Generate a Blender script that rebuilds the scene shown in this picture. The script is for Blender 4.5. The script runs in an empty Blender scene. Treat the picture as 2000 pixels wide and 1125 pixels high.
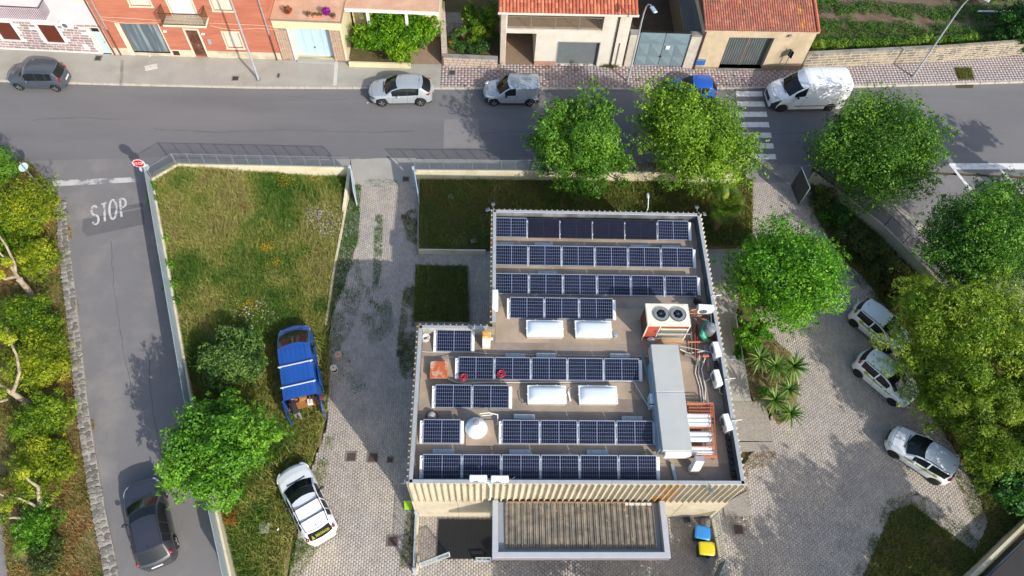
import bpy, math, random
import numpy as np
from mathutils import Matrix, Vector
RAD = math.radians
rng = np.random.default_rng(7)
random.seed(7)
scn = bpy.context.scene
col = scn.collection

# ---------------------------------------------------------------- camera, sky, sun, exposure
CAM_M = Matrix(((0.9992303842605679, -0.014347778211994164, -0.03650726545302297),
                (-0.005885866343959462, 0.8653218998372211, -0.5011819691883214),
                (0.038781384037436105, 0.5010111285415543, 0.8645714853785423)))
CAM_P = Vector((0, 0, 37.585))
FPX = 1412.64                       # focal length of the photograph in its own pixels (2000 wide)
cd = bpy.data.cameras.new('camera'); cam = bpy.data.objects.new('camera', cd); col.objects.link(cam)
cd.sensor_width = 36.0; cd.lens = 36.0 * FPX / 2000.0; cd.clip_start = 0.1; cd.clip_end = 2000
cam.matrix_world = Matrix.Translation(CAM_P) @ CAM_M.to_4x4()
scn.camera = cam

SUN_EL, SUN_AZ = RAD(31.5), RAD(-50.5)          # azimuth measured from +X, sun stands to the south-east
sun_dir = Vector((math.cos(SUN_EL) * math.cos(SUN_AZ), math.cos(SUN_EL) * math.sin(SUN_AZ), math.sin(SUN_EL)))
ld = bpy.data.lights.new('sun', 'SUN'); ld.energy = 3.15; ld.angle = RAD(0.53); ld.color = (1.0, 0.945, 0.86)
sun = bpy.data.objects.new('sun', ld); col.objects.link(sun)
sun.rotation_euler = (-sun_dir).to_track_quat('-Z', 'Y').to_euler(); sun.location = (30, -40, 60)
w = bpy.data.worlds.new('World'); scn.world = w; w.use_nodes = True
nt = w.node_tree; nt.nodes.clear()
sky = nt.nodes.new('ShaderNodeTexSky'); sky.sky_type = 'NISHITA'; sky.sun_disc = False
sky.sun_elevation = SUN_EL; sky.sun_rotation = math.atan2(sun_dir.x, sun_dir.y)
sky.air_density = 1.0; sky.dust_density = 2.0; sky.ozone_density = 1.0
bg = nt.nodes.new('ShaderNodeBackground'); bg.inputs[1].default_value = 0.15
wo = nt.nodes.new('ShaderNodeOutputWorld')
nt.links.new(sky.outputs[0], bg.inputs[0]); nt.links.new(bg.outputs[0], wo.inputs[0])
scn.view_settings.view_transform = 'Standard'; scn.view_settings.look = 'None'
scn.view_settings.gamma = 1.0; scn.view_settings.use_curve_mapping = False
scn.view_settings.exposure = 0.7

# ---------------------------------------------------------------- surveying: a pixel of the photograph on a plane of known height
def G(px, py, z=0.0):
    d = CAM_M @ Vector((px - 1000, -(py - 562.5), -FPX))
    t = (z - CAM_P.z) / d.z
    return Vector((d.x * t, d.y * t, z))
def G2(px, py, z=0.0):
    p = G(px, py, z); return (p.x, p.y)
def wm(o):
    m = Matrix.Identity(4)
    while o is not None:
        m = o.matrix_basis @ m; o = o.parent
    return m

# ---------------------------------------------------------------- materials
def srgb(h):
    h = h.lstrip('#'); c = [int(h[i:i + 2], 16) / 255 for i in (0, 2, 4)]
    return tuple(x / 12.92 if x <= .04045 else ((x + .055) / 1.055) ** 2.4 for x in c)
MATS = {}
def mat(name, c, rough=.75, metal=0., var=.12, scale=3., bump=0., bscale=40., c2=None, patch=.0, pscale=.6, coat=0., spec=.5, obj=False, lo=.45, hi=.62, stretch=None):
    """procedural principled: colour c broken by fine noise (var), optional second colour c2 in patches."""
    if name in MATS: return MATS[name]
    if isinstance(c, str): c = srgb(c)
    if isinstance(c2, str): c2 = srgb(c2)
    m = bpy.data.materials.new(name); m.use_nodes = True; t = m.node_tree; N = t.nodes; L = t.links
    b = N['Principled BSDF']; b.inputs['Roughness'].default_value = rough; b.inputs['Metallic'].default_value = metal
    b.inputs['Specular IOR Level'].default_value = spec
    if coat: b.inputs['Coat Weight'].default_value = coat; b.inputs['Coat Roughness'].default_value = .05
    if obj:
        src = N.new('ShaderNodeTexCoord').outputs['Object']
    else:
        src = N.new('ShaderNodeNewGeometry').outputs['Position']
    if stretch:
        mp = N.new('ShaderNodeVectorMath'); mp.operation = 'MULTIPLY'; L.new(src, mp.inputs[0]); mp.inputs[1].default_value = stretch; src = mp.outputs[0]
    def noise(s, det=5., ro=.6):
        n = N.new('ShaderNodeTexNoise'); n.inputs['Scale'].default_value = s; n.inputs['Detail'].default_value = det; n.inputs['Roughness'].default_value = ro
        L.new(src, n.inputs['Vector']); return n.outputs['Fac']
    def mixc(fac, a, bb):
        x = N.new('ShaderNodeMix'); x.data_type = 'RGBA'
        L.new(fac, x.inputs['Factor'])
        for s, v in ((x.inputs[6], a), (x.inputs[7], bb)):
            if hasattr(v, 'links'): L.new(v, s)
            else: s.default_value = (*v, 1)
        return x.outputs[2]
    def rampf(f, lo_, hi_):
        r = N.new('ShaderNodeMapRange'); r.inputs['From Min'].default_value = lo_; r.inputs['From Max'].default_value = hi_
        L.new(f, r.inputs['Value']); return r.outputs[0]
    cur = c
    if var > 0:
        f = rampf(noise(scale), .3, .7)
        cur = mixc(f, tuple(x * (1 - var) for x in c), tuple(min(.95, x * (1 + var)) for x in c))
        g = rampf(noise(scale * 14, 2.), .25, .75)
        dk = mixc(g, (1 - var * .6,) * 3, (1 + var * .5,) * 3)
        mm = N.new('ShaderNodeMix'); mm.data_type = 'RGBA'; mm.blend_type = 'MULTIPLY'; mm.inputs['Factor'].default_value = 1
        L.new(cur, mm.inputs[6]); L.new(dk, mm.inputs[7]); cur = mm.outputs[2]
    if c2 is not None:
        cur = mixc(rampf(noise(pscale, 6., .62), lo, hi), cur, c2)
    if hasattr(cur, 'links'): L.new(cur, b.inputs['Base Color'])
    else: b.inputs['Base Color'].default_value = (*c, 1)
    if bump:
        bn = N.new('ShaderNodeBump'); bn.inputs['Strength'].default_value = bump; bn.inputs['Distance'].default_value = .02
        L.new(noise(bscale, 3.), bn.inputs['Height']); L.new(bn.outputs[0], b.inputs['Normal'])
    MATS[name] = m; return m
def leafmat(name, stops, transl=.35, rough=.5):
    """leaf/blade material: each leaf picks its own hue from the stops through the face attribute 'tint'."""
    if name in MATS: return MATS[name]
    m = bpy.data.materials.new(name); m.use_nodes = True; t = m.node_tree; N = t.nodes; L = t.links
    b = N['Principled BSDF']; b.inputs['Roughness'].default_value = rough; b.inputs['Specular IOR Level'].default_value = .35
    a = N.new('ShaderNodeAttribute'); a.attribute_name = 'tint'
    r = N.new('ShaderNodeValToRGB'); e = r.color_ramp.elements
    while len(e) < len(stops): e.new(.5)
    for i, s in enumerate(stops):
        e[i].position = i / (len(stops) - 1); e[i].color = (*(srgb(s) if isinstance(s, str) else s), 1)
    L.new(a.outputs['Fac'], r.inputs[0]); L.new(r.outputs[0], b.inputs['Base Color'])
    tr = N.new('ShaderNodeBsdfTranslucent'); L.new(r.outputs[0], tr.inputs['Color'])
    mx = N.new('ShaderNodeMixShader'); mx.inputs[0].default_value = transl
    L.new(b.outputs[0], mx.inputs[1]); L.new(tr.outputs[0], mx.inputs[2]); L.new(mx.outputs[0], N['Material Output'].inputs[0])
    MATS[name] = m; return m
def glassmat():
    return mat('car_glass', (.012, .015, .017), rough=.06, var=0, spec=.35)
def paint(name, c, metal=.0, rough=.32):
    return mat(name, c, rough=rough, metal=metal, var=.03, scale=1.5, coat=.7)

# ---------------------------------------------------------------- mesh collecting
class MB:
    def __init__(s): s.v = []; s.f = []; s.m = []
    def add(s, vs, fs, m=0):
        o = len(s.v); s.v.extend([tuple(x) for x in vs]); s.f.extend([tuple(o + i for i in f) for f in fs]); s.m.extend([m] * len(fs)); return s
    def quad(s, a, b, c, d, m=0): return s.add([a, b, c, d], [(0, 1, 2, 3)], m)
    def box(s, c, sz, rz=0., m=0, bev=0., tilt=None):
        hx, hy, hz = [x / 2 for x in sz]
        if bev <= 0:
            vs = [(x * hx, y * hy, z * hz) for z in (-1, 1) for y in (-1, 1) for x in (-1, 1)]
            fs = [(0, 2, 3, 1), (4, 5, 7, 6), (0, 1, 5, 4), (1, 3, 7, 5), (3, 2, 6, 7), (2, 0, 4, 6)]
        else:
            b = min(bev, hx * .9, hy * .9, hz * .9)
            vs = []; rings = [(-hz, 1), (-hz + b, 0), (hz - b, 0), (hz, 1)]
            for z, ins in rings:
                ix, iy = (hx - b, hy - b) if ins else (hx, hy)
                e = b if not ins else b * .5
                vs += [(-ix + e, -iy, z), (ix - e, -iy, z), (ix, -iy + e, z), (ix, iy - e, z), (ix - e, iy, z), (-ix + e, iy, z), (-ix, iy - e, z), (-ix, -iy + e, z)]
            fs = [tuple(range(7, -1, -1)), tuple(range(24, 32))]
            for r in range(3):
                for k in range(8):
                    fs.append((r * 8 + k, r * 8 + (k + 1) % 8, r * 8 + 8 + (k + 1) % 8, r * 8 + 8 + k))
        R = Matrix.Rotation(rz, 3, 'Z')
        if tilt is not None: R = R @ tilt
        return s.add([R @ Vector(v) + Vector(c) for v in vs], fs, m)
    def beam(s, p, q, w, h=None, m=0):
        p, q = Vector(p), Vector(q); h = h or w; d = (q - p); 
        if d.length < 1e-6: return s
        d.normalize(); up = Vector((0, 0, 1)) if abs(d.z) < .95 else Vector((0, 1, 0))
        a = d.cross(up).normalized() * (w / 2); b = a.cross(d).normalized() * (h / 2)
        vs = [p - a - b, p + a - b, p + a + b, p - a + b, q - a - b, q + a - b, q + a + b, q - a + b]
        return s.add(vs, [(0, 1, 2, 3), (7, 6, 5, 4), (0, 4, 5, 1), (1, 5, 6, 2), (2, 6, 7, 3), (3, 7, 4, 0)], m)
    def cyl(s, p, q, r, r2=None, n=10, m=0, cap=True):
        return s.tube([p, q], [r, r if r2 is None else r2], n, m, cap)
    def tube(s, pts, r, n=6, m=0, cap=True):
        pts = [Vector(p) for p in pts]; k = len(pts); rs = r if hasattr(r, '__len__') else [r] * k
        vs = []; ref = None
        for i, p in enumerate(pts):
            d = (pts[min(i + 1, k - 1)] - pts[max(i - 1, 0)]).normalized()
            if ref is None: ref = d.orthogonal().normalized()
            a = (ref - d * ref.dot(d)); a = a.normalized() if a.length > 1e-5 else d.orthogonal().normalized(); ref = a
            b = d.cross(a)
            for j in range(n):
                t = 2 * math.pi * j / n; vs.append(p + (a * math.cos(t) + b * math.sin(t)) * rs[i])
        fs = [(i * n + j, i * n + (j + 1) % n, (i + 1) * n + (j + 1) % n, (i + 1) * n + j) for i in range(k - 1) for j in range(n)]
        if cap: fs += [tuple(range(n - 1, -1, -1)), tuple((k - 1) * n + j for j in range(n))]
        return s.add(vs, fs, m)
    def lathe(s, prof, c=(0, 0, 0), n=16, m=0, axis='Z'):
        vs = []; c = Vector(c)
        for r, z in prof:
            for j in range(n):
                t = 2 * math.pi * j / n; x, y = r * math.cos(t), r * math.sin(t)
                vs.append(c + (Vector((x, y, z)) if axis == 'Z' else Vector((x, z, y)) if axis == 'Y' else Vector((z, x, y))))
        k = len(prof)
        fs = [(i * n + j, i * n + (j + 1) % n, (i + 1) * n + (j + 1) % n, (i + 1) * n + j) for i in range(k - 1) for j in range(n)]
        fs += [tuple(range(n - 1, -1, -1)), tuple((k - 1) * n + j for j in range(n))]
        return s.add(vs, fs, m)
    def ball(s, c, r, n=10, k=6, m=0, squash=(1, 1, 1), R=None):
        vs = []; fs = []
        for i in range(k + 1):
            a = math.pi * i / k - math.pi / 2
            for j in range(n):
                t = 2 * math.pi * j / n
                v = Vector((math.cos(a) * math.cos(t) * squash[0], math.cos(a) * math.sin(t) * squash[1], math.sin(a) * squash[2])) * r
                vs.append((R @ v if R else v) + Vector(c))
        for i in range(k):
            for j in range(n): fs.append((i * n + j, i * n + (j + 1) % n, (i + 1) * n + (j + 1) % n, (i + 1) * n + j))
        return s.add(vs, fs, m)
    def prism(s, poly, z0, z1, m=0, mtop=None):
        n = len(poly); a = sum(poly[i][0] * poly[(i + 1) % n][1] - poly[(i + 1) % n][0] * poly[i][1] for i in range(n))
        if a < 0: poly = poly[::-1]
        vs = [(x, y, z0) for x, y in poly] + [(x, y, z1) for x, y in poly]
        s.add(vs, [tuple(range(n - 1, -1, -1))] + [(i, (i + 1) % n, n + (i + 1) % n, n + i) for i in range(n)], m)
        return s.add(vs[n:], [tuple(range(n))], m if mtop is None else mtop)
    def sheet(s, poly, z=0., m=0):
        n = len(poly); a = sum(poly[i][0] * poly[(i + 1) % n][1] - poly[(i + 1) % n][0] * poly[i][1] for i in range(n))
        if a < 0: poly = poly[::-1]
        return s.add([(p[0], p[1], z) for p in poly], [tuple(range(n))], m)
    def build(s, name, mats, parent=None, smooth=False, world=True, ang=40):
        me = bpy.data.meshes.new(name)
        vs = s.v
        if parent is not None and world:
            inv = wm(parent).inverted(); vs = [inv @ Vector(v) for v in vs]
        me.from_pydata([tuple(v) for v in vs], [], s.f)
        for mm in (mats if isinstance(mats, (list, tuple)) else [mats]): me.materials.append(mm)
        if any(s.m): me.polygons.foreach_set('material_index', s.m)
        if smooth:
            me.polygons.foreach_set('use_smooth', [True] * len(me.polygons)); me.set_sharp_from_angle(angle=RAD(ang))
        me.update()
        o = bpy.data.objects.new(name, me); col.objects.link(o)
        if parent is not None: o.parent = parent
        return o
def npmesh(name, verts, faces, mats, parent=None, tint=None, kind=None):
    """fast mesh from numpy: faces is an (n,3) or (n,4) index array, tint one float per face"""
    me = bpy.data.meshes.new(name); nv, (nf, k) = len(verts), faces.shape
    if parent is not None:
        m = np.array(wm(parent).inverted()); verts = verts @ m[:3, :3].T + m[:3, 3]
    me.vertices.add(nv); me.vertices.foreach_set('co', np.ascontiguousarray(verts, np.float32).ravel())
    me.loops.add(nf * k); me.loops.foreach_set('vertex_index', np.ascontiguousarray(faces, np.int32).ravel())
    me.polygons.add(nf); me.polygons.foreach_set('loop_start', np.arange(0, nf * k, k, dtype=np.int32))
    me.update(calc_edges=True)
    if tint is not None:
        a = me.attributes.new('tint', 'FLOAT', 'FACE'); a.data.foreach_set('value', np.ascontiguousarray(tint, np.float32))
    for mm in (mats if isinstance(mats, (list, tuple)) else [mats]): me.materials.append(mm)
    o = bpy.data.objects.new(name, me); col.objects.link(o)
    if parent is not None: o.parent = parent
    if kind: o['kind'] = kind
    return o
def tag(o, label, cat, group=None):
    o['label'] = label; o['category'] = cat
    if group: o['group'] = group
    return o
def thing(name, label, cat, loc=(0, 0, 0), rz=0., group=None):
    o = bpy.data.objects.new(name, None); col.objects.link(o); o.empty_display_size = .2
    o.location = loc; o.rotation_euler = (0, 0, rz); return tag(o, label, cat, group)
def struct(o): o['kind'] = 'structure'; return o
def stuff(o): o['kind'] = 'stuff'; return o
def inst(name, src, parent, loc, rz=0., scale=None):
    o = bpy.data.objects.new(name, src.data if hasattr(src, 'data') else src); col.objects.link(o)
    o.parent = parent; o.matrix_basis = wm(parent).inverted() @ (Matrix.Translation(loc) @ Matrix.Rotation(rz, 4, 'Z'))
    if scale is not None: o.matrix_basis = o.matrix_basis @ Matrix.Diagonal((*scale, 1))
    return o
def copy_tree(o, label, loc=None, rz=None):
    c = o.copy(); col.objects.link(c); c['label'] = label
    if loc is not None: c.location = loc
    if rz is not None: c.rotation_euler = (0, 0, rz)
    for ch in list(o.children):
        d = ch.copy(); col.objects.link(d); d.parent = c
        for g in list(ch.children):
            e = g.copy(); col.objects.link(e); e.parent = d
    return c

# ---------------------------------------------------------------- numpy helpers: value noise, point in polygon
_tab = np.random.default_rng(3).random((256, 256))
def vnoise(x, y, s=1.):
    x = np.asarray(x) * s + 57.3; y = np.asarray(y) * s + 91.7
    xi = np.floor(x).astype(int); yi = np.floor(y).astype(int); fx = x - xi; fy = y - yi
    fx = fx * fx * (3 - 2 * fx); fy = fy * fy * (3 - 2 * fy)
    t = lambda a, b: _tab[a % 256, b % 256]
    return (t(xi, yi) * (1 - fx) + t(xi + 1, yi) * fx) * (1 - fy) + (t(xi, yi + 1) * (1 - fx) + t(xi + 1, yi + 1) * fx) * fy
def fnoise(x, y, s=1.): return .55 * vnoise(x, y, s) + .3 * vnoise(x, y, s * 2.3) + .15 * vnoise(x, y, s * 5.1)
def inpoly(x, y, poly):
    r = np.zeros(len(x), bool); n = len(poly)
    for i in range(n):
        x0, y0 = poly[i]; x1, y1 = poly[(i + 1) % n]
        if y0 == y1: continue
        c = ((y0 > y) != (y1 > y)) & (x < (x1 - x0) * (y - y0) / (y1 - y0) + x0); r ^= c
    return r
def scatter(poly, dens):
    p = np.array(poly); lo, hi = p.min(0), p.max(0); n = int((hi - lo).prod() * dens)
    q = rng.random((n, 2)) * (hi - lo) + lo; return q[inpoly(q[:, 0], q[:, 1], poly)]
def grass(name, poly, dens, h, mats, zf=None, parent=None, keep=None, tintf=None, wid=.03, lean=.55, kind='stuff'):
    q = scatter(poly, dens)
    if keep is not None: q = q[rng.random(len(q)) < keep(q[:, 0], q[:, 1])]
    n = len(q); z = zf(q[:, 0], q[:, 1]) if zf else np.zeros(n)
    a = rng.random(n) * 2 * np.pi; hh = h * (.45 + .9 * rng.random(n)) * (.6 + .8 * fnoise(q[:, 0], q[:, 1], .9))
    ln = lean * (.3 + rng.random(n)); b = rng.random(n) * 2 * np.pi
    base = np.c_[q, z]; ww = wid * (.6 + .8 * rng.random(n))
    sx = np.c_[np.cos(a) * ww, np.sin(a) * ww, np.zeros(n)]
    tip = base + np.c_[np.cos(b) * ln * hh, np.sin(b) * ln * hh, hh * np.sqrt(np.clip(1 - (ln * .6) ** 2, .1, 1))]
    V = np.empty((n * 3, 3)); V[0::3] = base - sx; V[1::3] = base + sx; V[2::3] = tip
    t = tintf(q[:, 0], q[:, 1]) if tintf else fnoise(q[:, 0], q[:, 1], .5)
    t = np.clip(t + (rng.random(n) - .5) * .35, 0, 1)
    return npmesh(name, V, np.arange(n * 3).reshape(-1, 3), mats, parent, t, kind)
def leafcloud(centres, radii, n, size, aspect=.55, up=.5, shell=.62, tj=.3, droop=0.):
    """leaf quads spread through spherical clumps: verts, faces, tint"""
    C = np.array(centres); Rr = np.array(radii, float)
    if Rr.ndim == 1: Rr = np.repeat(Rr[:, None], 3, 1)
    wgt = (Rr.prod(1)) ** (2 / 3); idx = rng.choice(len(C), n, p=wgt / wgt.sum())
    d = rng.normal(size=(n, 3)); d /= np.linalg.norm(d, axis=1)[:, None]
    rad = (shell + (1 - shell) * rng.random(n)) ** .7 * (.85 + .3 * rng.random(n))
    P = C[idx] + d * rad[:, None] * Rr[idx]
    nn = d + rng.normal(size=(n, 3)) * .55 + np.array([0, 0, up]); nn /= np.linalg.norm(nn, axis=1)[:, None]
    r = rng.normal(size=(n, 3)); r[:, 2] -= droop * 2; a = np.cross(nn, r); a /= np.linalg.norm(a, axis=1)[:, None]; b = np.cross(nn, a)
    s = size * (.6 + .8 * rng.random(n))[:, None]
    V = np.empty((n * 4, 3)); V[0::4] = P - b * s; V[1::4] = P + a * s * aspect - nn * s * .12; V[2::4] = P + b * s; V[3::4] = P - a * s * aspect - nn * s * .12
    tc = rng.random(len(C)); t = np.clip(.5 + (tc[idx] - .5) * .8 + (rng.random(n) - .5) * 2 * tj, 0, 1)
    return V, np.arange(n * 4).reshape(-1, 4), t
# ================================================================ SETTING: ground, roads, pavements, paving
XL, XU, XR, YN, YM, YS = -3.34, .24, 11.74, 23.35, 16.30, 8.36       # the flat-roofed building in plan
PZ = 5.9                                                            # top of its parapet
KZ = .12                                                            # kerb height
asphalt = mat('asphalt', '#676667', rough=.9, var=.06, scale=.35, bump=.2, bscale=90, c2='#706e6e', pscale=.22, lo=.42, hi=.66, stretch=(.3, 1.6, 1))
asphalt_side = mat('asphalt_side', '#716f6f', rough=.9, var=.05, scale=.5, bump=.15, bscale=90, c2='#86817c', pscale=.42, lo=.5, hi=.74)
asphalt_new = mat('asphalt_patch', '#605f60', rough=.9, var=.08, scale=.8, bump=.12, bscale=90)
asphalt_pale = mat('asphalt_pale', '#7b7876', rough=.9, var=.1, scale=.8, bump=.12, bscale=90)
concrete = mat('concrete', '#9a978f', rough=.9, var=.08, scale=.7, bump=.08, c2='#8d877b', pscale=.5, lo=.5, hi=.75)
concrete_dk = mat('concrete_dark', '#86827c', rough=.9, var=.15, scale=1.2, bump=.1, c2='#6a675f', pscale=1.3)
kerbm = mat('kerb_stone', '#a9a396', rough=.9, var=.14, scale=2.2, bump=.1)
soil = mat('soil', '#5d5236', rough=1, var=.25, scale=1.3, bump=.4, bscale=20, c2='#4b4a26', pscale=.7)
soil_dry = mat('dry_soil', '#776a4a', rough=1, var=.25, scale=1.5, bump=.4, bscale=20, c2='#626036', pscale=.8)
cream = mat('cream_render', '#c6bda3', rough=.9, var=.08, scale=1.2, bump=.05, c2='#b3a67f', pscale=.9, lo=.5, hi=.72)
white_paint = mat('road_paint', '#cfcfcb', rough=.7, var=.12, scale=3., c2='#a7a5a2', pscale=2.2, lo=.52, hi=.7)
worn_paint = mat('worn_road_paint', '#bdbcb8', rough=.8, var=.12, scale=3., c2='#77767a', pscale=3.2, lo=.5, hi=.62)
steel = mat('galvanised_steel', '#9aa0a4', rough=.42, metal=.55, var=.06)
paintgrey = mat('pale_grey_metal', '#a9b6bd', rough=.45, var=.04)
darkmetal = mat('dark_metal', '#3b3a38', rough=.55, metal=.4, var=.1)
rust = mat('rusty_iron', '#4a3a36', rough=.85, var=.2, scale=6, c2='#5b4038', pscale=4)
black = mat('black_rubber', '#1b1b1c', rough=.8, var=.1)
white_metal = mat('white_metal', '#d9dad8', rough=.4, var=.03)

def px(pts, z=0.): return [G2(x, y, z) for x, y in pts]

g = MB(); g.sheet([(-250, -200), (250, -200), (250, 300), (-250, 300)], -.12); struct(g.build('ground', soil))
g = MB(); g.sheet(px([(-500, 140), (0, 150), (235, 160), (500, 166), (1250, 169), (1640, 164), (1830, 159), (2000, 154), (2600, 130), (2600, 380), (2005, 345), (1585, 324), (1470, 320), (1085, 314), (810, 314), (685, 314), (350, 309), (-500, 330)]), 0)
struct(g.build('main_road', asphalt))
side_poly = px([(-60, 318), (352, 306), (345, 340), (300, 372), (375, 800), (480, 1200), (215, 1200), (200, 1000), (170, 860), (150, 700), (125, 480), (112, 380)])
g = MB(); g.sheet(side_poly, .004); struct(g.build('side_road', asphalt_side))
g = MB(); g.sheet(px([(1590, 328), (2600, 380), (2600, 900), (2010, 735), (1900, 600), (1800, 515), (1730, 445)]), .004); struct(g.build('car_park', asphalt_side))
g = MB(); g.sheet(px([(-60, 1200), (-60, 900), (8, 1000), (35, 1200)]), .006); struct(g.build('far_path', asphalt_pale))

# asphalt repairs
def patch(pts, m, name='asphalt_patch', z=.008):
    g = MB(); g.sheet(px(pts), z); return struct(g.build(name, m))
patch([(867, 233), (935, 233), (937, 289), (866, 289)], asphalt_pale)
patch([(162, 428), (280, 408), (283, 438), (170, 462), (160, 450)], asphalt_new)
patch([(215, 408), (278, 396), (281, 404), (216, 416)], asphalt_new, z=.0085)

# pavement on the north side: kerb stones, concrete slabs, checker tiles
kl = [(-420, 150), (0, 158), (235, 165), (500, 171), (750, 172), (1000, 173), (1250, 174), (1640, 170), (1830, 165), (2000, 160), (2500, 145)]
hl = [(-420, 78), (0, 95), (226, 106), (551, 116), (680, 121), (860, 124), (1210, 128), (1330, 131), (1400, 135), (1560, 136), (1800, 123), (2000, 109), (2500, 75)]
K = [G2(x, y, KZ) for x, y in kl]; H = [G2(x, y, KZ) for x, y in hl]
def interp(P, x):
    for a, b in zip(P, P[1:]):
        if a[0] <= x <= b[0]: return a[1] + (b[1] - a[1]) * (x - a[0]) / (b[0] - a[0])
    return P[-1][1] if x > P[-1][0] else P[0][1]
xt = G2(861, 150, KZ)[0]
ks = [p for p in K if p[0] < xt] + [(xt, interp(K, xt))]; hs = [p for p in H if p[0] < xt] + [(xt, interp(H, xt))]
g = MB(); g.prism([(x, y + .16) for x, y in ks] + [(x, y + .3) for x, y in hs[::-1]], -.1, KZ)
pav = struct(g.build('pavement', concrete))
kt = [(xt, interp(K, xt))] + [p for p in K if p[0] > xt]; ht = [(xt, interp(H, xt))] + [p for p in H if p[0] > xt]
g = MB(); g.prism([(x, y + .16) for x, y in kt] + [(x, y + .6) for x, y in ht[::-1]], -.1, KZ - .012)
tpav = struct(g.build('tiled_pavement', concrete_dk))
kerb = MB(); 
for i, (a, b) in enumerate(zip(K, K[1:])):
    L_ = math.dist(a, b); n = max(1, int(L_ / 1.0))
    for j in range(n):
        p = Vector((a[0], a[1], 0)).lerp(Vector((b[0], b[1], 0)), (j + .008) / n); q = Vector((a[0], a[1], 0)).lerp(Vector((b[0], b[1], 0)), (j + .992) / n)
        m_ = (p + q) / 2; kerb.box((m_.x, m_.y + .08, .02), ((q - p).length, .155, .21 + random.uniform(-.008, .004)), math.atan2(q.y - p.y, q.x - p.x), bev=.02)
struct(kerb.build('kerb', kerbm))
# joints of the concrete slabs: thin recessed strips of darker filler and pale trowelled bands
for x0, x1, mm in ((232, 244, concrete_dk), (548, 556, concrete), (650, 664, mat('pale_cement', '#b9b9b3', rough=.9, var=.1, scale=2))):
    a, b = G2(x0, 170 if x0 < 600 else 171, KZ), G2(x0 + 4, 117, KZ); c_ = G2(x1, 171, KZ)[0] - a[0]
    g = MB(); g.sheet([(a[0], a[1] + .18), (a[0] + c_ * .5, a[1] + .18), (b[0] + c_ * .5, b[1]), (b[0], b[1])], KZ + .004); struct(g.build('pavement_joint', mm))
# checker tiles as one joined field (a tile is about 7 px in the photograph)
tiles_m = [mat('tile_light', '#ab9d99', rough=.85, var=.1, scale=2.5, c2='#9a8d88', pscale=.8), mat('tile_dark', '#877472', rough=.85, var=.12, scale=2.5, c2='#937f7c', pscale=.8), mat('tile_worn_light', '#a19794', rough=.85, var=.1, scale=2.5), mat('tile_worn_dark', '#8f8482', rough=.85, var=.1, scale=2.5, c2='#9a908d', pscale=.6)]
T = .235; V = []; F = []; MI = []
xs = np.arange(xt + T / 2, K[-1][0], T)
for i, x in enumerate(xs):
    y0, y1 = interp(K, x) + .18, interp(H, x) + .3
    worn = x > G2(1560, 140, KZ)[0]
    for j in range(int((y1 - y0) / T)):
        y = y0 + (j + .5) * T; o = len(V); h = T / 2 - .006; z = KZ + random.uniform(-.003, .003)
        if worn and random.random() < .0: continue
        V += [(x - h, y - h, KZ - .02), (x + h, y - h, KZ - .02), (x + h, y + h, KZ - .02), (x - h, y + h, KZ - .02), (x - h + .004, y - h + .004, z), (x + h - .004, y - h + .004, z), (x + h - .004, y + h - .004, z), (x - h + .004, y + h - .004, z)]
        F += [(o, o + 1, o + 5, o + 4), (o + 1, o + 2, o + 6, o + 5), (o + 2, o + 3, o + 7, o + 6), (o + 3, o, o + 4, o + 7), (o + 4, o + 5, o + 6, o + 7)]
        MI += [((i + j) % 2 if random.random() > .04 else random.randint(0, 1)) + (2 if worn or (fnoise(x, y, .5) > .6) else 0)] * 5
me = npmesh('pavement_tiles', np.array(V), np.array(F), tiles_m, tpav, None, 'stuff'); me.data.polygons.foreach_set('material_index', MI)

# aprons of concrete in front of the two gateways
g = MB(); g.sheet(px([(685, 311), (700, 310), (708, 311), (740, 309), (812, 309), (814, 358), (740, 361), (690, 361)]), .012); struct(g.build('concrete_apron', concrete))
g = MB(); g.sheet(px([(1458, 319), (1588, 323), (1580, 356), (1455, 357)]), .012); struct(g.build('concrete_apron', mat('apron_grey', '#827f7b', rough=.9, var=.1, scale=1, c2='#6f6d69', pscale=1)))
# narrow gutter strip of concrete between the fences and the road
g = MB(); g.sheet(px([(300, 336), (348, 310), (684, 311), (684, 340), (345, 340), (300, 362)]), .016); struct(g.build('gutter_strip', concrete))
g = MB(); g.sheet(px([(812, 311), (1090, 313), (1090, 340), (812, 340)]), .016); struct(g.build('gutter_strip', concrete))

# block paving: a sheet of dark joints with every block a raised piece (7 x 5 px each: one joined field)
joint = mat('paving_joint', '#6c665b', rough=1, var=.3, scale=3, c2='#555535', pscale=1.2)
drive = px([(688, 359), (816, 357), (820, 486), (965, 486), (965, 660), (815, 660), (800, 1010), (800, 1230), (545, 1230), (575, 1080), (600, 940), (640, 830), (640, 700), (655, 520), (668, 430)])
yard = px([(780, 950), (1500, 950), (1500, 1240), (780, 1240)])
cpark = px([(1452, 354), (1583, 353), (1592, 420), (1640, 500), (1690, 545), (1760, 640), (1800, 780), (1880, 900), (1915, 975), (1930, 1020), (1905, 1080), (1780, 985), (1740, 1000), (1715, 1060), (1680, 1140), (1660, 1240), (1400, 1240), (1400, 980), (1480, 870), (1512, 800), (1500, 660), (1440, 520)])
blocks = [mat('paving_block', '#9f978f', rough=.92, var=.12, scale=1.1, bump=.15, bscale=60, c2='#b2a797', pscale=.28, lo=.45, hi=.7, coat=0)]
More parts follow.
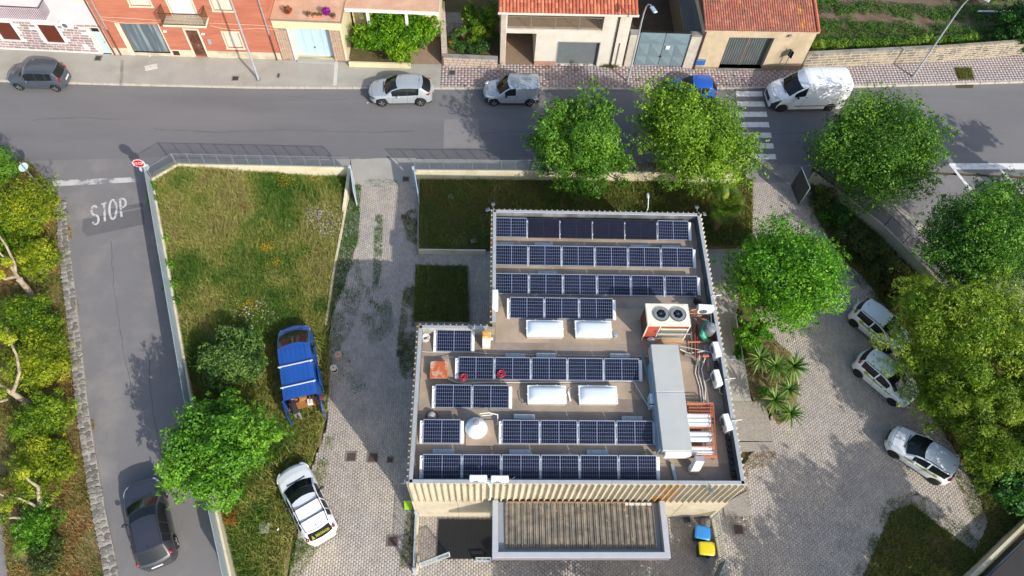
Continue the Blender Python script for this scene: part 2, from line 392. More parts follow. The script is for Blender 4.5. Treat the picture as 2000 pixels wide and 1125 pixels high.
for nm, poly, z in (('driveway', drive, .002), ('front_yard', yard, .0), ('paved_yard', cpark, .004)):
    g = MB(); g.sheet(poly, z); base = struct(g.build(nm, joint))
    P = np.array(poly); lo, hi = P.min(0), P.max(0); bx, by = .125, .18
    ii, jj = np.meshgrid(np.arange(int((hi[0] - lo[0]) / bx) + 2), np.arange(int((hi[1] - lo[1]) / by) + 2), indexing='ij')
    ii = ii.ravel(); jj = jj.ravel()
    cx = lo[0] + (ii + .5) * bx; cy = lo[1] + (jj + .5 * (ii % 2)) * by
    k = inpoly(cx, cy, poly)
    k &= ~((cx > XL + .1) & (cx < XR - .1) & (cy > YS + .1) & (cy < YM - .1)) & ~((cx > XU + .1) & (cx < XR - .1) & (cy > YM - .2) & (cy < YN - .1))
    if nm != 'driveway': k &= ~inpoly(cx, cy, drive)
    if nm == 'paved_yard': k &= ~inpoly(cx, cy, yard)
    cx, cy = cx[k], cy[k]; n = len(cx); a = rng.normal(size=n) * .012
    hx = bx / 2 - .0032; hy = by / 2 - .0032
    z0 = z + .001; z1 = z + .004 + rng.random(n) * .003
    lx = np.array([-hx, hx, hx, -hx]); ly = np.array([-hy, -hy, hy, hy])
    V = np.empty((n, 8, 3))
    for q in range(4):
        for r_, (s_, zz) in enumerate(((1., z0 * np.ones(n)), (.96, z1))):
            X = lx[q] * s_; Y = ly[q] * s_
            V[:, q + 4 * r_, 0] = cx + X * np.cos(a) - Y * np.sin(a); V[:, q + 4 * r_, 1] = cy + X * np.sin(a) + Y * np.cos(a); V[:, q + 4 * r_, 2] = zz
    f = np.array([(0, 1, 5, 4), (1, 2, 6, 5), (2, 3, 7, 6), (3, 0, 4, 7), (4, 5, 6, 7)])
    F = (np.arange(n)[:, None, None] * 8 + f[None]).reshape(-1, 4)
    tint = np.repeat(rng.random(n), 5)
    npmesh('paving_blocks', V.reshape(-1, 3), F, blocks, base, tint, 'stuff')
# per-block shade differences on the shared block material
t = blocks[0].node_tree; b = t.nodes['Principled BSDF']; lk = b.inputs['Base Color'].links[0]; src = lk.from_socket
at = t.nodes.new('ShaderNodeAttribute'); at.attribute_name = 'tint'
mr = t.nodes.new('ShaderNodeMapRange'); mr.inputs['To Min'].default_value = .86; mr.inputs['To Max'].default_value = 1.1; t.links.new(at.outputs['Fac'], mr.inputs['Value'])
mx = t.nodes.new('ShaderNodeMix'); mx.data_type = 'RGBA'; mx.blend_type = 'MULTIPLY'; mx.inputs['Factor'].default_value = 1
t.links.new(src, mx.inputs[6]); t.links.new(mr.outputs[0], mx.inputs[7]); t.links.new(mx.outputs[2], b.inputs['Base Color'])

# concrete walk along the east side of the building and gravel-finished slabs by its corner
g = MB(); g.prism(px([(1372, 470), (1462, 478), (1446, 560), (1438, 612), (1453, 700), (1468, 784), (1390, 784)], .035), -.05, .035); struct(g.build('concrete_walk', concrete))
gravel = mat('washed_gravel', '#918a80', rough=.95, var=.3, scale=14, bump=.3, bscale=60)
g = MB(); g.prism(px([(1400, 784), (1494, 784), (1512, 861), (1410, 861)], .05), -.05, .05); g.prism(px([(1410, 863.5), (1512, 863), (1517, 880), (1412, 882)], .06), -.05, .06); struct(g.build('gravel_slab', gravel))
g = MB(); p0, p1, p2, p3 = G2(1412, 985, .06), G2(1460, 958, .06), G2(1465, 1006, .06), G2(1416, 1008, .06); g.prism([p0, p1, p2, p3], -.05, .06); struct(g.build('gravel_slab', gravel))
# lower lane: the corner's shade is put into its near-black asphalt colour
g = MB(); g.sheet(px([(1918, 1140), (2090, 968), (2500, 1100), (2100, 1500)]), .0); struct(g.build('lower_lane', mat('asphalt_shaded', '#2f2f31', rough=.95, var=.15, scale=1)))
for P_ in ([(300, 252), (420, 258), (560, 254), (700, 259), (830, 256)], [(940, 262), (1010, 256), (1090, 259)], [(215, 470), (222, 560), (238, 660), (262, 800)], [(560, 188), (640, 196), (690, 192)], [(1500, 265), (1560, 258), (1640, 262)], [(60, 235), (160, 228), (250, 236)], [(290, 700), (300, 820), (330, 960)]):
    g = MB(); Q = []
    for a, b in zip(P_, P_[1:]):
        for k in range(6): u = k / 6; Q.append(G(a[0] + (b[0] - a[0]) * u + random.uniform(-2, 2), a[1] + (b[1] - a[1]) * u + random.uniform(-1.2, 1.2), .0125))
    for a, b in zip(Q, Q[1:]): d = (b - a).normalized(); n_ = Vector((-d.y, d.x, 0)) * random.uniform(.008, .022); g.quad(a - n_, b - n_, b + n_, a + n_)
    struct(g.build('asphalt_crack', mat('crack_tar', '#545257', rough=.9, var=.15)))
# grass field across the road, lawns, verges
def lot_z(x, y):                                                    # soil of the walled plot: high at the road fences, level with the drive on the east
    xw = -20.9 + (28.6 - np.asarray(y)) * .405
    u = np.clip((-8.9 - np.asarray(x)) / (-8.9 - xw + 1e-6), 0, 1)
    return .06 + .72 * u * u * (3 - 2 * u) * np.clip((np.asarray(y) - 2) / 14, .35, 1) + .25 * np.clip((np.asarray(y) - 25) / 5, 0, 1)
lot_in = [(298, 352), (345, 325), (683, 332), (665, 440), (640, 632), (643, 700), (640, 800), (600, 935), (560, 1090), (535, 1230), (488, 1230), (460, 1125), (375, 780)]
lot = [G2(x, y, .9 if (x < 690 and y < 345) or x < 500 else .1) for x, y in lot_in]
def ground_grid(name, poly, zf, m, step=.4):
    p = np.array(poly); lo, hi = p.min(0), p.max(0); nx, ny = int((hi[0] - lo[0]) / step) + 2, int((hi[1] - lo[1]) / step) + 2
    X, Y = np.meshgrid(lo[0] + np.arange(nx) * step, lo[1] + np.arange(ny) * step, indexing='ij'); X = X.ravel(); Y = Y.ravel()
    V = np.c_[X, Y, zf(X, Y)]; i, j = np.meshgrid(np.arange(nx - 1), np.arange(ny - 1), indexing='ij'); a = (i * ny + j).ravel()
    F = np.c_[a, a + ny, a + ny + 1, a + 1]; c = V[F].mean(1); k = inpoly(c[:, 0], c[:, 1], poly)
    return struct(npmesh(name, V, F[k], m))
ground_grid('meadow_soil', lot, lot_z, soil_dry)
lawn1 = px([(822, 346), (1090, 344), (1470, 350), (1470, 480), (955, 484), (818, 486)], .35)
lawn2 = px([(812, 517), (912, 520), (916, 627), (808, 627)], .1)
def l1z(x, y): return .35 + 0 * np.asarray(x)
g = MB(); g.prism(lawn1, -.1, .35); struct(g.build('lawn_soil', soil)); g = MB(); g.prism(lawn2, -.1, .08); struct(g.build('lawn_soil', soil))
hedge_bed = px([(1590, 345), (1722, 448), (1795, 520), (1880, 640), (2020, 830), (2150, 1000), (1990, 1030), (1880, 1160), (1690, 1250), (1655, 1250), (1680, 1140), (1715, 1060), (1740, 1000), (1780, 985), (1905, 1080), (1930, 1020), (1915, 975), (1880, 900), (1800, 780), (1760, 640), (1690, 545), (1640, 500), (1592, 420)])
g = MB(); g.sheet(hedge_bed, .02); struct(g.build('verge_soil', soil))
strip = px([(-80, 300), (60, 318), (112, 380), (125, 480), (150, 700), (170, 860), (200, 1000), (215, 1200), (20, 1200), (5, 1000), (-80, 850)])
g = MB(); g.sheet(strip, .01); struct(g.build('verge_soil', soil_dry))
bed = px([(1455, 640), (1500, 655), (1545, 690), (1560, 760), (1550, 815), (1520, 830), (1500, 800), (1470, 782), (1455, 720)])
g = MB(); g.sheet(bed, .025); struct(g.build('planting_bed', soil_dry))
fieldp = [G2(x, y) for x, y in ((1592, 100), (1800, 96), (2000, 84), (2500, 50), (2500, -250), (1500, -250), (1560, 0))]
g = MB(); g.sheet(fieldp, .10); struct(g.build('field_soil', mat('field_soil', '#6b5a4a', rough=1, var=.25, scale=.8, bump=.5, bscale=12, c2='#55472f', pscale=.5)))

# ---------------------------------------------------------------- painted markings
def mark(pts, name='road_marking', m=white_paint, z=.010): g = MB(); g.sheet(px(pts), z); return struct(g.build(name, m))
for k in range(8):                                                  # zebra crossing
    y = 183 + k * 19.6 + k * k * .14; xa, xb = 1437 + k * 2.6, 1488 + k * 4.35
    mark([(xa, y - 4.5), (xb, y - 4.5), (xb + 2, y + 5.6), (xa + 1.3, y + 5.6)], 'crossing_stripe')
mark([(1853, 319), (2100, 319), (2110, 331), (1866, 331)], 'parking_line'); mark([(1852, 320), (1857, 320), (1900, 371), (1893, 371)], 'parking_line', z=.011)
mark([(1951, 330), (1956, 330), (2005, 385), (1999, 385)], 'parking_line', z=.011)
mark([(103, 353), (190, 349), (274, 346), (275, 355), (190, 360), (105, 364)], 'stop_line', mat('faded_stop_line', '#b5b4b1', rough=.8, var=.1, scale=3., c2='#757477', pscale=.75, lo=.46, hi=.54))
# STOP lettering on the asphalt, tall condensed strokes, drawn as bands between pixel points on the road
def letter(strokes, wd, name):
    g = MB()
    for st in strokes:
        P = [Vector(G(x, y, .0105)) for x, y in st]
        L_ = []; R_ = []
        for i, p in enumerate(P):
            d = (P[min(i + 1, len(P) - 1)] - P[max(0, i - 1)]); n = Vector((-d.y, d.x, 0)).normalized() * wd / 2
            L_.append(p + n); R_.append(p - n)
        for i in range(len(P) - 1): g.quad(R_[i], R_[i + 1], L_[i + 1], L_[i])
    o = g.build(name, worn_paint); return struct(o)
def arc(cx, cy, rx, ry, a0, a1, n=10, sk=0.): return [(cx + rx * math.cos(RAD(a0 + (a1 - a0) * i / n)) + sk * (ry * math.sin(RAD(a0 + (a1 - a0) * i / n))), cy - ry * math.sin(RAD(a0 + (a1 - a0) * i / n))) for i in range(n + 1)]
letter([arc(184.5, 411, 5.5, 9, 35, 265, 9) + arc(186.5, 429, 6, 9, 85, -150, 9)], .13, 'painted_letter')
letter([[(198, 399), (208, 396)], [(203, 398), (205, 432)]], .13, 'painted_letter')
letter([arc(220.5, 409, 6.8, 19, 0, 360, 20)], .13, 'painted_letter')
letter([[(234, 388), (237.5, 424)], [(234, 388), (240, 388)] + arc(239.5, 396.5, 6, 8.5, 80, -80, 8) + [(236, 405)]], .13, 'painted_letter')
# ---------------------------------------------------------------- covers, grates and slabs let into the ground
def cover(x, y, w_, d_, z, label, m=rust, rz=0, name='manhole_cover', fr=concrete_dk):
    p = G(x, y, z); t = thing(name, label, 'drain cover' if name == 'manhole_cover' else 'grate', (p.x, p.y, z), rz)
    g = MB(); e = .05
    for sx, sy, lx, ly in ((0, 1, w_, e), (0, -1, w_, e), (1, 0, e, d_ - e), (-1, 0, e, d_ - e)): g.box((sx * w_ / 2 - sx * 0, sy * d_ / 2, .012), (lx + (e if sy else 0), ly, .03))
    g.build('frame', fr, t, world=False)
    g = MB(); g.box((0, 0, .008), (w_ - e - .01, d_ - e - .01, .03), bev=.008)
    g.build('lid', m, t, world=False)
    if name == 'drain_grate':
        g = MB(); 
        for k in range(6): g.box((0, (k - 2.5) * d_ * .14, .03), (w_ * .8, d_ * .05, .02))
        g.build('bar', darkmetal, t, world=False)
    return t
for a in ((793, 350, .42, .4, .012, 'dark rusty cover in the grey concrete apron of the left gateway'),
          (789.5, 424, .4, .38, .02, 'rusty square cover in paving beside the kerb of the shaded lawn'),
          (783, 690, .48, .45, .02, 'rusty cover in grass-grown paving beside the west wall'),
          (686, 892, .5, .48, .02, 'left of the two rusty square covers side by side in the driveway'),
          (728, 894, .5, .48, .02, 'right of the two big rusty covers side by side in the driveway'),
          (762, 898, .3, .28, .02, 'smallest rusty cover, close to the scalloped west wall'),
          (767, 1057, .52, .5, .02, 'rusty cover low in the driveway near the small grey gate'),
          (1442, 1034, .5, .5, .02, 'brown rusty cover in paving outside the bin enclosure')): cover(*a)
brn = mat('brown_cast_iron', '#5f544a', rough=.8, var=.15, scale=8)
for a in ((192, 114, .45, .5, KZ, 'brown square grate in the pavement before the pink house'), (460, 153.5, .45, .42, KZ, 'brown grate near the kerb in front of the red house'),
          (544, 148, .16, .42, KZ, 'narrow dark drain slot in the pavement by the light blue garage'), (883, 142, .45, .5, KZ, 'brown grate at the edge of the checkered tiles')):
    cover(*a, m=brn, name='drain_grate')
def slab(x, y, w_, d_, z, label, rz=.1, m=None, h=.06):
    p = G(x, y, z); t = thing('concrete_slab', label, 'slab', (p.x, p.y, z), rz)
    g = MB(); g.box((0, 0, 0), (w_, d_, h), bev=.015); g.build('slab', m or concrete, t, world=False)
    g = MB(); g.tube([(-.05, 0, h / 2), (-.04, 0, h / 2 + .04), (.04, 0, h / 2 + .04), (.05, 0, h / 2)], .008, 5); g.build('handle', darkmetal, t, world=False); return t
slab(516, 1031, .5, .5, .3, 'weathered square slab in the grass left of white estate car', .03)
slab(511, 762, .5, .42, .35, 'pale broken slab in the shaded grass beside the blue van', .2)
slab(460, 967, .45, .3, .55, 'pale slab half hidden below the bright green tree by the fence', -.5)
slab(880, 384, .36, .34, .37, 'grey slab in the shaded lawn near the road wall', .05)
slab(925, 471, .36, .3, .37, 'grey slab in the lawn next to the corner of the building', .3)
t = slab(295, 131, .85, .5, KZ + .03, 'loose off-white board lying on the pavement outside the red house', .35, mat('off_white_board', '#c3beb2', rough=.8, var=.1), .03)
# ================================================================ THE FLAT-ROOFED BUILDING
RZ = 5.24                                                           # roof membrane
bld = thing('office_building', 'low flat-roofed cream building with scalloped concrete facade and solar panels on its roof', 'building', ((XL + XR) / 2, YS, 0))
facade = mat('facade_panel', '#b8ae98', rough=.9, var=.1, scale=.8, bump=.06, c2='#9c927c', pscale=1.1, lo=.5, hi=.75)
lichen = mat('facade_lichen', '#b0a58e', rough=.95, var=.15, scale=3, c2='#c98a2f', pscale=2.2, lo=.5, hi=.56)
core = mat('facade_groove', '#8b8271', rough=.95, var=.12, scale=2)
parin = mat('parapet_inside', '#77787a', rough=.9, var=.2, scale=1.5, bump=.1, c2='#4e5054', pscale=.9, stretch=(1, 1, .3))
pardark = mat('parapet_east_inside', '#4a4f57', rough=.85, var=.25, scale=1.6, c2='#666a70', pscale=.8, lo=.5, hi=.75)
coping = mat('coping_metal', '#adb0b0', rough=.35, metal=.3, var=.08, scale=3)
roofm = mat('roof_membrane', '#938577', rough=.9, var=.12, scale=.55, bump=.1, bscale=30, c2='#7b6e61', pscale=.5, lo=.42, hi=.66)
outline = [(XL, YS), (XR, YS), (XR, YN), (XU, YN), (XU, YM), (XL, YM)]
W_ = .12                                                             # parapet wall thickness (core)
g = MB()                                                            # core walls, L shape, as a ring of boxes butted end to end
def wallbox(x0, x1, y0, y1, z0, z1, m=0): g.box(((x0 + x1) / 2, (y0 + y1) / 2, (z0 + z1) / 2), (abs(x1 - x0), abs(y1 - y0), z1 - z0), m=m)
D = .13                                                             # groove depth: ribs stand on the core
xl, xu, xr, yn, ym, ys = XL + D, XU + D, XR - D, YN - D, YM - D, YS + D
ct = PZ - .03
wallbox(xl, xr, ys, ys + W_, 0, ct); wallbox(xr - W_, xr, ys + W_, yn, 0, ct); wallbox(xu, xr - W_, yn - W_, yn, 0, ct)
wallbox(xu, xu + W_, ym, yn - W_, 0, ct); wallbox(xl, xu + W_, ym - W_, ym, 0, ct); wallbox(xl, xl + W_, ys + W_, ym - W_, 0, ct)
g.build('core_wall', core, bld)
# lower plain slabs, flush with the rib tips, one precast panel after another
FZ = 2.95; seam = .012; n_p = 0
def run(p, q):                                                      # points along a facade line, outward normal on the right-hand side of travel
    p, q = Vector((*p, 0)), Vector((*q, 0)); d = (q - p); L_ = d.length; d.normalize(); return p, d, L_, Vector((d.y, -d.x, 0))
sides = [run((XL, YS), (XR, YS)), run((XR, YS), (XR, YN)), run((XR, YN), (XU, YN)), run((XU, YN), (XU, YM)), run((XU, YM), (XL, YM)), run((XL, YM), (XL, YS))]
for p, d, L_, nrm in sides:
    n = max(1, round(L_ / 2.32)); w_ = L_ / n
    for i in range(n):
        c = p + d * (w_ * (i + .5)) - nrm * (D / 2)
        e0 = D if i == 0 else 0
        g = MB(); g.box((c.x + d.x * e0 / 2, c.y + d.y * e0 / 2, FZ / 2), (w_ - seam - e0, D - .002, FZ), math.atan2(d.y, d.x), bev=.012); g.build('facade_panel', facade, bld)
# ribs: tooth-shaped, concave flanks, one mesh shared by all (each a piece 11-17 px wide in the photograph)
PW = .2885
def rib_mesh(name, m):
    n = 6; prof = [(-PW / 2 + .004, 0.)]
    for k in range(n + 1):
        a = math.pi / 2 * k / n; prof.append((-PW / 2 + .012 + (PW / 2 - .012 - .022) * math.sin(a), (D - .004) * (1 - math.cos(a)) + .004))
    prof = prof + [(-x, y) for x, y in prof[::-1]]
    b = MB(); z0, z1 = FZ - .02, PZ - .035
    vs = [(x, -y, z0) for x, y in prof] + [(x, -y, z1) for x, y in prof]; k = len(prof)
    b.add(vs, [(i, (i + 1) % k, k + (i + 1) % k, k + i) for i in range(k)] + [tuple(range(k, 2 * k))])
    me = bpy.data.meshes.new(name); me.from_pydata(b.v, [], b.f); me.materials.append(m); me.polygons.foreach_set('use_smooth', [True] * len(me.polygons)); me.set_sharp_from_angle(angle=RAD(35)); return me
ribs = [rib_mesh('facade_rib', facade), rib_mesh('facade_rib_lichen', lichen)]
for si, (p, d, L_, nrm) in enumerate(sides):
    n = round(L_ / PW); w_ = L_ / n
    for i in range(n):
        c = p + d * (w_ * (i + .5)) - nrm * D
        lich = random.random() < ({3: .35, 5: .55, 4: .6, 2: .2, 0: .05, 1: .1}[si])
        if any((c + nrm * D - Vector((*o_, 0))).length < PW * .45 for o_ in outline): pass
        inst('facade_rib', ribs[1 if lich else 0], bld, (c.x, c.y, 0), math.atan2(d.y, d.x), (w_ / PW, 1, 1))
# parapet lining with panel joints, coping strips
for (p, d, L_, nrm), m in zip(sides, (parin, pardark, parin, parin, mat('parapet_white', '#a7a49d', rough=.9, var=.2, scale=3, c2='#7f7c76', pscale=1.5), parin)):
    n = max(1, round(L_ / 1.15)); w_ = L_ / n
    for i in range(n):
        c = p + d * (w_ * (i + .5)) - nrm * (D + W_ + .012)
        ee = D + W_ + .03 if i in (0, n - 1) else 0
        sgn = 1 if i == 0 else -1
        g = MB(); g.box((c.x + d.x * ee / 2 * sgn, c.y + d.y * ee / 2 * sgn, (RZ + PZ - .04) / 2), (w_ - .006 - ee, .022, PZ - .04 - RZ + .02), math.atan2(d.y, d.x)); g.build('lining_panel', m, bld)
cw = W_ + .05
for p, d, L_, nrm in sides:
    c = p + d * (L_ / 2) - nrm * (D + W_ / 2 - .0)
    n = max(1, round(L_ / 3)); w_ = (L_ - 2 * D + (0)) / n
    for i in range(n):
        cc = p + d * (D + w_ * (i + .5)) - nrm * (D + W_ / 2)
        g = MB(); g.box((cc.x, cc.y, PZ - .012), (w_ - .004, cw, .034), math.atan2(d.y, d.x), bev=.006); g.build('coping', coping, bld)
# roof membrane, laid in lapped sheets
g = MB(); g.sheet([(xl + W_, ys + W_), (xr - W_, ys + W_), (xr - W_, yn - W_), (xu + W_, yn - W_), (xu + W_, ym - W_), (xl + W_, ym - W_)], RZ - .01); g.build('roof_deck', roofm, bld)
rm2 = mat('roof_membrane_strip', '#a3917d', rough=.9, var=.12, scale=.8, bump=.1, bscale=30, c2='#857563', pscale=.45, lo=.40, hi=.68)
for i, y in enumerate(np.arange(ys + W_ + .02, yn - W_ - .3, 1.0)):
    x0 = (xl if y + 1.0 < ym - W_ else xu) + W_ + .03
    y1 = min(y + 1.06, yn - W_ - .01)
    g = MB(); g.box(((x0 + xr - W_ - .03) / 2, (y + y1) / 2, RZ + .002 * (i % 2)), (xr - W_ - .03 - x0, y1 - y, .010)); g.build('roof_sheet', rm2 if i % 3 else roofm, bld)
# steel strip round the parapet foot, safety posts and floodlights on the corners
for x, y, rz_, lab in ((963, 400, 1.57, 'small grey floodlight on the north-west corner of the roof parapet facing the trees'), (954, 409.5, 3.14, 'small grey floodlight at the north-west corner pointing west over the lawn'), (1361, 406, 1.57, 'small grey floodlight on north-east roof corner pointing at the road'),
                      (1374, 418, 0., 'small grey floodlight at the north-east roof corner by the fan palm'), (1427, 699, 0, 'dark floodlight on the middle of the east parapet'), (789, 941, 3.14, 'grey floodlight at the south-west corner of the roof'), (1388, 956, -1.57, 'small floodlight on the south parapet above the scalloped facade')):
    p = G(x, y, PZ + .05); t = thing('floodlight', lab, 'floodlight', (p.x, p.y, PZ), rz_, 'floodlights on the parapet')
    g = MB(); g.beam((-.22, 0, .03), (.0, 0, .05), .03); g.build('arm', steel, t, world=False)
    g = MB(); g.box((.05, 0, .06), (.2, .2, .06), bev=.012, tilt=Matrix.Rotation(.35, 3, 'Y')); h = g.build('housing', mat('lamp_housing', '#6f757b', rough=.5, metal=.3, var=.05), t, world=False)
    g = MB(); g.box((.062, 0, .093), (.15, .15, .008), tilt=Matrix.Rotation(.35, 3, 'Y')); g.build('lamp_glass', mat('lamp_glass', '#4a535c', rough=.1, var=0), h, world=False)

# ---------------------------------------------------------------- solar panels
PLW, PGAP, PD, PDZ = 1.70, .0635, 1.0212, .3766
tilt = math.atan2(PDZ, PD); PLEN = math.hypot(PD, PDZ)
cellm = mat('solar_cell', (.005, .007, .018), rough=.16, var=.5, scale=2.2, spec=.22)
backs = mat('panel_backsheet', '#6a7590', rough=.3, var=.03)
alu = mat('panel_frame', '#9aa3ac', rough=.35, metal=.6, var=.05)
blackcell = mat('black_solar_cell', (.010, .011, .020), rough=.2, var=.2, scale=3, spec=.22); blackback = mat('black_backsheet', (.016, .018, .034), rough=.25, var=.05); blackfr = mat('black_panel_frame', (.03, .03, .035), rough=.4, metal=.5, var=.05)
def panel_proto(dark):
    Rt = Matrix.Rotation(tilt, 4, 'X')
    def b(name, g_, m, smooth=False):
        for i, v in enumerate(g_.v): g_.v[i] = tuple(Rt @ Vector(v))
        me_o = g_.build(name, m, None, smooth); return me_o
    g = MB(); f = .022; th = .035
    for c, s_ in (((PLW / 2, f / 2, 0), (PLW, f, th)), ((PLW / 2, PLEN - f / 2, 0), (PLW, f, th)), ((f / 2, PLEN / 2, 0), (f, PLEN - 2 * f, th)), ((PLW - f / 2, PLEN / 2, 0), (f, PLEN - 2 * f, th))): g.box(c, s_)
    fr = b('frame', g, blackfr if dark else alu)
    g = MB(); g.box((PLW / 2, PLEN / 2, .002), (PLW - 2 * f - .002, PLEN - 2 * f - .002, .02)); bs = b('backsheet', g, blackback if dark else backs)
    g = MB(); nx, ny = 8, 6; half = (PLW - 2 * f - .03 - .03) / 2; gx, gy = .009, .011
    cw_, ch = half / nx, (PLEN - 2 * f - .03) / ny
    for hh in (0, 1):
        for i in range(nx):
            for j in range(ny):
                x = f + .015 + hh * (half + .03) + (i + .5) * cw_; y = f + .015 + (j + .5) * ch
                a, c_ = cw_ / 2 - gx / 2, ch / 2 - gy / 2; e = .008; z = .0145
                g.add([(x - a + e, y - c_, z), (x + a - e, y - c_, z), (x + a, y - c_ + e, z), (x + a, y + c_ - e, z), (x + a - e, y + c_, z), (x - a + e, y + c_, z), (x - a, y + c_ - e, z), (x - a, y - c_ + e, z)], [tuple(range(8))])
    ce = b('solar_cells', g, blackcell if dark else cellm)
    return fr, bs, ce
protos = [panel_proto(False), panel_proto(True)]
for pr_ in protos:
    for o in pr_: col.objects.unlink(o)
g = MB(); g.box((0, 0, 0), (.05, .07, .02), bev=.006); clampm = g.build('clamp', mat('clamp_metal', '#e3e6e8', rough=.25, metal=.3, var=0), None); col.objects.unlink(clampm)
rowspec = [(6, .478, 22.868, 'northernmost row, under the parapet'), (6, .491, 21.106, 'second row from the north'), (6, .492, 19.358, 'third row from the north'), (3, 1.252, 17.955, 'short row of three above the upper skylights'),
           (1, -2.358, 16.066, 'single panel beside the white cable coil'), (5, -1.254, 14.618, 'row of five carrying the red cables'), (2, -2.291, 13.17, 'row of two west of the lower skylights'), (1, -2.763, 11.457, 'single panel left of the white cone'), (4, .86, 11.457, 'row of four right of the white cone'), (6, -2.676, 9.826, 'southernmost row')]
ordn = ['leftmost', 'second from left', 'third from left', 'third from right', 'second from right', 'rightmost']
names_n = {1: ['only'], 2: ['left', 'right'], 3: ['left', 'middle', 'right'], 4: ['leftmost', 'second', 'third', 'rightmost'], 5: ['leftmost', 'second', 'middle', 'fourth', 'rightmost'], 6: ordn}
white_tri = mat('mount_white', '#d6d8d8', rough=.45, var=.04)
low = RZ + .09
for ri, (n, x0, ytop, desc) in enumerate(rowspec):
    ylow = ytop - PD
    for k in range(n):
        dark = ri == 0 and 1 <= k <= 4
        x = x0 + k * (PLW + PGAP)
        t = thing('solar_panel', ('all-black' if dark else 'blue gridded') + ' solar panel, ' + names_n[n][k] + ' in the ' + desc if n > 1 else 'blue gridded solar panel, ' + desc, 'solar panel', (x, ylow, low), 0, 'solar panels on the flat roof')
        for src, nm in zip(protos[1 if dark else 0], ('frame', 'backsheet', 'solar_cells')):
            o = src.copy(); o.name = nm; col.objects.link(o); o.parent = t
            if nm == 'solar_cells': o['kind'] = 'stuff'
        for f_ in (.2, .8):
            for xx in ((-PGAP / 2,) + ((PLW + PGAP / 2,) if k == n - 1 else ())):
                o = clampm.copy(); col.objects.link(o); o.parent = t; o.location = (xx, PD * f_, PDZ * f_ + .022); o.rotation_euler = (tilt, 0, 0)
    # triangular supports: one at each row end and joint
    for k in range(n + 1):
        x = x0 + k * (PLW + PGAP) - PGAP / 2
        end = k in (0, n)
        t = thing('panel_mount', ('white' if end else 'pale') + ' wedge-shaped mount %s of %s' % ('at the west end' if k == 0 else 'at the east end' if k == n else 'at joint %s' % ['', 'one', 'two', 'three', 'four', 'five'][k], desc), 'panel mount', (x, ylow, RZ), 0, 'wedge mounts under the solar panels')
        w_ = .14 if end else .05; xo = (-.05 if k == 0 else .05 if k == n else 0)
        g = MB(); vs = [(xo - w_ / 2, .02, .0), (xo + w_ / 2, .02, 0), (xo + w_ / 2, PD - .05, 0), (xo - w_ / 2, PD - .05, 0), (xo - w_ / 2, .02, .07), (xo + w_ / 2, .02, .07), (xo + w_ / 2, PD - .05, PDZ + .015), (xo - w_ / 2, PD - .05, PDZ + .015)]
        g.add(vs, [(3, 2, 1, 0), (4, 5, 6, 7), (0, 1, 5, 4), (1, 2, 6, 5), (2, 3, 7, 6), (3, 0, 4, 7)]); g.build('wedge', white_tri, t, world=False)
# grey ballast plates leaning behind the rows
bl = [(985, 476.5, 36, 0), (1062, 477.5, 36, 0), (1250, 481, 36, 0), (1311, 482.5, 36, 0), (1069, 533, 37, 0), (1006, 694, 40, 0), (1067, 693.5, 40, 0), (1211, 694.5, 40, 0), (1024, 813.5, 41, 0), (1235, 817, 41, 0), (866, 881.5, 43, 0), (1016, 882.5, 43, 0), (1167, 883, 43, 0)]
plate = mat('ballast_grey', '#9fa5a9', rough=.5, metal=.2, var=.05)
blab = ['left plate behind the second panel row', 'second plate behind the second panel row', 'third plate behind second panel row', 'rightmost plate behind the second panel row', 'lone plate behind the third panel row', 'left plate behind the row with red cables', 'middle plate behind the row with red cables', 'right plate behind the row with red cables', 'plate behind the row right of the white cone', 'plate behind that row near the long grey duct', 'left plate behind the southernmost row', 'middle plate behind the southernmost row', 'right plate behind the southernmost row']
for (x, y, w_, _), lab in zip(bl, blab):
    p = G(x, y, RZ + .22); t = thing('ballast_box', 'flat pale grey ' + lab, 'ballast box', (p.x, p.y, RZ), 0, 'ballast boxes behind the panel rows')
    g = MB(); g.box((0, 0, .12), (.98, .24, .2), bev=.015); g.build('box', plate, t, world=False)
    g = MB(); g.box((-.25, .03, .235), (.04, .05, .03)); g.box((.25, .03, .235), (.04, .05, .03)); g.build('lug', alu, t, world=False)

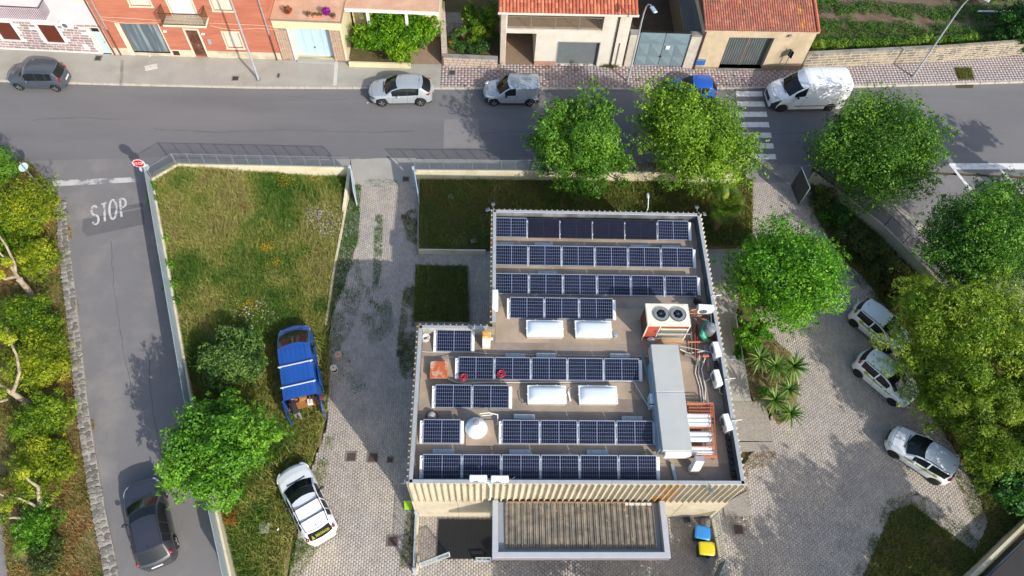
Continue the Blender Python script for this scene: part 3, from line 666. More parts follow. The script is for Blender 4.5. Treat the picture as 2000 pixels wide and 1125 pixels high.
# ---------------------------------------------------------------- skylights
sky_fr = mat('skylight_kerb', '#d2d4d2', rough=.5, var=.06, scale=4)
domem = mat('skylight_dome', '#c9d2d8', rough=.18, var=.02, spec=.5, coat=.4)
for x, y, w_, lab in ((1064, 641, 1.85, 'left skylight of the upper pair'), (1159, 642, 1.85, 'right skylight of the upper pair'), (1068, 770, 1.85, 'left skylight of the lower pair'), (1168, 770.5, 1.85, 'right skylight of the lower pair')):
    p = G(x, y, RZ + .35); t = thing('skylight', 'white domed rectangular roof light, ' + lab, 'skylight', (p.x, p.y, RZ), 0, 'skylights on the flat roof')
    d_ = .92
    g = MB(); g.box((0, 0, .15), (w_ - .08, d_ - .08, .3)); g.build('upstand', mat('skylight_upstand', '#a9a59d', rough=.8, var=.12), t, world=False)
    g = MB()
    for c, s_ in (((0, -d_ / 2 + .04, .32), (w_, .08, .06)), ((0, d_ / 2 - .04, .32), (w_, .08, .06)), ((-w_ / 2 + .04, 0, .32), (.08, d_ - .16, .06)), ((w_ / 2 - .04, 0, .32), (.08, d_ - .16, .06))): g.box(c, s_, bev=.012)
    g.build('frame', sky_fr, t, world=False)
    g = MB(); nx, ny = 14, 8
    vs = []; 
    for i in range(nx + 1):
        for j in range(ny + 1):
            u, v = i / nx * 2 - 1, j / ny * 2 - 1
            h = .16 * (1 - abs(u) ** 4) ** .6 * (1 - abs(v) ** 3.5) ** .6
            vs.append((u * (w_ / 2 - .06), v * (d_ / 2 - .06), .335 + h))
    g.add(vs, [(i * (ny + 1) + j, (i + 1) * (ny + 1) + j, (i + 1) * (ny + 1) + j + 1, i * (ny + 1) + j + 1) for i in range(nx) for j in range(ny)]); g.build('dome', domem, t, True, False)
    for xx, yy in ((-.45, d_ / 2), (.45, d_ / 2), (-w_ / 2, 0), (w_ / 2, 0), (-.45, -d_ / 2), (.45, -d_ / 2)):
        g = MB(); g.box((xx, yy, .33), (.05, .05, .07), bev=.01); g.build('latch', sky_fr, t, world=False)

# ---------------------------------------------------------------- chiller with two fans
cl = thing('chiller_unit', 'large cream and rust-red rooftop chiller with two round fans', 'chiller', (0, 0, 0))
a, b_, c_ = G(1260, 595, RZ + 1.55), G(1343, 595, RZ + 1.55), G(1348, 636, RZ + 1.55)
cl.location = ((a.x + b_.x) / 2, (a.y + c_.y) / 2, RZ); CW, CD, CH = (b_ - a).length, a.y - G(1266, 637, RZ + 1.55).y, 1.55
creamw = mat('chiller_cream', '#d8d3c2', rough=.5, var=.06, scale=3, c2='#b4a88c', pscale=2.5, lo=.56, hi=.75); redp = mat('chiller_red', '#a84d35', rough=.6, var=.12, scale=3, c2='#8a3d2c', pscale=2); dkred = mat('chiller_dark_red', '#5a2722', rough=.6, var=.15)
fin = mat('coil_fins', '#8e8a78', rough=.6, metal=.3, var=.2, scale=20, stretch=(1, 1, .1))
g = MB(); g.box((0, 0, CH / 2 + .08), (CW - .06, CD - .06, CH - .2)); g.build('body', dkred, cl, world=False)
g = MB(); hx, hy = CW / 2, CD / 2
fans = [(-.19 * CW + .06, .02), (.23 * CW, .02)]; FR = .36
# top plate with two round holes
vs = []; fs = []
def plate_hole(g, cx, cy, r, x0, x1, y0, y1, z, n=24):
    o = []
    for k in range(n):
        t_ = 2 * math.pi * k / n; dx, dy = math.cos(t_), math.sin(t_)
        s_ = min((x1 - cx) / dx if dx > 1e-9 else 1e9, (x0 - cx) / dx if dx < -1e-9 else 1e9, (y1 - cy) / dy if dy > 1e-9 else 1e9, (y0 - cy) / dy if dy < -1e-9 else 1e9)
        o.append(((cx + r * dx, cy + r * dy, z), (cx + s_ * dx, cy + s_ * dy, z)))
    for k in range(n):
        a_, b2 = o[k], o[(k + 1) % n]; g.add([a_[0], a_[1], b2[1], b2[0]], [(0, 1, 2, 3)])
        for (cxx, cyy) in ((x0, y0), (x1, y0), (x1, y1), (x0, y1)):
            if (a_[1][0] - b2[1][0]) and (a_[1][1] - b2[1][1]) and min(abs(a_[1][0] - cxx), abs(b2[1][0] - cxx)) < 1e-6 and min(abs(a_[1][1] - cyy), abs(b2[1][1] - cyy)) < 1e-6:
                g.add([a_[1], (cxx, cyy, z), b2[1]], [(0, 1, 2)])
mid = (fans[0][0] + fans[1][0]) / 2
plate_hole(g, fans[0][0], fans[0][1], FR, -hx, mid, -hy, hy, CH + .06); plate_hole(g, fans[1][0], fans[1][1], FR, mid, hx, -hy, hy, CH + .06)
for c, s_ in (((0, -hy + .01, CH), (CW, .03, .12)), ((0, hy - .01, CH), (CW, .03, .12)), ((-hx + .01, 0, CH), (.03, CD - .07, .12)), ((hx - .01, 0, CH), (.03, CD - .07, .12))): g.box(c, s_)
g.build('top_plate', creamw, cl, world=False)
for fx, fy in fans:
    g = MB(); g.lathe([(FR - .005, CH - .16), (FR, CH + .065), (FR + .05, CH + .10), (FR + .055, CH + .064), (FR - .01, CH - .2)], (fx, fy, 0), 24)
    ring = g.build('fan_ring', mat('fan_ring', '#8b8272', rough=.6, metal=.2, var=.15), cl, True, False)
    g = MB(); g.lathe([(.001, CH - .19), (FR - .006, CH - .19), (FR - .006, CH - .185), (.001, CH - .185)], (fx, fy, 0), 20); g.build('fan_well', mat('fan_well', '#15161a', rough=.8, var=0), ring, world=False)
    g = MB()
    for k in range(5):
        t_ = k * 2 * math.pi / 5 + fx; c0, s0 = math.cos(t_), math.sin(t_)
        def P(r, o_, z): return (fx + r * c0 - o_ * s0, fy + r * s0 + o_ * c0, CH + z)
        g.add([P(.07, -.05, -.08), P(.07, .05, -.04), P(.32, .15, -.03), P(.33, -.10, -.11)], [(0, 1, 2, 3)])
    g.lathe([(.02, CH - .12), (.08, CH - .1), (.07, CH - .02), (.02, CH)], (fx, fy, 0), 10); g.build('fan_blade', mat('fan_blade', '#5d6065', rough=.5, metal=.2, var=.1), ring, world=False)
    g = MB()
    for k in range(3): g.lathe([(FR * (k + 1) / 3 - .012, CH + .09), (FR * (k + 1) / 3, CH + .095), (FR * (k + 1) / 3 - .012, CH + .1)], (fx, fy, 0), 24)
    for k in range(3):
        t_ = k * math.pi / 3 + .3; g.beam((fx + FR * math.cos(t_), fy + FR * math.sin(t_), CH + .1), (fx - FR * math.cos(t_), fy - FR * math.sin(t_), CH + .1), .010)
    g.build('fan_guard', steel, ring, world=False)
g = MB(); g.box((-hx + .33, -hy + .012, CH * .5 + .05), (.60, .03, CH - .2)); g.build('front_panel', redp, cl, world=False)
g = MB(); g.box((.32, -hy - .0, CH - .09), (CW - .72, .03, .1)); g.build('red_band', redp, cl, world=False)
for z in (.95, .42):
    g = MB(); g.box((.33, -hy + .012, z), (CW - .8, .03, .42)); g.build('coil', fin, cl, world=False)
g = MB()
for z in (1.2, .66, .17): g.box((.33, -hy + .0, z), (CW - .78, .05, .05))
for x in (-hx + .02, -hx + .65, hx - .03): g.box((x, -hy + .0, CH / 2 + .05), (.05, .06, CH - .1))
g.build('frame_rail', creamw, cl, world=False)
g = MB(); g.tube([(-.45, -hy - .16, 1.02), (hx + .1, -hy - .16, 1.0)], .035, 8); g.tube([(-.45, -hy - .16, .5), (hx - .2, -hy - .16, .5)], .03, 8); g.tube([(-.5, -hy - .02, 1.02), (-.5, -hy - .16, 1.02), (-.42, -hy - .16, 1.02)], .03, 8); g.build('pipe', steel, cl, world=False)
g = MB(); g.ball((-hx + .42, -hy - .14, .34), .17, 12, 8, squash=(1.3, .8, .8)); g.build('foil_bag', mat('foil', '#b9c3c8', rough=.25, metal=.5, var=.2, scale=10), cl, True, False)
g = MB(); g.box((0, -hy - .05, .04), (CW + .1, .1, .08)); g.box((0, hy - .05, .04), (CW + .1, .1, .08)); g.build('base_rail', mat('wood_base', '#b98a63', rough=.8, var=.2), cl, world=False)

# ---------------------------------------------------------------- long grey duct
du = thing('air_duct', 'long pale grey sheet-metal duct running north to south beside the chiller', 'duct')
zt = RZ + .95
q = [G(1271, 672, zt), G(1326, 673, zt), G(1350, 873, zt), G(1294, 880, zt)]
X0 = (q[0].x + q[3].x) / 2; X1 = (q[1].x + q[2].x) / 2; Y0 = q[3].y; Y1 = q[0].y; YJ = G(1305, 766, zt).y
du.location = ((X0 + X1) / 2, Y0, RZ); ductm = mat('duct_metal', '#a7aaa6', rough=.6, metal=0, var=.05, scale=1.2)
for ya, yb in ((Y0, YJ), (YJ + .012, Y1)):
    g = MB(); g.box(((X0 + X1) / 2, (ya + yb) / 2, RZ + .62), (X1 - X0, yb - ya, .66), bev=.02); g.build('duct_section', ductm, du)
g = MB(); g.box((X0 - .05, (Y0 + Y1) / 2 - .4, RZ + .45), (.10, (Y1 - Y0) * .82, .62)); g.build('side_casing', mat('casing_blue_grey', '#8fa0ac', rough=.4, metal=.3, var=.06), du)
g = MB(); g.box(((X0 + X1) / 2 + .05, Y0 - .09, RZ + .6), (X1 - X0 - .15, .18, .5), bev=.02); g.build('end_cap', white_metal, du)
g = MB()
for y in (Y0 + .3, (Y0 + YJ) / 2, YJ + .4, Y1 - .3):
    for x in (X0 + .1, X1 - .1): g.box((x, y, RZ + .15), (.05, .05, .3))
g.build('leg', steel, du)
def onroof(name, lab, cat, x, y, z=0., rz=0, group=None): p = G(x, y, RZ + z); return thing(name, lab, cat, (p.x, p.y, RZ), rz, group)
t = onroof('inverter_cabinet', 'pale blue-grey cabinet strapped to the west side of the long duct', 'cabinet', 1275, 782, .6)
g = MB(); g.box((0, 0, .4), (.3, .62, .62), bev=.02); g.build('cabinet', mat('cabinet_blue_grey', '#9fb0bb', rough=.45, var=.06), t, world=False); g = MB(); g.box((.02, -.25, .72), (.5, .05, .04)); g.build('strap', black, t, world=False)
t = onroof('steel_channel', 'long galvanised channel leaning against the west side of the duct', 'beam', 1262, 722, .1)
p, q2 = G(1253, 690, RZ + .12), G(1270, 752, RZ + .12)
g = MB(); g.beam(p, q2, .14, .05); g.beam(p + Vector((.06, 0, .03)), q2 + Vector((.06, 0, .03)), .02, .1); g.build('channel', mat('channel_steel', '#7c868e', rough=.5, metal=.4, var=.1), t)
t = onroof('steel_channel', 'short grey metal post lying on the roof near the south parapet', 'beam', 1317, 925, .1)
p, q2 = G(1312, 906, RZ + .12), G(1321, 945, RZ + .12); g = MB(); g.beam(p, q2, .14, .12); g.build('post', steel, t)

# ---------------------------------------------------------------- air-conditioning outdoor units
acw = mat('ac_white', '#dcdedd', rough=.4, var=.04)
def ac(x, y, z, rz, lab, sz=(.8, .3, .55)):
    p = G(x, y, z + sz[2]); t = thing('ac_unit', lab, 'air conditioner', (p.x, p.y, z), rz, 'air conditioner outdoor units on the roof')
    w_, d_, h = sz
    g = MB(); g.box((0, 0, h / 2 + .06), (w_, d_, h), bev=.03); g.build('casing', acw, t, True, False)
    g = MB(); g.lathe([(.02, 0), (.2, 0), (.22, .012), (.02, .014)], (-.1, -d_ / 2 - .004, h / 2 + .06), 18, axis='Y'); g.build('fan_grille', mat('ac_grille', '#5b6066', rough=.6, var=.1), t, world=False)
    g = MB(); g.box((-w_ * .32, 0, .03), (.06, d_ + .14, .06)); g.box((w_ * .32, 0, .03), (.06, d_ + .14, .06)); g.build('foot', steel, t, world=False)
    g = MB(); g.tube([(w_ / 2, .05, .2), (w_ / 2 + .1, .05, .2), (w_ / 2 + .16, .08, .04), (w_ / 2 + .3, .2, .03)], .022, 6); g.build('pipe', mat('pipe_wrap', '#c9c7bf', rough=.7, var=.1), t, world=False)
    return t
ac(1379, 600, RZ + .35, -.06, 'white outdoor unit on a stand at right of the chiller'); ac(1400, 682, RZ + .1, -1.45, 'white unit facing the east parapet, northernmost of the three in line'); ac(1402, 737, RZ + .1, -1.45, 'white unit by the east parapet with grey bracket, middle one'); ac(1421, 824, RZ + .1, -1.42, 'white unit by the east parapet above the dark blocks')
ac(967, 583, RZ + .3, 1.57, 'slim white unit beside the west parapet with a dark label', (1.0, .3, .55)); ac(934, 934, RZ + .28, 0., 'left of the two white units on the south parapet', (.78, .28, .45)); ac(976, 935, RZ + .28, 0., 'right of the two white units on the south parapet', (.78, .28, .45))

# ---------------------------------------------------------------- tank, pump, pipes
tk = onroof('expansion_tank', 'silver upright tank in the pipework right of the chiller', 'tank', 1388, 640, .9)
g = MB(); g.lathe([(.05, .25), (.2, .27), (.27, .4), (.27, .95), (.22, 1.05), (.08, 1.1), (.03, 1.1)], n=20); g.build('vessel', mat('tank_silver', '#8b9093', rough=.35, metal=.5, var=.08), tk, True, False)
g = MB(); g.tube([(-.08, 0, 1.08), (-.06, 0, 1.17), (.06, 0, 1.17), (.08, 0, 1.08)], .014, 6); g.build('lifting_handle', steel, tk, world=False)
g = MB(); [g.beam((.2 * math.cos(a_), .2 * math.sin(a_), 0), (.2 * math.cos(a_), .2 * math.sin(a_), .32), .04) for a_ in (0, 2.1, 4.2)]; g.build('leg', darkmetal, tk, world=False)
t = onroof('circulation_pump', 'rust-red round pump base below the silver tank', 'pump', 1391, 660, .15)
g = MB(); g.lathe([(.05, 0), (.2, .02), (.2, .12), (.08, .2), (.06, .42), (.02, .44)], n=16); g.build('housing', mat('pump_red', '#8a3b2c', rough=.6, var=.15), t, True, False); g = MB(); g.cyl((0, 0, .2), (.0, .12, .75), .03); g.build('riser', steel, t, world=False)
t = onroof('green_cover', 'teal green plastic cover hanging around the silver tank', 'cover', 1377, 650, .3)
g = MB(); pts = [G(1383, 626, RZ + .7), G(1374, 640, RZ + .6), G(1371, 654, RZ + .45), G(1378, 663, RZ + .3), G(1385, 664, RZ + .25)]; g.tube(pts, [.05, .13, .16, .13, .05], 8); g.build('sheet', mat('teal_plastic', '#2f8f72', rough=.5, var=.12), t, True)
copper = mat('copper_pipe', '#96583f', rough=.5, metal=.35, var=.15); copper2 = mat('orange_pipe', '#a9613f', rough=.55, var=.12); greypipe = mat('grey_pipe', '#7d7266', rough=.7, var=.15); whitecab = mat('white_cable', '#cfccc2', rough=.6, var=.06)
def pipes(name, lab, cat, runs, part='pipe'):
    a0 = runs[0][0][0]; t = thing(name, lab, cat, (a0.x, a0.y, RZ))
    for pts, r, m in runs: g = MB(); g.tube(pts, r, 6); g.build(part, m, t, True)
    return t
def rp(*pp): return [G(x, y, RZ + z) for x, y, z in pp]
pipes('copper_pipework', 'tangle of copper and grey pipes between chiller and silver tank', 'pipework',
      [(rp((1347, 612, .5), (1362, 612, .5), (1366, 622, .4), (1380, 625, .4)), .05, copper), (rp((1350, 606, .7), (1360, 604, .7), (1372, 607, .6)), .04, copper2), (rp((1350, 618, .3), (1364, 622, .3), (1366, 640, .2), (1367, 662, .15)), .045, greypipe), (rp((1356, 626, .25), (1357, 665, .2), (1358, 690, .15)), .04, copper), (rp((1350, 630, .2), (1351, 690, .15)), .035, greypipe), (rp((1343, 668, .2), (1396, 667, .2)), .045, copper2), (rp((1352, 608, .45), (1358, 618, .45), (1370, 616, .45)), .05, mat('beige_pipe', '#9d7d5e', rough=.6, var=.1)), (rp((1362, 628, .3), (1373, 643, .2)), .06, greypipe), (rp((1360, 596, .6), (1377, 605, .6)), .03, steel), (rp((1345, 612, .35), (1368, 600, .35), (1376, 606, .3)), .04, copper), (rp((1361, 634, .2), (1361, 700, .12)), .05, mat('dark_red_pipe', '#6a2c22', rough=.6, var=.12))])
pipes('grey_pipe_fittings', 'grey pipe bends and flexible conduit between the duct and the east air conditioners', 'pipework',
      [(rp((1328, 682, .1), (1345, 690, .1), (1375, 686, .12), (1377, 700, .1), (1370, 720, .06), (1378, 760, .06), (1376, 785, .06)), .03, whitecab), (rp((1361, 700, .08), (1358, 730, .06), (1366, 755, .06), (1370, 785, .06)), .028, whitecab), (rp((1366, 690, .08), (1364, 730, .06), (1372, 760, .06), (1374, 785, .06)), .028, whitecab), (rp((1337, 692, .12), (1352, 696, .12), (1362, 706, .1)), .09, greypipe), (rp((1362, 700, .12), (1360, 714, .1)), .09, greypipe), (rp((1382, 700, .1), (1384, 726, .1)), .09, greypipe), (rp((1388, 690, .15), (1399, 705, .15), (1396, 718, .1)), .06, mat('dark_pipe', '#2e2f31', rough=.6, var=.1)), (rp((1378, 745, .08), (1390, 738, .08)), .03, whitecab), (rp((1372, 695, .2), (1384, 695, .2)), .08, mat('brick_red_pipe', '#b5533a', rough=.6, var=.1)), (rp((1328, 676, .3), (1400, 690, .3)), .012, whitecab)])
t = onroof('walkway_plate', 'flat grey board on the roof beside the upper east air conditioner', 'board', 1384, 690, .05, .1)
g = MB(); g.box((0, 0, .04), (.38, 1.0, .05), bev=.01); g.build('board', mat('board_grey', '#8b8880', rough=.85, var=.12), t, world=False)
# copper pipe rack round white insulated ducts
rk = onroof('pipe_rack', 'rack of orange copper pipes around white cylinders east of the duct', 'pipe rack', 1365, 840, .4)
for y in (812, 821, 829, 848, 858, 884 - 8, 884):
    a_, b2 = G(1341 + (y - 812) * .13, y, RZ + .42), G(1387 + (y - 812) * .08, y, RZ + .42)
    g = MB(); g.tube([a_, b2], .13 if y not in (876, 884) else .1, 10); g.build('white_cylinder', mat('cylinder_white', '#d4d7d8', rough=.4, var=.06), rk, True)
fr = [(1342, 787, .6), (1393, 787, .6), (1399, 890, .6), (1334, 890, .6), (1336, 872, .6), (1396, 872, .6)]
for dz, off in ((.6, 0), (.48, 2), (.34, 3.5)):
    g = MB()
    A, B, C_, D_, E_, F_ = [G(x, y + off, RZ + dz) for x, y, _ in fr]
    for u, v in ((A, B), (B, C_), (C_, D_), (D_, E_), (E_, F_)): g.tube([u, v], .026, 6)
    u, v = G(1387, 790 + off, RZ + dz), G(1392, 880 + off, RZ + dz); g.tube([u, v], .024, 6)
    for yy in (795, 802, 808, 833): u, v = G(1345, yy + off, RZ + dz), G(1393, yy + 1 + off, RZ + dz); g.tube([u, v], .018, 5)
    g.build('pipe_loop', (copper2, copper, copper2)[int(off) % 3], rk)
g = MB()
for k in range(13):
    u = G(1387.5 + k * .45, 792 + k * 7.4, RZ + .5); v = G(1394 + k * .45, 792 + k * 7.4, RZ + .5); g.tube([u, v], .02, 5)
for x, y in ((1393, 787), (1399, 890), (1335, 890), (1342, 788), (1396, 840), (1337, 873)): u = G(x, y, RZ + .6); g.tube([u, (u.x, u.y, RZ)], .025, 6)
g.build('rung', copper2, rk)
t = onroof('vent_elbow', 'grey-white square vent elbow standing south of the copper pipe rack', 'vent', 1357, 908, .4)
g = MB(); g.box((-.02, -.12, .2), (.42, .3, .4), bev=.02); g.build('base', mat('vent_white', '#c2c0b8', rough=.6, var=.1), t, world=False); g = MB(); vs = [(-.2, .0, .4), (.2, .0, .4), (.2, -.26, .4), (-.2, -.26, .4), (-.02, .34, .72), (.36, .3, .72), (.33, .02, .86), (-.05, .04, .86)]; g.add(vs, [(0, 1, 2, 3), (4, 7, 6, 5), (0, 4, 5, 1), (1, 5, 6, 2), (2, 6, 7, 3), (3, 7, 4, 0)]); g.build('hood', mat('vent_white', '#c2c0b8'), t, world=False)
# row of dark sacks/blocks along the east parapet
blockm = mat('dark_block', '#3b3630', rough=.95, var=.25, scale=6, bump=.3, bscale=25)
wn = ['northernmost', 'second', 'third', 'fourth', 'fifth', 'sixth', 'seventh', 'southernmost']
for k in range(8):
    y = 853 + k * 12.3; x = 1425 + k * 1.95; p = G(x, y, RZ + .2)
    t = thing('ballast_block', 'dark dirty block by the east parapet, %s of the row' % wn[k], 'block', (p.x, p.y, RZ), random.uniform(-.12, .12), 'dark blocks along the east parapet')
    g = MB(); g.box((0, 0, .11), (.34, .26, .22), bev=.05); g.build('block', blockm, t, True, False)
    if k % 2 == 1: g = MB(); g.beam((.02, -.06, .23), (.16, .1, .25), .03); g.build('strap', greypipe, t, world=False)
# cone cowl, little dome, hatch, chimney
t = onroof('vent_cone', 'big shiny white conical ventilator with a grey cap', 'ventilator', 930, 832, .45)
whitegloss = mat('white_gloss', '#dbe4e8', rough=.22, var=.02, coat=.5)
g = MB(); g.lathe([(.5, 0), (.5, .12), (.52, .14), (.53, .2), (.42, .42), (.2, .68), (.12, .78), (.11, .8)], n=36); g.build('cone', whitegloss, t, True, False, 60)
g = MB(); g.lathe([(.1, .78), (.1, .9), (.145, .9), (.15, .95), (.06, 1.0), (.01, 1.0)], n=18); g.build('cap', mat('cap_grey', '#7c838a', rough=.5, var=.05), t, True, False)
g = MB(); g.beam((.02, -.2, .68), (-.06, -.48, .3), .008); g.ball((0, -.16, .73), .025, 8, 5); g.build('seam', greypipe, t, world=False)
t2 = onroof('roof_plinth', 'square membrane-covered plinth under the white conical ventilator', 'plinth', 937, 845, .03); g = MB(); g.box((0, 0, .03), (1.3, 1.25, .06), bev=.02); g.build('plinth', rm2, t2, world=False)
pipes('vent_pipe', 'thin white pipe looping from the cone ventilator down to the roof', 'pipe', [(rp((937, 808, .6), (955, 806, .6), (972, 810, .5), (972, 822, .1), (971, 830, .02)), .025, whitecab), (rp((940, 812, .5), (962, 810, .5)), .02, whitecab)])
t = onroof('roof_dome', 'small clear dome on a round red base near the southwest panels', 'dome', 843, 812, .15)
g = MB(); g.lathe([(.28, 0), (.3, .05), (.27, .1), (.2, .1)], n=20); g.build('base', mat('dome_red', '#6e2a26', rough=.6, var=.1), t, world=False); g = MB(); g.lathe([(.22, .1), (.2, .2), (.14, .28), (.05, .32), (.005, .325)], n=20); g.build('cover', mat('clear_dome', '#aeb0ac', rough=.1, metal=.3, var=.1, coat=.5), t, True, False)
t = onroof('roof_hatch', 'square roof hatch with a rust-stained lid by the west parapet', 'hatch', 857, 722, .3)
g = MB(); g.box((0, 0, .15), (.8, .8, .3)); g.build('kerb', mat('hatch_kerb', '#8e7f6b', rough=.8, var=.15), t, world=False); g = MB(); g.box((0, 0, .33), (.84, .86, .06), bev=.015); g.build('lid', mat('rusty_lid', '#b9a48c', rough=.75, var=.12, scale=3, c2='#a9532c', pscale=2.2, lo=.38, hi=.5, obj=True), t, world=False)
t = onroof('chimney', 'white masonry flue with an orange lichen-covered cap at the inner corner', 'chimney', 950, 660, .6)
g = MB(); g.box((0, -.1, .45), (.4, .42, .9), bev=.01); g.build('shaft', mat('chimney_white', '#cbc9c0', rough=.8, var=.08), t, world=False); g = MB(); g.box((0, .0, .97), (.42, .34, .14), bev=.03); g.build('cap', mat('lichen_orange', '#c78a25', rough=.95, var=.25, scale=9, c2='#b9a77d', pscale=4), t, world=False)
g = MB(); g.cyl((.2, -.05, .62), (.32, -.05, .62), .08, n=12); g.build('flue', mat('chimney_white', '#cbc9c0'), t, world=False)
# dark antenna bracket, cable coils, loose cables
t = onroof('black_bracket', 'black angular bracket on the roof beneath the chiller corner', 'bracket', 1363, 588, .2)
t = None or t
g = MB(); g.box((0, 0, .25), (.3, .35, .5), bev=.02, rz=.6); g.build('bracket', black, t, world=False)
def coil(x, y, z, r, turns, m, lab, w_=.011, jx=.03, name='cable_coil'):
    p = G(x, y, z); t = thing(name, lab, 'cable coil', (p.x, p.y, z)); pts = []
    for k in range(turns * 18):
        a_ = k * 2 * math.pi / 18; ph = k / (turns * 18)
        pts.append((r * (1 - .25 * random.random() * .4 - .12 * math.sin(ph * 9)) * math.cos(a_) + jx * math.sin(ph * 17), r * (1 - .2 * random.random() * .4) * math.sin(a_) + jx * math.cos(ph * 13) * 1.3, .01 + .07 * ph + .01 * random.random()))
    g = MB(); g.tube(pts, w_, 5); g.build('cable', m, t, True, False); return t
coil(829, 650, RZ + .02, .2, 7, mat('white_coil', '#dcdcda', rough=.5, var=.04), 'upper loop of the white cable coil in the corner of the roof', .014, .05); coil(831, 661, RZ + .02, .19, 5, MATS['white_coil'], 'lower loop of the white cable coil in the corner of the roof', .014, .04)
redc = mat('red_cable', '#a8243c', rough=.5, var=.08)
zp = low + PDZ * .2
coil(905, 738, RZ + .26, .15, 6, redc, 'left bundle of red cable lying on a solar panel', .013, .05); coil(979, 731, RZ + .30, .15, 7, redc, 'right bundle of red cable lying on a solar panel', .013, .05)
coil(921, 640, PZ + .04, .11, 3, mat('blue_hose', '#3d5a72', rough=.5, var=.1), 'blue-grey hose ring hung over the parapet above the single panel', .012, .01)
def cable(pts, r, m, lab, name='cable'):
    P = rp(*pts); sm = []
    for i in range(len(P) - 1):
        for k in range(6):
            u = k / 6; p0, p1, p2, p3 = P[max(i - 1, 0)], P[i], P[i + 1], P[min(i + 2, len(P) - 1)]
            sm.append(.5 * ((2 * p1) + (p2 - p0) * u + (2 * p0 - 5 * p1 + 4 * p2 - p3) * u * u + (3 * p1 - p0 - 3 * p2 + p3) * u ** 3))
    sm.append(P[-1]); g = MB(); g.tube(sm, r, 5); return tag(g.build(name, m), lab, 'cable')
cable([(873, 738, .06), (884, 744, .03), (905, 748.5, .03), (950, 747, .03), (1040, 747, .03), (1140, 746, .03), (1228, 744.5, .03), (1244, 757, .03), (1257, 778, .03), (1266, 793, .1)], .022, whitecab, 'white conduit sweeping from the rusty hatch along the row to the duct')
cable([(874, 741, .06), (888, 748.5, .03), (910, 750.5, .03), (960, 749.2, .03), (1100, 749, .03), (1226, 747, .03), (1240, 762, .03), (1252, 781, .03), (1262, 797, .1)], .018, greypipe, 'grey conduit running just below the white one from the rusty hatch')
cable([(816, 683, .03), (830, 687, .02), (860, 687.5, .02), (925, 688.5, .02), (960, 691, .02), (1040, 693, .05), (1200, 695, .03), (1272, 696, .05)], .012, whitecab, 'thin white cable across the roof north of the row of five')
cable([(850, 697.3, .03), (893, 697.6, .25)], .015, steel, 'short metal rod projecting west from the row of five')
cable([(963, 430, .02), (964, 500, .02), (964, 560, .02)], .014, greypipe, 'grey cable along the west parapet beside the top three rows')
cable([(1347, 472, .02), (1353, 488, .1), (1357, 522, .05), (1363, 560, .05), (1369, 592, .05), (1372, 600, .3)], .010, whitecab, 'thin white cable down the east ends of the top rows')
cable([(1109, 762, .03), (1116, 757, .03), (1135, 750, .03), (1137, 748, .03)], .012, whitecab, 'white lead between the lower skylights')
cable([(1384, 592, .02), (1388, 606, .4), (1389, 632, .9)], .02, steel, 'grey hose from the stand-mounted air conditioner to the tank')
t = onroof('cable_duct', 'short white plastic duct leaning by the lower left skylight', 'duct', 1112, 773, .1, .18); g = MB(); g.box((0, 0, .04), (.09, .5, .06), bev=.01); g.build('duct', white_metal, t, world=False)
t = onroof('roof_ventilator', 'small round shiny vent cap beside the upper right skylight', 'vent', 1202, 655, .2); g = MB(); g.lathe([(.08, 0), (.08, .2), (.12, .2), (.11, .28), (.02, .3)], n=14); g.build('cap', mat('foil', '#b9c3c8'), t, True, False)
cable([(1013, 764, .03), (1015, 778, .03), (1022, 788, .05), (1026, 786, .02)], .035, mat('rag', '#8d7d72', rough=.9, var=.2), 'crumpled brown strip lying west of the lower left skylight', 'rag')
# white safety post with lamp arm on the north parapet
p = G(1264, 411, PZ); t = thing('swan_neck_lamp', 'pale curved lamp arm rising from the north parapet', 'lamp', (p.x, p.y, PZ))
g = MB(); g.tube([(0, 0, 0), (0, .02, .25), (-.02, .2, .5), (-.02, .35, .6)], .03, 8); g.build('arm', mat('pale_green_metal', '#a9b8b4', rough=.4, var=.05), t, True, False); g = MB(); g.ball((-.03, .52, .62), .1, 10, 6, squash=(.75, 2., .5)); g.build('lamp_head', MATS['pale_green_metal'], t, True, False)
for x, y, lab in ((1398, 578, 'upper'), (1424, 741, 'middle'), (1437, 822, 'lower')):
    p = G(x, y, PZ + .05); g = MB(); g.beam((p.x - .2, p.y, p.z), (p.x + .3, p.y + .05, p.z + .02), .03); g.beam((p.x + .02, p.y, p.z - .1), (p.x + .02, p.y, p.z + .08), .03); tag(g.build('parapet_bracket', white_metal), 'thin pale bracket across the east parapet, %s one' % lab, 'bracket', 'brackets on the east parapet')
# white drain pipe from the two parapet air conditioners
p0, p1 = G(958, 943, PZ + .05), G(958, 972, 3.6); g = MB(); g.tube([G(945, 940, PZ + .02), G(953, 942, PZ + .05), Vector((p0.x, YS - .03, PZ - .1)), Vector((p0.x, YS - .05, 3.7))], .04, 8); tag(g.build('drain_hose', white_metal), 'white hose bending over the south parapet from the left air conditioner', 'hose')

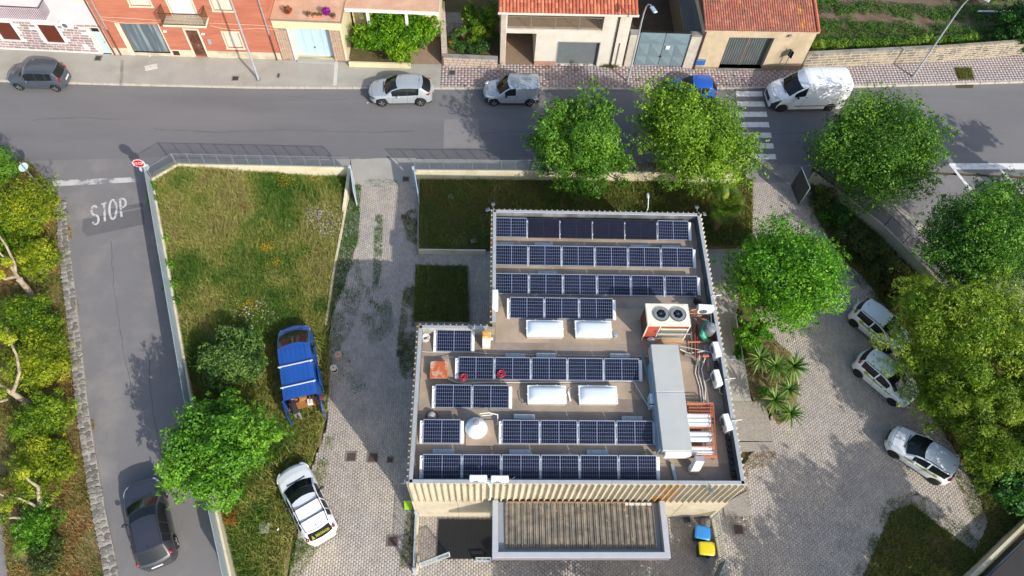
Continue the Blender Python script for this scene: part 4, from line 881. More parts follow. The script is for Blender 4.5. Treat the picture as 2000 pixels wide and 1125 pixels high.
# ---------------------------------------------------------------- entrance canopy with corrugated sheet roof
cn = thing('entrance_canopy', 'grey framed entrance canopy roofed with dirty corrugated sheets, on the south front', 'canopy')
CZ = 3.45; x0, x1 = G(962, 970, CZ).x, G(1297, 970, CZ).x; y0, y1 = G(1130, 1090, CZ).y, YS - .02
cn.location = ((x0 + x1) / 2, y0, 0)
cg = mat('canopy_metal', '#8b8c91', rough=.45, metal=.2, var=.05); cl_ = mat('canopy_trim', '#b0b4ba', rough=.4, metal=.2, var=.04)
BW = .42
g = MB(); g.box(((x0 + x1) / 2, y0 + .015, CZ - .28), (x1 - x0, .03, .5)); g.box((x0 + .015, (y0 + y1) / 2 + .015, CZ - .28), (.03, y1 - y0 - .03, .5)); g.box((x1 - .015, (y0 + y1) / 2 + .015, CZ - .28), (.03, y1 - y0 - .03, .5)); g.build('fascia', mat('canopy_fascia', '#8a8188', rough=.5, var=.05), cn)
bw = .26
for nm, c, s_ in (('coping', ((x0 + x1) / 2, y0 + bw / 2, CZ), (x1 - x0, bw, .06)), ('coping', (x0 + .13, (y0 + bw + y1) / 2, CZ), (.26, y1 - y0 - bw, .06)), ('coping', (x1 - .13, (y0 + bw + y1) / 2, CZ), (.26, y1 - y0 - bw, .06))):
    g = MB(); g.box(c, s_, bev=.012); g.build(nm, cl_, cn)
gx0, gx1, gy0, gy1 = x0 + .26, x1 - .26, y0 + bw, y1
rz_ = CZ - .30
g = MB(); g.box(((gx0 + gx1) / 2, (gy0 + gy1) / 2, rz_ - .06), (gx1 - gx0, gy1 - gy0, .02)); g.build('gutter_tray', mat('gutter_metal', '#8e979e', rough=.45, metal=.2, var=.06), cn)
g = MB(); g.box(((gx0 + gx1) / 2, gy0 + .02, CZ - .17), (gx1 - gx0, .03, .28)); g.box((gx0 + .02, (gy0 + gy1) / 2, CZ - .17), (.03, gy1 - gy0 - .06, .28)); g.box((gx1 - .02, (gy0 + gy1) / 2, CZ - .17), (.03, gy1 - gy0 - .06, .28)); g.build('inner_fascia', cg, cn)
sheet_m = mat('corrugated_sheet', '#6b675f', rough=.95, var=.22, scale=3, bump=.3, bscale=50, c2='#8a8172', pscale=2.2, lo=.42, hi=.6); 
t_ = sheet_m.node_tree
sx0, sx1 = G(986, 1000, rz_).x, G(1277, 1000, rz_).x; sy0, sy1 = G(1100, 1071, rz_).y, min(G(1100, 972, rz_).y, YS - .1)
n = 25; w_ = (sx1 - sx0) / n
for k in range(n):
    g = MB(); xx = sx0 + k * w_
    prof = [(0, -.015), (.012, .0), (w_ * .18, .012), (w_ * .32, .0), (w_ * .46, .012), (w_ * .6, .0), (w_ * .74, .01), (w_ * .78, .07), (w_ * .88, .075), (w_ * .93, .01), (w_ - .012, -.015)]
    vs = [(xx + a_, sy0, rz_ + z) for a_, z in prof] + [(xx + a_, sy1, rz_ + .05 + z) for a_, z in prof]; m_ = len(prof)
    g.add(vs, [(i, i + 1, m_ + i + 1, m_ + i) for i in range(m_ - 1)]); g.build('roof_sheet', sheet_m, cn)
# lichen growing on it and bird droppings: real flat crusts
lm = MATS['lichen_orange']; g = MB(); gw = MB()
for k in range(34):
    x, y = sx0 + (.1 + .85 * random.random() ** .8) * (sx1 - sx0), sy0 + random.random() ** .6 * (sy1 - sy0); r = random.uniform(.012, .07)
    zz = rz_ + .018 + .05 * (y - sy0) / (sy1 - sy0); pts = [(x + r * random.uniform(.5, 1) * math.cos(a_), y + r * 1.3 * random.uniform(.5, 1) * math.sin(a_), zz) for a_ in np.linspace(0, 5.6, 8)]
    (g if k % 3 else gw).add([(p_[0], p_[1], p_[2]) if k % 3 else (x + (p_[0] - x) * .35, y + (p_[1] - y) * .4, p_[2] + .002) for p_ in pts], [tuple(range(8))])
stuff(g.build('lichen', lm, cn)); stuff(gw.build('bird_dropping', white_metal, cn))
g = MB(); g.box((G(1247, 970, CZ).x, YS - .12, rz_ + .08), (1.25, .12, .05)); g.build('flashing', mat('flashing_pale', '#c4bfb0', rough=.7, var=.15), cn)
g = MB(); g.box(((sx0 + sx1) / 2 - .6, YS - .06, rz_ + .07), (sx1 - sx0 - 1.3, .08, .04)); g.build('flashing_rusty', mat('rust_flash', '#8d6f58', rough=.8, var=.2), cn)
for x in (x0 + .3, (x0 + x1) / 2, x1 - .3): g = MB(); g.box((x, y1 - .3, (CZ - .5) / 2), (.14, .14, CZ - .5)); g.build('column', cg, cn)
g = MB(); g.box(((x0 + x1) / 2, (y0 + y1) / 2, CZ - .51), (x1 - x0 - .08, y1 - y0 - .06, .03)); g.build('soffit', cg, cn)
# dark entrance ramp, handrail, gates, bins
rp_ = px([(857, 1014), (957, 1014), (957, 1093), (853, 1091)], .1)
t = thing('entrance_ramp', 'black ribbed metal ramp left of the entrance canopy', 'ramp', (*rp_[0], 0))
xs0, xs1 = rp_[0][0], rp_[1][0] + .6; ys0, ys1 = rp_[3][1], rp_[0][1]
g = MB(); g.box(((xs0 + xs1) / 2, (ys0 + ys1) / 2, .05), (xs1 - xs0, ys1 - ys0, .08)); g.build('deck', mat('ramp_black', '#101214', rough=.8, var=.15, scale=2), t)
n = 40
for k in range(n): g = MB(); xx = xs0 + (k + .5) * (xs1 - xs0) / n; g.box((xx, (ys0 + ys1) / 2, .095), (.018, ys1 - ys0 - .02, .012)); g.build('rib', mat('ramp_rib', '#24282c', rough=.45, var=.1), t)
p = G(940, 1090, .4); t = thing('handrail', 'low double grey rail at the end of the black ramp', 'handrail', (p.x, p.y, 0))
g = MB()
for dy, z in ((0, .45), (.12, .32)): g.box((.1, -dy, z), (.75, .05, .05))
for x in (-.25, .45): g.beam((x, -.06, 0), (x, -.06, .45), .05)
g.build('rail', paintgrey, t, world=False)
# ================================================================ WALLS, FENCES AND GATES
def fence_run(name, label, pts, wall_h, fence_h, spacing=.92, thick=.2, m=cream, grid=.07, post=.045, zf=None, dens=1, topz=0., style='mesh', pm=None, skip_wall=False):
    """low wall with a steel mesh fence on it; pts in world metres"""
    pm = pm or steel
    t = thing(name, label, 'fence', (pts[0][0], pts[0][1], 0))
    cap = MB()
    for a, b in zip(pts, pts[1:]):
        a3, b3 = Vector((*a, 0)), Vector((*b, 0)); d = b3 - a3; L_ = d.length; d.normalize(); nrm = Vector((-d.y, d.x, 0)); rz = math.atan2(d.y, d.x); c = (a3 + b3) / 2
        if not skip_wall:
            g = MB(); g.box((c.x, c.y, wall_h / 2 - .05), (L_ + thick * .4, thick, wall_h + .1), rz, bev=.015); g.build('wall', m, t)
        n = max(1, round(L_ / spacing))
        for i in range(n + 1):
            p = a3 + d * (L_ * i / n); g = MB(); g.box((p.x, p.y, wall_h + fence_h / 2 - .02), (post, post * .7, fence_h + .04), rz); g.build('post', pm, t)
        for i in range(n):
            p, q = a3 + d * (L_ * (i + .02) / n), a3 + d * (L_ * (i + .98) / n)
            g = MB(); e = .0065
            for z in (wall_h + .05, wall_h + fence_h - .03): g.beam((p.x, p.y, z), (q.x, q.y, z), .025, .025)
            if style == 'mesh':
                k = int((q - p).length / grid)
                for j in range(1, k):
                    x = p.lerp(q, j / k); g.beam((x.x, x.y, wall_h + .06), (x.x, x.y, wall_h + fence_h - .03), e)
                kz = int(fence_h / grid)
                for j in range(1, kz): z = wall_h + .05 + (fence_h - .08) * j / kz; g.beam((p.x, p.y, z), (q.x, q.y, z), e)
            elif style == 'bars':
                k = int((q - p).length / grid)
                for j in range(1, k):
                    x = p.lerp(q, j / k); g.beam((x.x, x.y, wall_h + .06), (x.x, x.y, wall_h + fence_h - .03), .02)
            elif style == 'wires':
                for j in range(1, 8): z = wall_h + .05 + (fence_h - .08) * j / 8; g.beam((p.x, p.y, z), (q.x, q.y, z), .014)
            elif style == 'sheet':
                c2 = (p + q) / 2; g.box((c2.x, c2.y, wall_h + fence_h / 2), ((q - p).length, .02, fence_h - .1), rz)
            o = g.build('fence_panel', pm, t)
    return t
WH, FH = 1.2, 1.0
g2 = lambda x, y, z=WH: G2(x, y, z)
A = g2(683, 327); B = g2(345, 320); C_ = g2(296, 349); Dd = g2(372, 785); E_ = g2(452, 1145)
fence_run('roadside_fence', 'galvanised mesh fence on a cream wall along the road side of the meadow', [A, B], WH, FH, dens=1)
fence_run('corner_fence', 'short angled mesh fence on cream wall at the junction corner by the stop sign', [(B[0] - .02, B[1] - .02), (C_[0] + .03, C_[1] + .03)], WH, FH, spacing=1.15, style='wires', grid=.09)
fence_run('side_road_fence', 'long pale grey sheeted fence on a cream wall along the side road', [(C_[0], C_[1] - .1), Dd, E_], WH, FH + .15, spacing=2.0, style='sheet', pm=mat('fence_sheet', '#a3aeb6', rough=.45, metal=.1, var=.04))
fence_run('roadside_fence', 'mesh fence on a cream wall between the left gateway and the trees', [g2(811, 332), g2(1090, 334)], WH, FH)
fence_run('roadside_fence', 'mesh fence on cream wall hidden behind the two bright trees', [g2(1092, 334), g2(1440, 340)], WH, FH)
# thin cream kerb walls
def lowwall(label, pts, h, th, z0=-.05, m=cream, cat='low wall', name='low_wall'):
    t = thing(name, label, cat, (pts[0][0], pts[0][1], 0))
    for a, b in zip(pts, pts[1:]):
        a3, b3 = Vector((*a, 0)), Vector((*b, 0)); d = b3 - a3; c = (a3 + b3) / 2
        g = MB(); g.box((c.x, c.y, (h + z0) / 2), (d.length + th * .5, th, h - z0), math.atan2(d.y, d.x), bev=.012); g.build('wall', m, t)
    return t
lowwall('thin cream edging wall between the meadow and the driveway', [G2(679, 352, .8), G2(668, 440, .25), G2(653, 520, .2), G2(637, 634, .15)], .22, .12)
g = MB(); a, b = Vector((*G2(682, 330, 1.2), 0)), Vector((*G2(668, 400, .9), 0)); d = b - a
t = thing('gate_return_wall', 'cream return wall stepping down beside the left gate leaf', 'wall', (a.x, a.y, 0)); g.add([(a.x - .1, a.y, 0), (b.x - .1, b.y, 0), (b.x - .1, b.y, .3), (a.x - .1, a.y, WH), (a.x + .1, a.y, 0), (b.x + .1, b.y, 0), (b.x + .1, b.y, .3), (a.x + .1, a.y, WH)], [(0, 3, 2, 1), (4, 5, 6, 7), (3, 7, 6, 2), (0, 4, 7, 3), (1, 2, 6, 5)]); g.build('wall', cream, t)
lowwall('grey edging wall on the driveway side of the shaded lawn', [G2(818, 345, .45), G2(816, 488, .45)], .45, .1, m=concrete_dk)
lowwall('cream retaining wall at the south edge of the shaded lawn', [G2(816, 487, .45), G2(948, 489, .42)], .45, .12)
lowwall('low stone edging round the small dark lawn', [G2(810, 517, .1), G2(914, 520, .1), G2(918, 628, .1)], .1, .08, m=concrete_dk)
rw = [g2(1590, 336, .9), g2(1660, 386, .9), g2(1728, 440, .9), g2(1800, 511, .9), g2(1880, 595, .9), g2(2040, 760, .9)]
fence_run('yard_boundary_fence', 'dark post fence on a cream wall between the hedge and the car park', rw, .9, .95, spacing=1.25, style='wires', pm=mat('dark_fence', '#4a4d52', rough=.6, metal=.3, var=.1))
# light kerb of the diagonal pavement outside it
g = MB(); g.prism(px([(1738, 398), (1750, 398), (1812, 452), (1800, 460)]), -.05, .10); struct(g.build('pavement_kerb', kerbm))
g = MB(); g.prism(px([(1700, 372), (1738, 398), (1800, 460), (1900, 560), (2020, 700), (2020, 740), (1790, 505), (1722, 440), (1660, 386)]), -.05, .06); struct(g.build('diagonal_pavement', asphalt_pale))
# bottom right boundary wall
lowwall('cream boundary wall crossing the dark lower right corner', [G2(1896, 1130, .9), G2(2030, 1000, .9)], .9, .22, m=cream, name='boundary_wall', cat='wall')
fw = [G2(1912, 1140, 1.0), G2(2045, 1010, 1.0)]
fence_run('sheet_fence', 'blue-grey sheet fence outside the cream wall in the lower right corner', fw, .1, 1.0, spacing=2, style='sheet', pm=mat('sheet_blue_grey', '#56606c', rough=.5, var=.06), skip_wall=True)

# gates --------------------------------------------------------------------------------------------
def leaf(label, a, b, h, m=paintgrey, zb=.12, bars=0, cat='gate', name='gate_leaf', infill=None, frame=.06):
    a3, b3 = Vector((*a, 0)), Vector((*b, 0)); d = b3 - a3; L_ = d.length; rz = math.atan2(d.y, d.x); t = thing(name, label, cat, (a3.x, a3.y, 0), rz)
    g = MB()
    g.box((L_ / 2, 0, zb + frame / 2), (L_, .05, frame)); g.box((L_ / 2, 0, h - frame / 2), (L_, .05, frame)); g.box((frame / 2, 0, (zb + h) / 2), (frame, .05, h - zb - 2 * frame)); g.box((L_ - frame / 2, 0, (zb + h) / 2), (frame, .05, h - zb - 2 * frame)); g.build('gate_frame', m, t, world=False)
    if bars:
        for k in range(bars):
            g = MB(); x = frame + (L_ - 2 * frame) * (k + .5) / bars; g.box((x, 0, (zb + h) / 2), (.022, .022, h - zb - 2 * frame)); g.build('bar', m, t, world=False)
    else:
        g = MB(); g.box((L_ / 2, 0, (zb + h) / 2), (L_ - 2 * frame, .016, h - zb - 2 * frame)); g.build('infill_sheet', infill or m, t, world=False)
    g = MB(); g.box((L_ - .12, -.045, h * .5), (.12, .03, .04)); g.build('handle', darkmetal, t, world=False)
    return t
def gpost(label, x, y, h, s=.12, m=paintgrey, z=None):
    p = G(x, y, h if z is None else z); t = thing('gate_post', label, 'post', (p.x, p.y, 0)); g = MB(); g.box((0, 0, h / 2), (s, s, h), bev=.01); g.build('shaft', m, t, world=False); g = MB(); g.box((0, 0, h + .02), (s + .03, s + .03, .04), bev=.012); g.build('cap', m, t, world=False); return t
palegate = mat('gate_sheet', '#aebfca', rough=.4, var=.03)
leaf('wide-open left leaf of the driveway gate, pale grey sheet', G2(684.5, 328, 1.7), G2(690, 372, 1.7), 1.75, palegate)
leaf('wide-open right leaf of the driveway gate, seen edge on', G2(808, 328, 1.7), G2(816, 374, 1.7), 1.75, palegate)
gpost('pale post of the left driveway gate leaf at the meadow wall', 683, 325, 1.85); gpost('pale post of the right driveway gate leaf at the lawn wall', 806.5, 327, 1.85)
leaf('open grey framed gate leaf with dark mesh beside the right gateway', G2(1565, 327, 2.0), G2(1582, 368, 2.0), 2.05, mat('gate_blue_grey', '#74828c', rough=.45, var=.05), infill=mat('gate_dark_mesh', '#3a3f3c', rough=.7, var=.1))
p0, p1 = G2(1553, 350, .1), G2(1566, 396, .1)
leaf('small open barred gate at the lower left of the front yard', G2(818, 1102, 1.1), G2(878, 1079, 1.1), 1.2, mat('gate_white_grey', '#a3adb2', rough=.45, var=.05), bars=24)
fence_run('yard_fence', 'thin grey railing on a low wall at left of the front yard', [G2(811, 1002, 1.2), G2(809, 1055, 1.2), G2(807, 1112, 1.2)], .25, .95, spacing=1.2, style='bars', grid=.12, pm=mat('gate_white_grey', '#a3adb2'))
gpost('pale grey gate post at lower left of the front yard', 808, 1112, 1.3, m=mat('gate_white_grey', '#a3adb2')); gpost('grey fence post with pinkish cap beside the building corner', 812, 1000, 1.3, m=mat('gate_white_grey', '#a3adb2'))
lowwall('short cream wall stub behind the left railing', [G2(817, 1086, .4), G2(814, 1112, .4)], .4, .12)
# bin enclosure
fence_run('bin_enclosure_fence', 'mesh fence panel on a low cream wall beside the two bins', [G2(1391, 1013, .35), G2(1406, 1090, .35)], .35, 1.15, spacing=.95, style='bars', grid=.075, thick=.16, pm=mat('pale_rail', '#b3b5ad', rough=.5, var=.08))
leaf('grey sheeted gate leaf at the lower right of the bin enclosure', G2(1418, 1094, 1.2), G2(1398, 1140, 1.2), 1.35, mat('gate_blue_grey', '#74828c'))
def wheelie(label, x, y, rz, lid_m, body_m):
    p = G(x, y, 1.05); t = thing('wheeled_bin', label, 'bin', (p.x, p.y, 0), rz)
    g = MB(); w0, w1, d0, d1 = .24, .29, .28, .35
    g.add([(-w0, -d0, .08), (w0, -d0, .08), (w0, d0, .08), (-w0, d0, .08), (-w1, -d1, .98), (w1, -d1, .98), (w1, d1, .98), (-w1, d1, .98)], [(3, 2, 1, 0), (0, 1, 5, 4), (1, 2, 6, 5), (2, 3, 7, 6), (3, 0, 4, 7)]); g.build('body', body_m, t, world=False)
    g = MB(); vs = []
    for z, e in ((.97, 0), (1.01, 0), (1.05, .05), (1.06, .09)):
        a_, b_ = w1 + .03 - e, d1 + .03 - e; c2 = .06
        vs += [(-a_ + c2, -b_, z), (a_ - c2, -b_, z), (a_, -b_ + c2, z), (a_, b_ - c2, z), (a_ - c2, b_, z), (-a_ + c2, b_, z), (-a_, b_ - c2, z), (-a_, -b_ + c2, z)]
    g.add(vs, [(r * 8 + k, r * 8 + (k + 1) % 8, r * 8 + 8 + (k + 1) % 8, r * 8 + 8 + k) for r in range(3) for k in range(8)] + [tuple(range(24, 32)), tuple(range(7, -1, -1))]); g.build('lid', lid_m, t, True, False, 50)
    g = MB(); g.tube([(-w1, d1 + .06, .95), (w1, d1 + .06, .95)], .02, 8); g.box((-w1 * .7, d1 + .03, .95), (.04, .08, .06)); g.box((w1 * .7, d1 + .03, .95), (.04, .08, .06)); g.build('handle_bar', lid_m, t, world=False)
    for s_ in (-1, 1): g = MB(); g.cyl((s_ * .22, d0, .1), (s_ * .28, d0, .1), .1, n=14); g.build('wheel', black, t, world=False)
    return t
dkg = mat('bin_body', '#2b2f31', rough=.6, var=.08)
wheelie('wheeled bin with a bright blue lid against the mesh fence', 1373, 1040, -1.75, mat('bin_blue', '#2f83c4', rough=.4, var=.04), dkg); wheelie('wheeled bin with a yellow lid, south of the blue one', 1381, 1071, -1.62, mat('bin_yellow', '#d6c51f', rough=.4, var=.04), dkg)
p = G(1380, 1020, .3); t = thing('rubbish_bag', 'crumpled grey-white rubbish bag in the corner above the blue bin', 'rubbish bag', (p.x, p.y, 0)); g = MB(); g.ball((0, 0, .2), .3, 12, 8, squash=(1, .9, .7))
for i, v in enumerate(g.v): k = 1 + .3 * (vnoise(v[0] * 9 + v[2] * 7, v[1] * 9, 1.) - .5); g.v[i] = (v[0] * k, v[1] * k, max(.01, v[2] * k))
g.build('bag', mat('bag_grey', '#8f8c88', rough=.5, var=.4, scale=9), t, True, False, 25)
p = G(1345, 1022, .1); t = thing('dustpan', 'long-handled dustpan leaning in the shade right of the canopy', 'dustpan', (p.x, p.y, 0), .2); g = MB(); g.box((0, .2, .04), (.3, .28, .06), bev=.01); g.build('pan', mat('pan_dark', '#3d4140', rough=.6, var=.1), t, world=False); g = MB(); g.tube([(-.1, .3, .06), (-.16, 0, .35)], .012, 6); g.build('handle', steel, t, world=False); g = MB(); g.box((.05, -.12, .03), (.14, .06, .05), bev=.01); g.build('brush', white_metal, t, world=False)
p = G(797, 986, .4); t = thing('folded_sign', 'lime green folded board leaning at the southwest foot of the building', 'sign board', (p.x, p.y, 0), .1)
g = MB(); g.add([(-.22, -.18, 0), (.2, -.18, 0), (.16, .12, .65), (-.18, .12, .65), (-.22, -.15, 0), (.2, -.15, 0), (.16, .15, .65), (-.18, .15, .65)], [(0, 1, 2, 3), (7, 6, 5, 4), (0, 4, 5, 1), (1, 5, 6, 2), (2, 6, 7, 3), (3, 7, 4, 0)]); g.build('board', mat('lime', '#9cc41c', rough=.5, var=.05), t, world=False); g = MB(); g.box((0, -.02, .02), (.5, .34, .04)); g.build('foot', mat('teal_foot', '#3f7f95', rough=.6, var=.05), t, world=False)
# handrail on the east walk
P1 = [(1437, 617, .9), (1445, 660, .9), (1452, 700, .9), (1461, 758, .9)]
t = thing('handrail', 'pale tube handrail beside the concrete walk east of the building', 'handrail', (*G2(1450, 690), 0))
top = [G(x, y, z) for x, y, z in P1]; g = MB(); g.tube([Vector((top[0].x - .3, top[0].y + .1, .5)), top[0]] + top[1:] + [Vector((top[-1].x - .32, top[-1].y - .15, .5))], .025, 8); g.build('rail', steel, t, True)
g = MB()
for p in (top[0], top[2], top[-1]): g.tube([p, (p.x, p.y, 0)], .025, 8)
g.build('upright', steel, t); g = MB(); g.tube([(p.x - .3, p.y, .5) for p in top], .02, 8); 
for p in (top[0], top[2], top[-1]): g.tube([(p.x - .3, p.y, .5), (p.x - .3, p.y, 0)], .02, 6)
g.build('lower_rail', steel, t)
# cable reels
def reel(label, x, y, r, h, m, rope):
    p = G(x, y, h); t = thing('cable_reel', label, 'cable reel', (p.x, p.y, 0))
    for z in (.02, h - .02): g = MB(); g.lathe([(.03, z - .015), (r, z - .015), (r, z + .015), (.03, z + .015)], n=24); g.build('flange', m, t, world=False)
    g = MB(); g.lathe([(r * .8, .035), (r * .84, h * .5), (r * .8, h - .035)], n=20); g.build('wound_cable', rope, t, True, False); g = MB(); g.cyl((0, 0, h - .02), (0, 0, h + .004), .035, n=10); g.build('hub_hole', black, t, world=False); return t
reel('upper pale wooden cable reel on the driveway with red cable end', 660, 692, .2, .24, mat('reel_pink', '#b99a80', rough=.8, var=.1), mat('reel_red', '#b05a48', rough=.7, var=.1)); reel('lower cable reel on the driveway wound with black cable', 651, 718, .2, .34, mat('reel_beige', '#cbbfa2', rough=.8, var=.1), black)
# stop sign with the backs of two round signs on its pole
zs = 2.62; p = G(271, 318, zs); base = Vector((p.x, p.y, 0))
t = thing('stop_sign', 'octagonal red stop sign on a pole at the corner of the side road', 'road sign', base, 0)
g = MB(); g.cyl((0, 0, 0), (0, 0, zs + .32), .032, n=8); g.build('pole', steel, t, world=False)
ang = RAD(8); R_ = Matrix.Rotation(ang, 3, 'Z')
def disc(z, r, n, off, m, name, par, rot, dx=0, rot0=0, th=.012):
    g = MB(); c = Vector((dx, off, z)); Q = Matrix.Rotation(rot, 3, 'Z'); vs = []
    for y in (-th / 2, th / 2): vs += [Q @ Vector((r * math.cos(a_ + rot0), y, r * math.sin(a_ + rot0))) + Q @ Vector((dx, off, 0)) + Vector((0, 0, z)) for a_ in np.linspace(0, 2 * math.pi, n, endpoint=False)]
    g.add(vs, [tuple(range(n)), tuple(range(2 * n - 1, n - 1, -1))] + [(i, n + i, n + (i + 1) % n, (i + 1) % n) for i in range(n)]); return g.build(name, m, par, world=False)
sred = mat('sign_red', '#b51b2a', rough=.4, var=.04); swhite = mat('sign_white', '#d8d8d6', rough=.4, var=.03); sback = mat('sign_back', '#9fb4ba', rough=.45, var=.04)
face = disc(zs, .37, 8, -.05, swhite, 'sign_rim', t, ang, 0, math.pi / 8); fr2 = disc(zs, .33, 8, -.06, sred, 'sign_face', t, ang, 0, math.pi / 8, .008)
cu = bpy.data.curves.new('sign_text', 'FONT'); cu.body = 'STOP'; cu.size = .28; cu.align_x = 'CENTER'; cu.align_y = 'CENTER'; cu.extrude = .003; cu.materials.append(swhite)
tx = bpy.data.objects.new('sign_text', cu); col.objects.link(tx); me_ = bpy.data.meshes.new_from_object(tx.evaluated_get(bpy.context.evaluated_depsgraph_get())); bpy.data.objects.remove(tx); tx = bpy.data.objects.new('sign_text', me_); col.objects.link(tx); tx.parent = t; tx.matrix_basis = Matrix.Translation(Matrix.Rotation(ang, 3, 'Z') @ Vector((0, -.07, 0)) + Vector((0, 0, zs))) @ Matrix.Rotation(ang, 4, 'Z') @ Matrix.Rotation(math.pi / 2, 4, 'X')
disc(zs - .62, .3, 20, .05, sback, 'round_sign_back', t, RAD(38), .12); disc(zs - .62, .3, 20, .06, sback, 'round_sign_back', t, RAD(-52), -.2)
p = G(45, 325, 2.3); t = thing('round_road_sign', 'thin grey pole with a pale round sign back beside the hedge at left', 'road sign', (p.x, p.y, 0)); g = MB(); g.cyl((0, 0, 0), (0, 0, 2.65), .035, n=8); g.build('pole', steel, t, world=False); disc(2.2, .3, 20, .05, sback, 'round_sign_back', t, RAD(60)); g = MB(); g.box((0, 0, 2.66), (.06, .06, .03)); g.build('cap', steel, t, world=False)
# pair of blue signs by the beige garage
p = G(1526, 143, KZ); t = thing('parking_sign', 'slim pole with two dark blue rectangular signs by the beige garage', 'road sign', (p.x, p.y, 0), RAD(0)); g = MB(); g.cyl((0, 0, 0), (.0, .0, 2.4), .03, n=8); g.build('pole', steel, t, world=False)
sb = mat('sign_blue', '#2a3f7a', rough=.4, var=.05); sdk = mat('sign_dark', '#23262f', rough=.5, var=.05)
for rzz, mm in ((RAD(62), sb), (RAD(118), sdk)):
    g = MB(); g.box((.0, 0, 1.95), (.42, .012, .6), rz=rzz); g.v = [(v[0] + .14 * math.cos(rzz) * (1 if mm is sb else -1) * .3, v[1], v[2]) for v in g.v]; g.build('sign_plate', mm, t, world=False)
# yellow barrier stand near the white cars
t = thing('yellow_sign_stand', 'bright yellow plastic stand with striped poles behind the white cars', 'sign stand', (*G2(1752, 590), 0), RAD(55))
yel = mat('yellow_plastic', '#d3cf12', rough=.4, var=.04); g = MB(); g.box((0, 0, .62), (1.3, .08, .42), bev=.04); g.box((.65, 0, .85), (.35, .06, .25), bev=.03); g.build('panel', yel, t, world=False)
g = MB(); [g.cyl((x, .0, 0), (x, 0, .95), .03) for x in (-.75, .45)]; g.build('striped_pole', mat('pole_pink_white', '#cfa79f', rough=.5, var=.2, scale=12), t, world=False); g = MB(); g.box((.35, -.05, .7), (.2, .02, .2)); g.build('label_plate', mat('label_blue', '#7d8fd0', rough=.5, var=.2, scale=14), t, world=False); g = MB(); g.ball((0, -.05, .7), .07); g.build('knob', black, t, world=False)
# ================================================================ HOUSES ACROSS THE ROAD
class Facade:
    def __init__(s, a, b, z=KZ):
        s.A = G(*a, z); s.B = G(*b, z); d = s.B - s.A; d.z = 0; s.L = d.length; s.d = d.normalized(); s.n = Vector((s.d.y, -s.d.x, 0)); s.rz = math.atan2(s.d.y, s.d.x); s.z0 = z
    def fp(s, x, y, off=0.):
        r = CAM_M @ Vector((x - 1000, -(y - 562.5), -FPX)); o = s.A + s.n * off
        t = (o - CAM_P).dot(s.n) / r.dot(s.n); p = CAM_P + r * t; return ((p - o).dot(s.d), p.z)
    def P(s, u, z, off=0.): q = s.A + s.d * u + s.n * off; return Vector((q.x, q.y, z))
    def rect(s, tl, br, off=0.):
        u0, z1 = s.fp(*tl, off); u1, z0 = s.fp(*br, off); return (u0, u1, max(z0, s.z0 - .1), z1)
    def box(s, g, r, o0, o1, m=0, bev=0.):
        u0, u1, z0, z1 = r; c = s.P((u0 + u1) / 2, (z0 + z1) / 2, (o0 + o1) / 2); return g.box(c, (abs(u1 - u0), abs(o1 - o0), abs(z1 - z0)), s.rz, m, bev)
    def wall(s, g, r, holes, depth, off=0.):
        """wall face with real openings and their reveals"""
        us = sorted({r[0], r[1]} | {min(max(h[k], r[0]), r[1]) for h in holes for k in (0, 1)}); zs = sorted({r[2], r[3]} | {min(max(h[k], r[2]), r[3]) for h in holes for k in (2, 3)})
        for u0, u1 in zip(us, us[1:]):
            for z0, z1 in zip(zs, zs[1:]):
                cu, cz = (u0 + u1) / 2, (z0 + z1) / 2
                if any(h[0] < cu < h[1] and h[2] < cz < h[3] for h in holes): continue
                g.quad(s.P(u0, z0, off), s.P(u1, z0, off), s.P(u1, z1, off), s.P(u0, z1, off))
        for u0, u1, z0, z1 in holes:
            for (a, b), (c, d) in (((u0, z0), (u0, z1)), ((u1, z1), (u1, z0)), ((u0, z1), (u1, z1)), ((u1, z0), (u0, z0))): g.quad(s.P(a, b, off), s.P(a, b, off - depth), s.P(c, d, off - depth), s.P(c, d, off))
        return g
    def shell(s, g, r, D):                                          # sides, back, top
        u0, u1, z0, z1 = r; q = lambda u, z, o: s.P(u, z, -o)
        g.quad(q(u0, z0, D), q(u0, z0, 0), q(u0, z1, 0), q(u0, z1, D)); g.quad(q(u1, z0, 0), q(u1, z0, D), q(u1, z1, D), q(u1, z1, 0)); g.quad(q(u1, z0, D), q(u0, z0, D), q(u0, z1, D), q(u1, z1, D)); g.quad(q(u0, z1, 0), q(u1, z1, 0), q(u1, z1, D), q(u0, z1, D))
def house(name, label, F): return thing(name, label, 'house', (F.A.x, F.A.y, 0))
def frame(F, g, r, w_, o0, o1, sill=True):
    u0, u1, z0, z1 = r; F.box(g, (u0 - w_, u0, z0, z1), o0, o1); F.box(g, (u1, u1 + w_, z0, z1), o0, o1); F.box(g, (u0 - w_, u1 + w_, z1, z1 + w_), o0, o1)
    if sill: F.box(g, (u0 - w_ - .04, u1 + w_ + .04, z0 - .07, z0), o0, o1 + .06)
def pitched(g, F, r, D, rise, ov=.3):
    u0, u1, z = r; a, b, c_, d_ = F.P(u0 - ov, z, ov), F.P(u1 + ov, z, ov), F.P(u1 + ov, z + rise, -D / 2), F.P(u0 - ov, z + rise, -D / 2); e, f = F.P(u0 - ov, z, -D - ov), F.P(u1 + ov, z, -D - ov)
    g.quad(a, b, c_, d_); g.quad(d_, c_, f, e); g.add([a, d_, e], [(0, 1, 2)]); g.add([b, f, c_], [(0, 1, 2)]); g.quad(a + Vector((0, 0, -.12)), e + Vector((0, 0, -.12)), f + Vector((0, 0, -.12)), b + Vector((0, 0, -.12))); g.quad(a + Vector((0, 0, -.12)), b + Vector((0, 0, -.12)), b, a)
terra = mat('terracotta', '#a85f45', rough=.85, var=.18, scale=4, c2='#c27a4f', pscale=2)
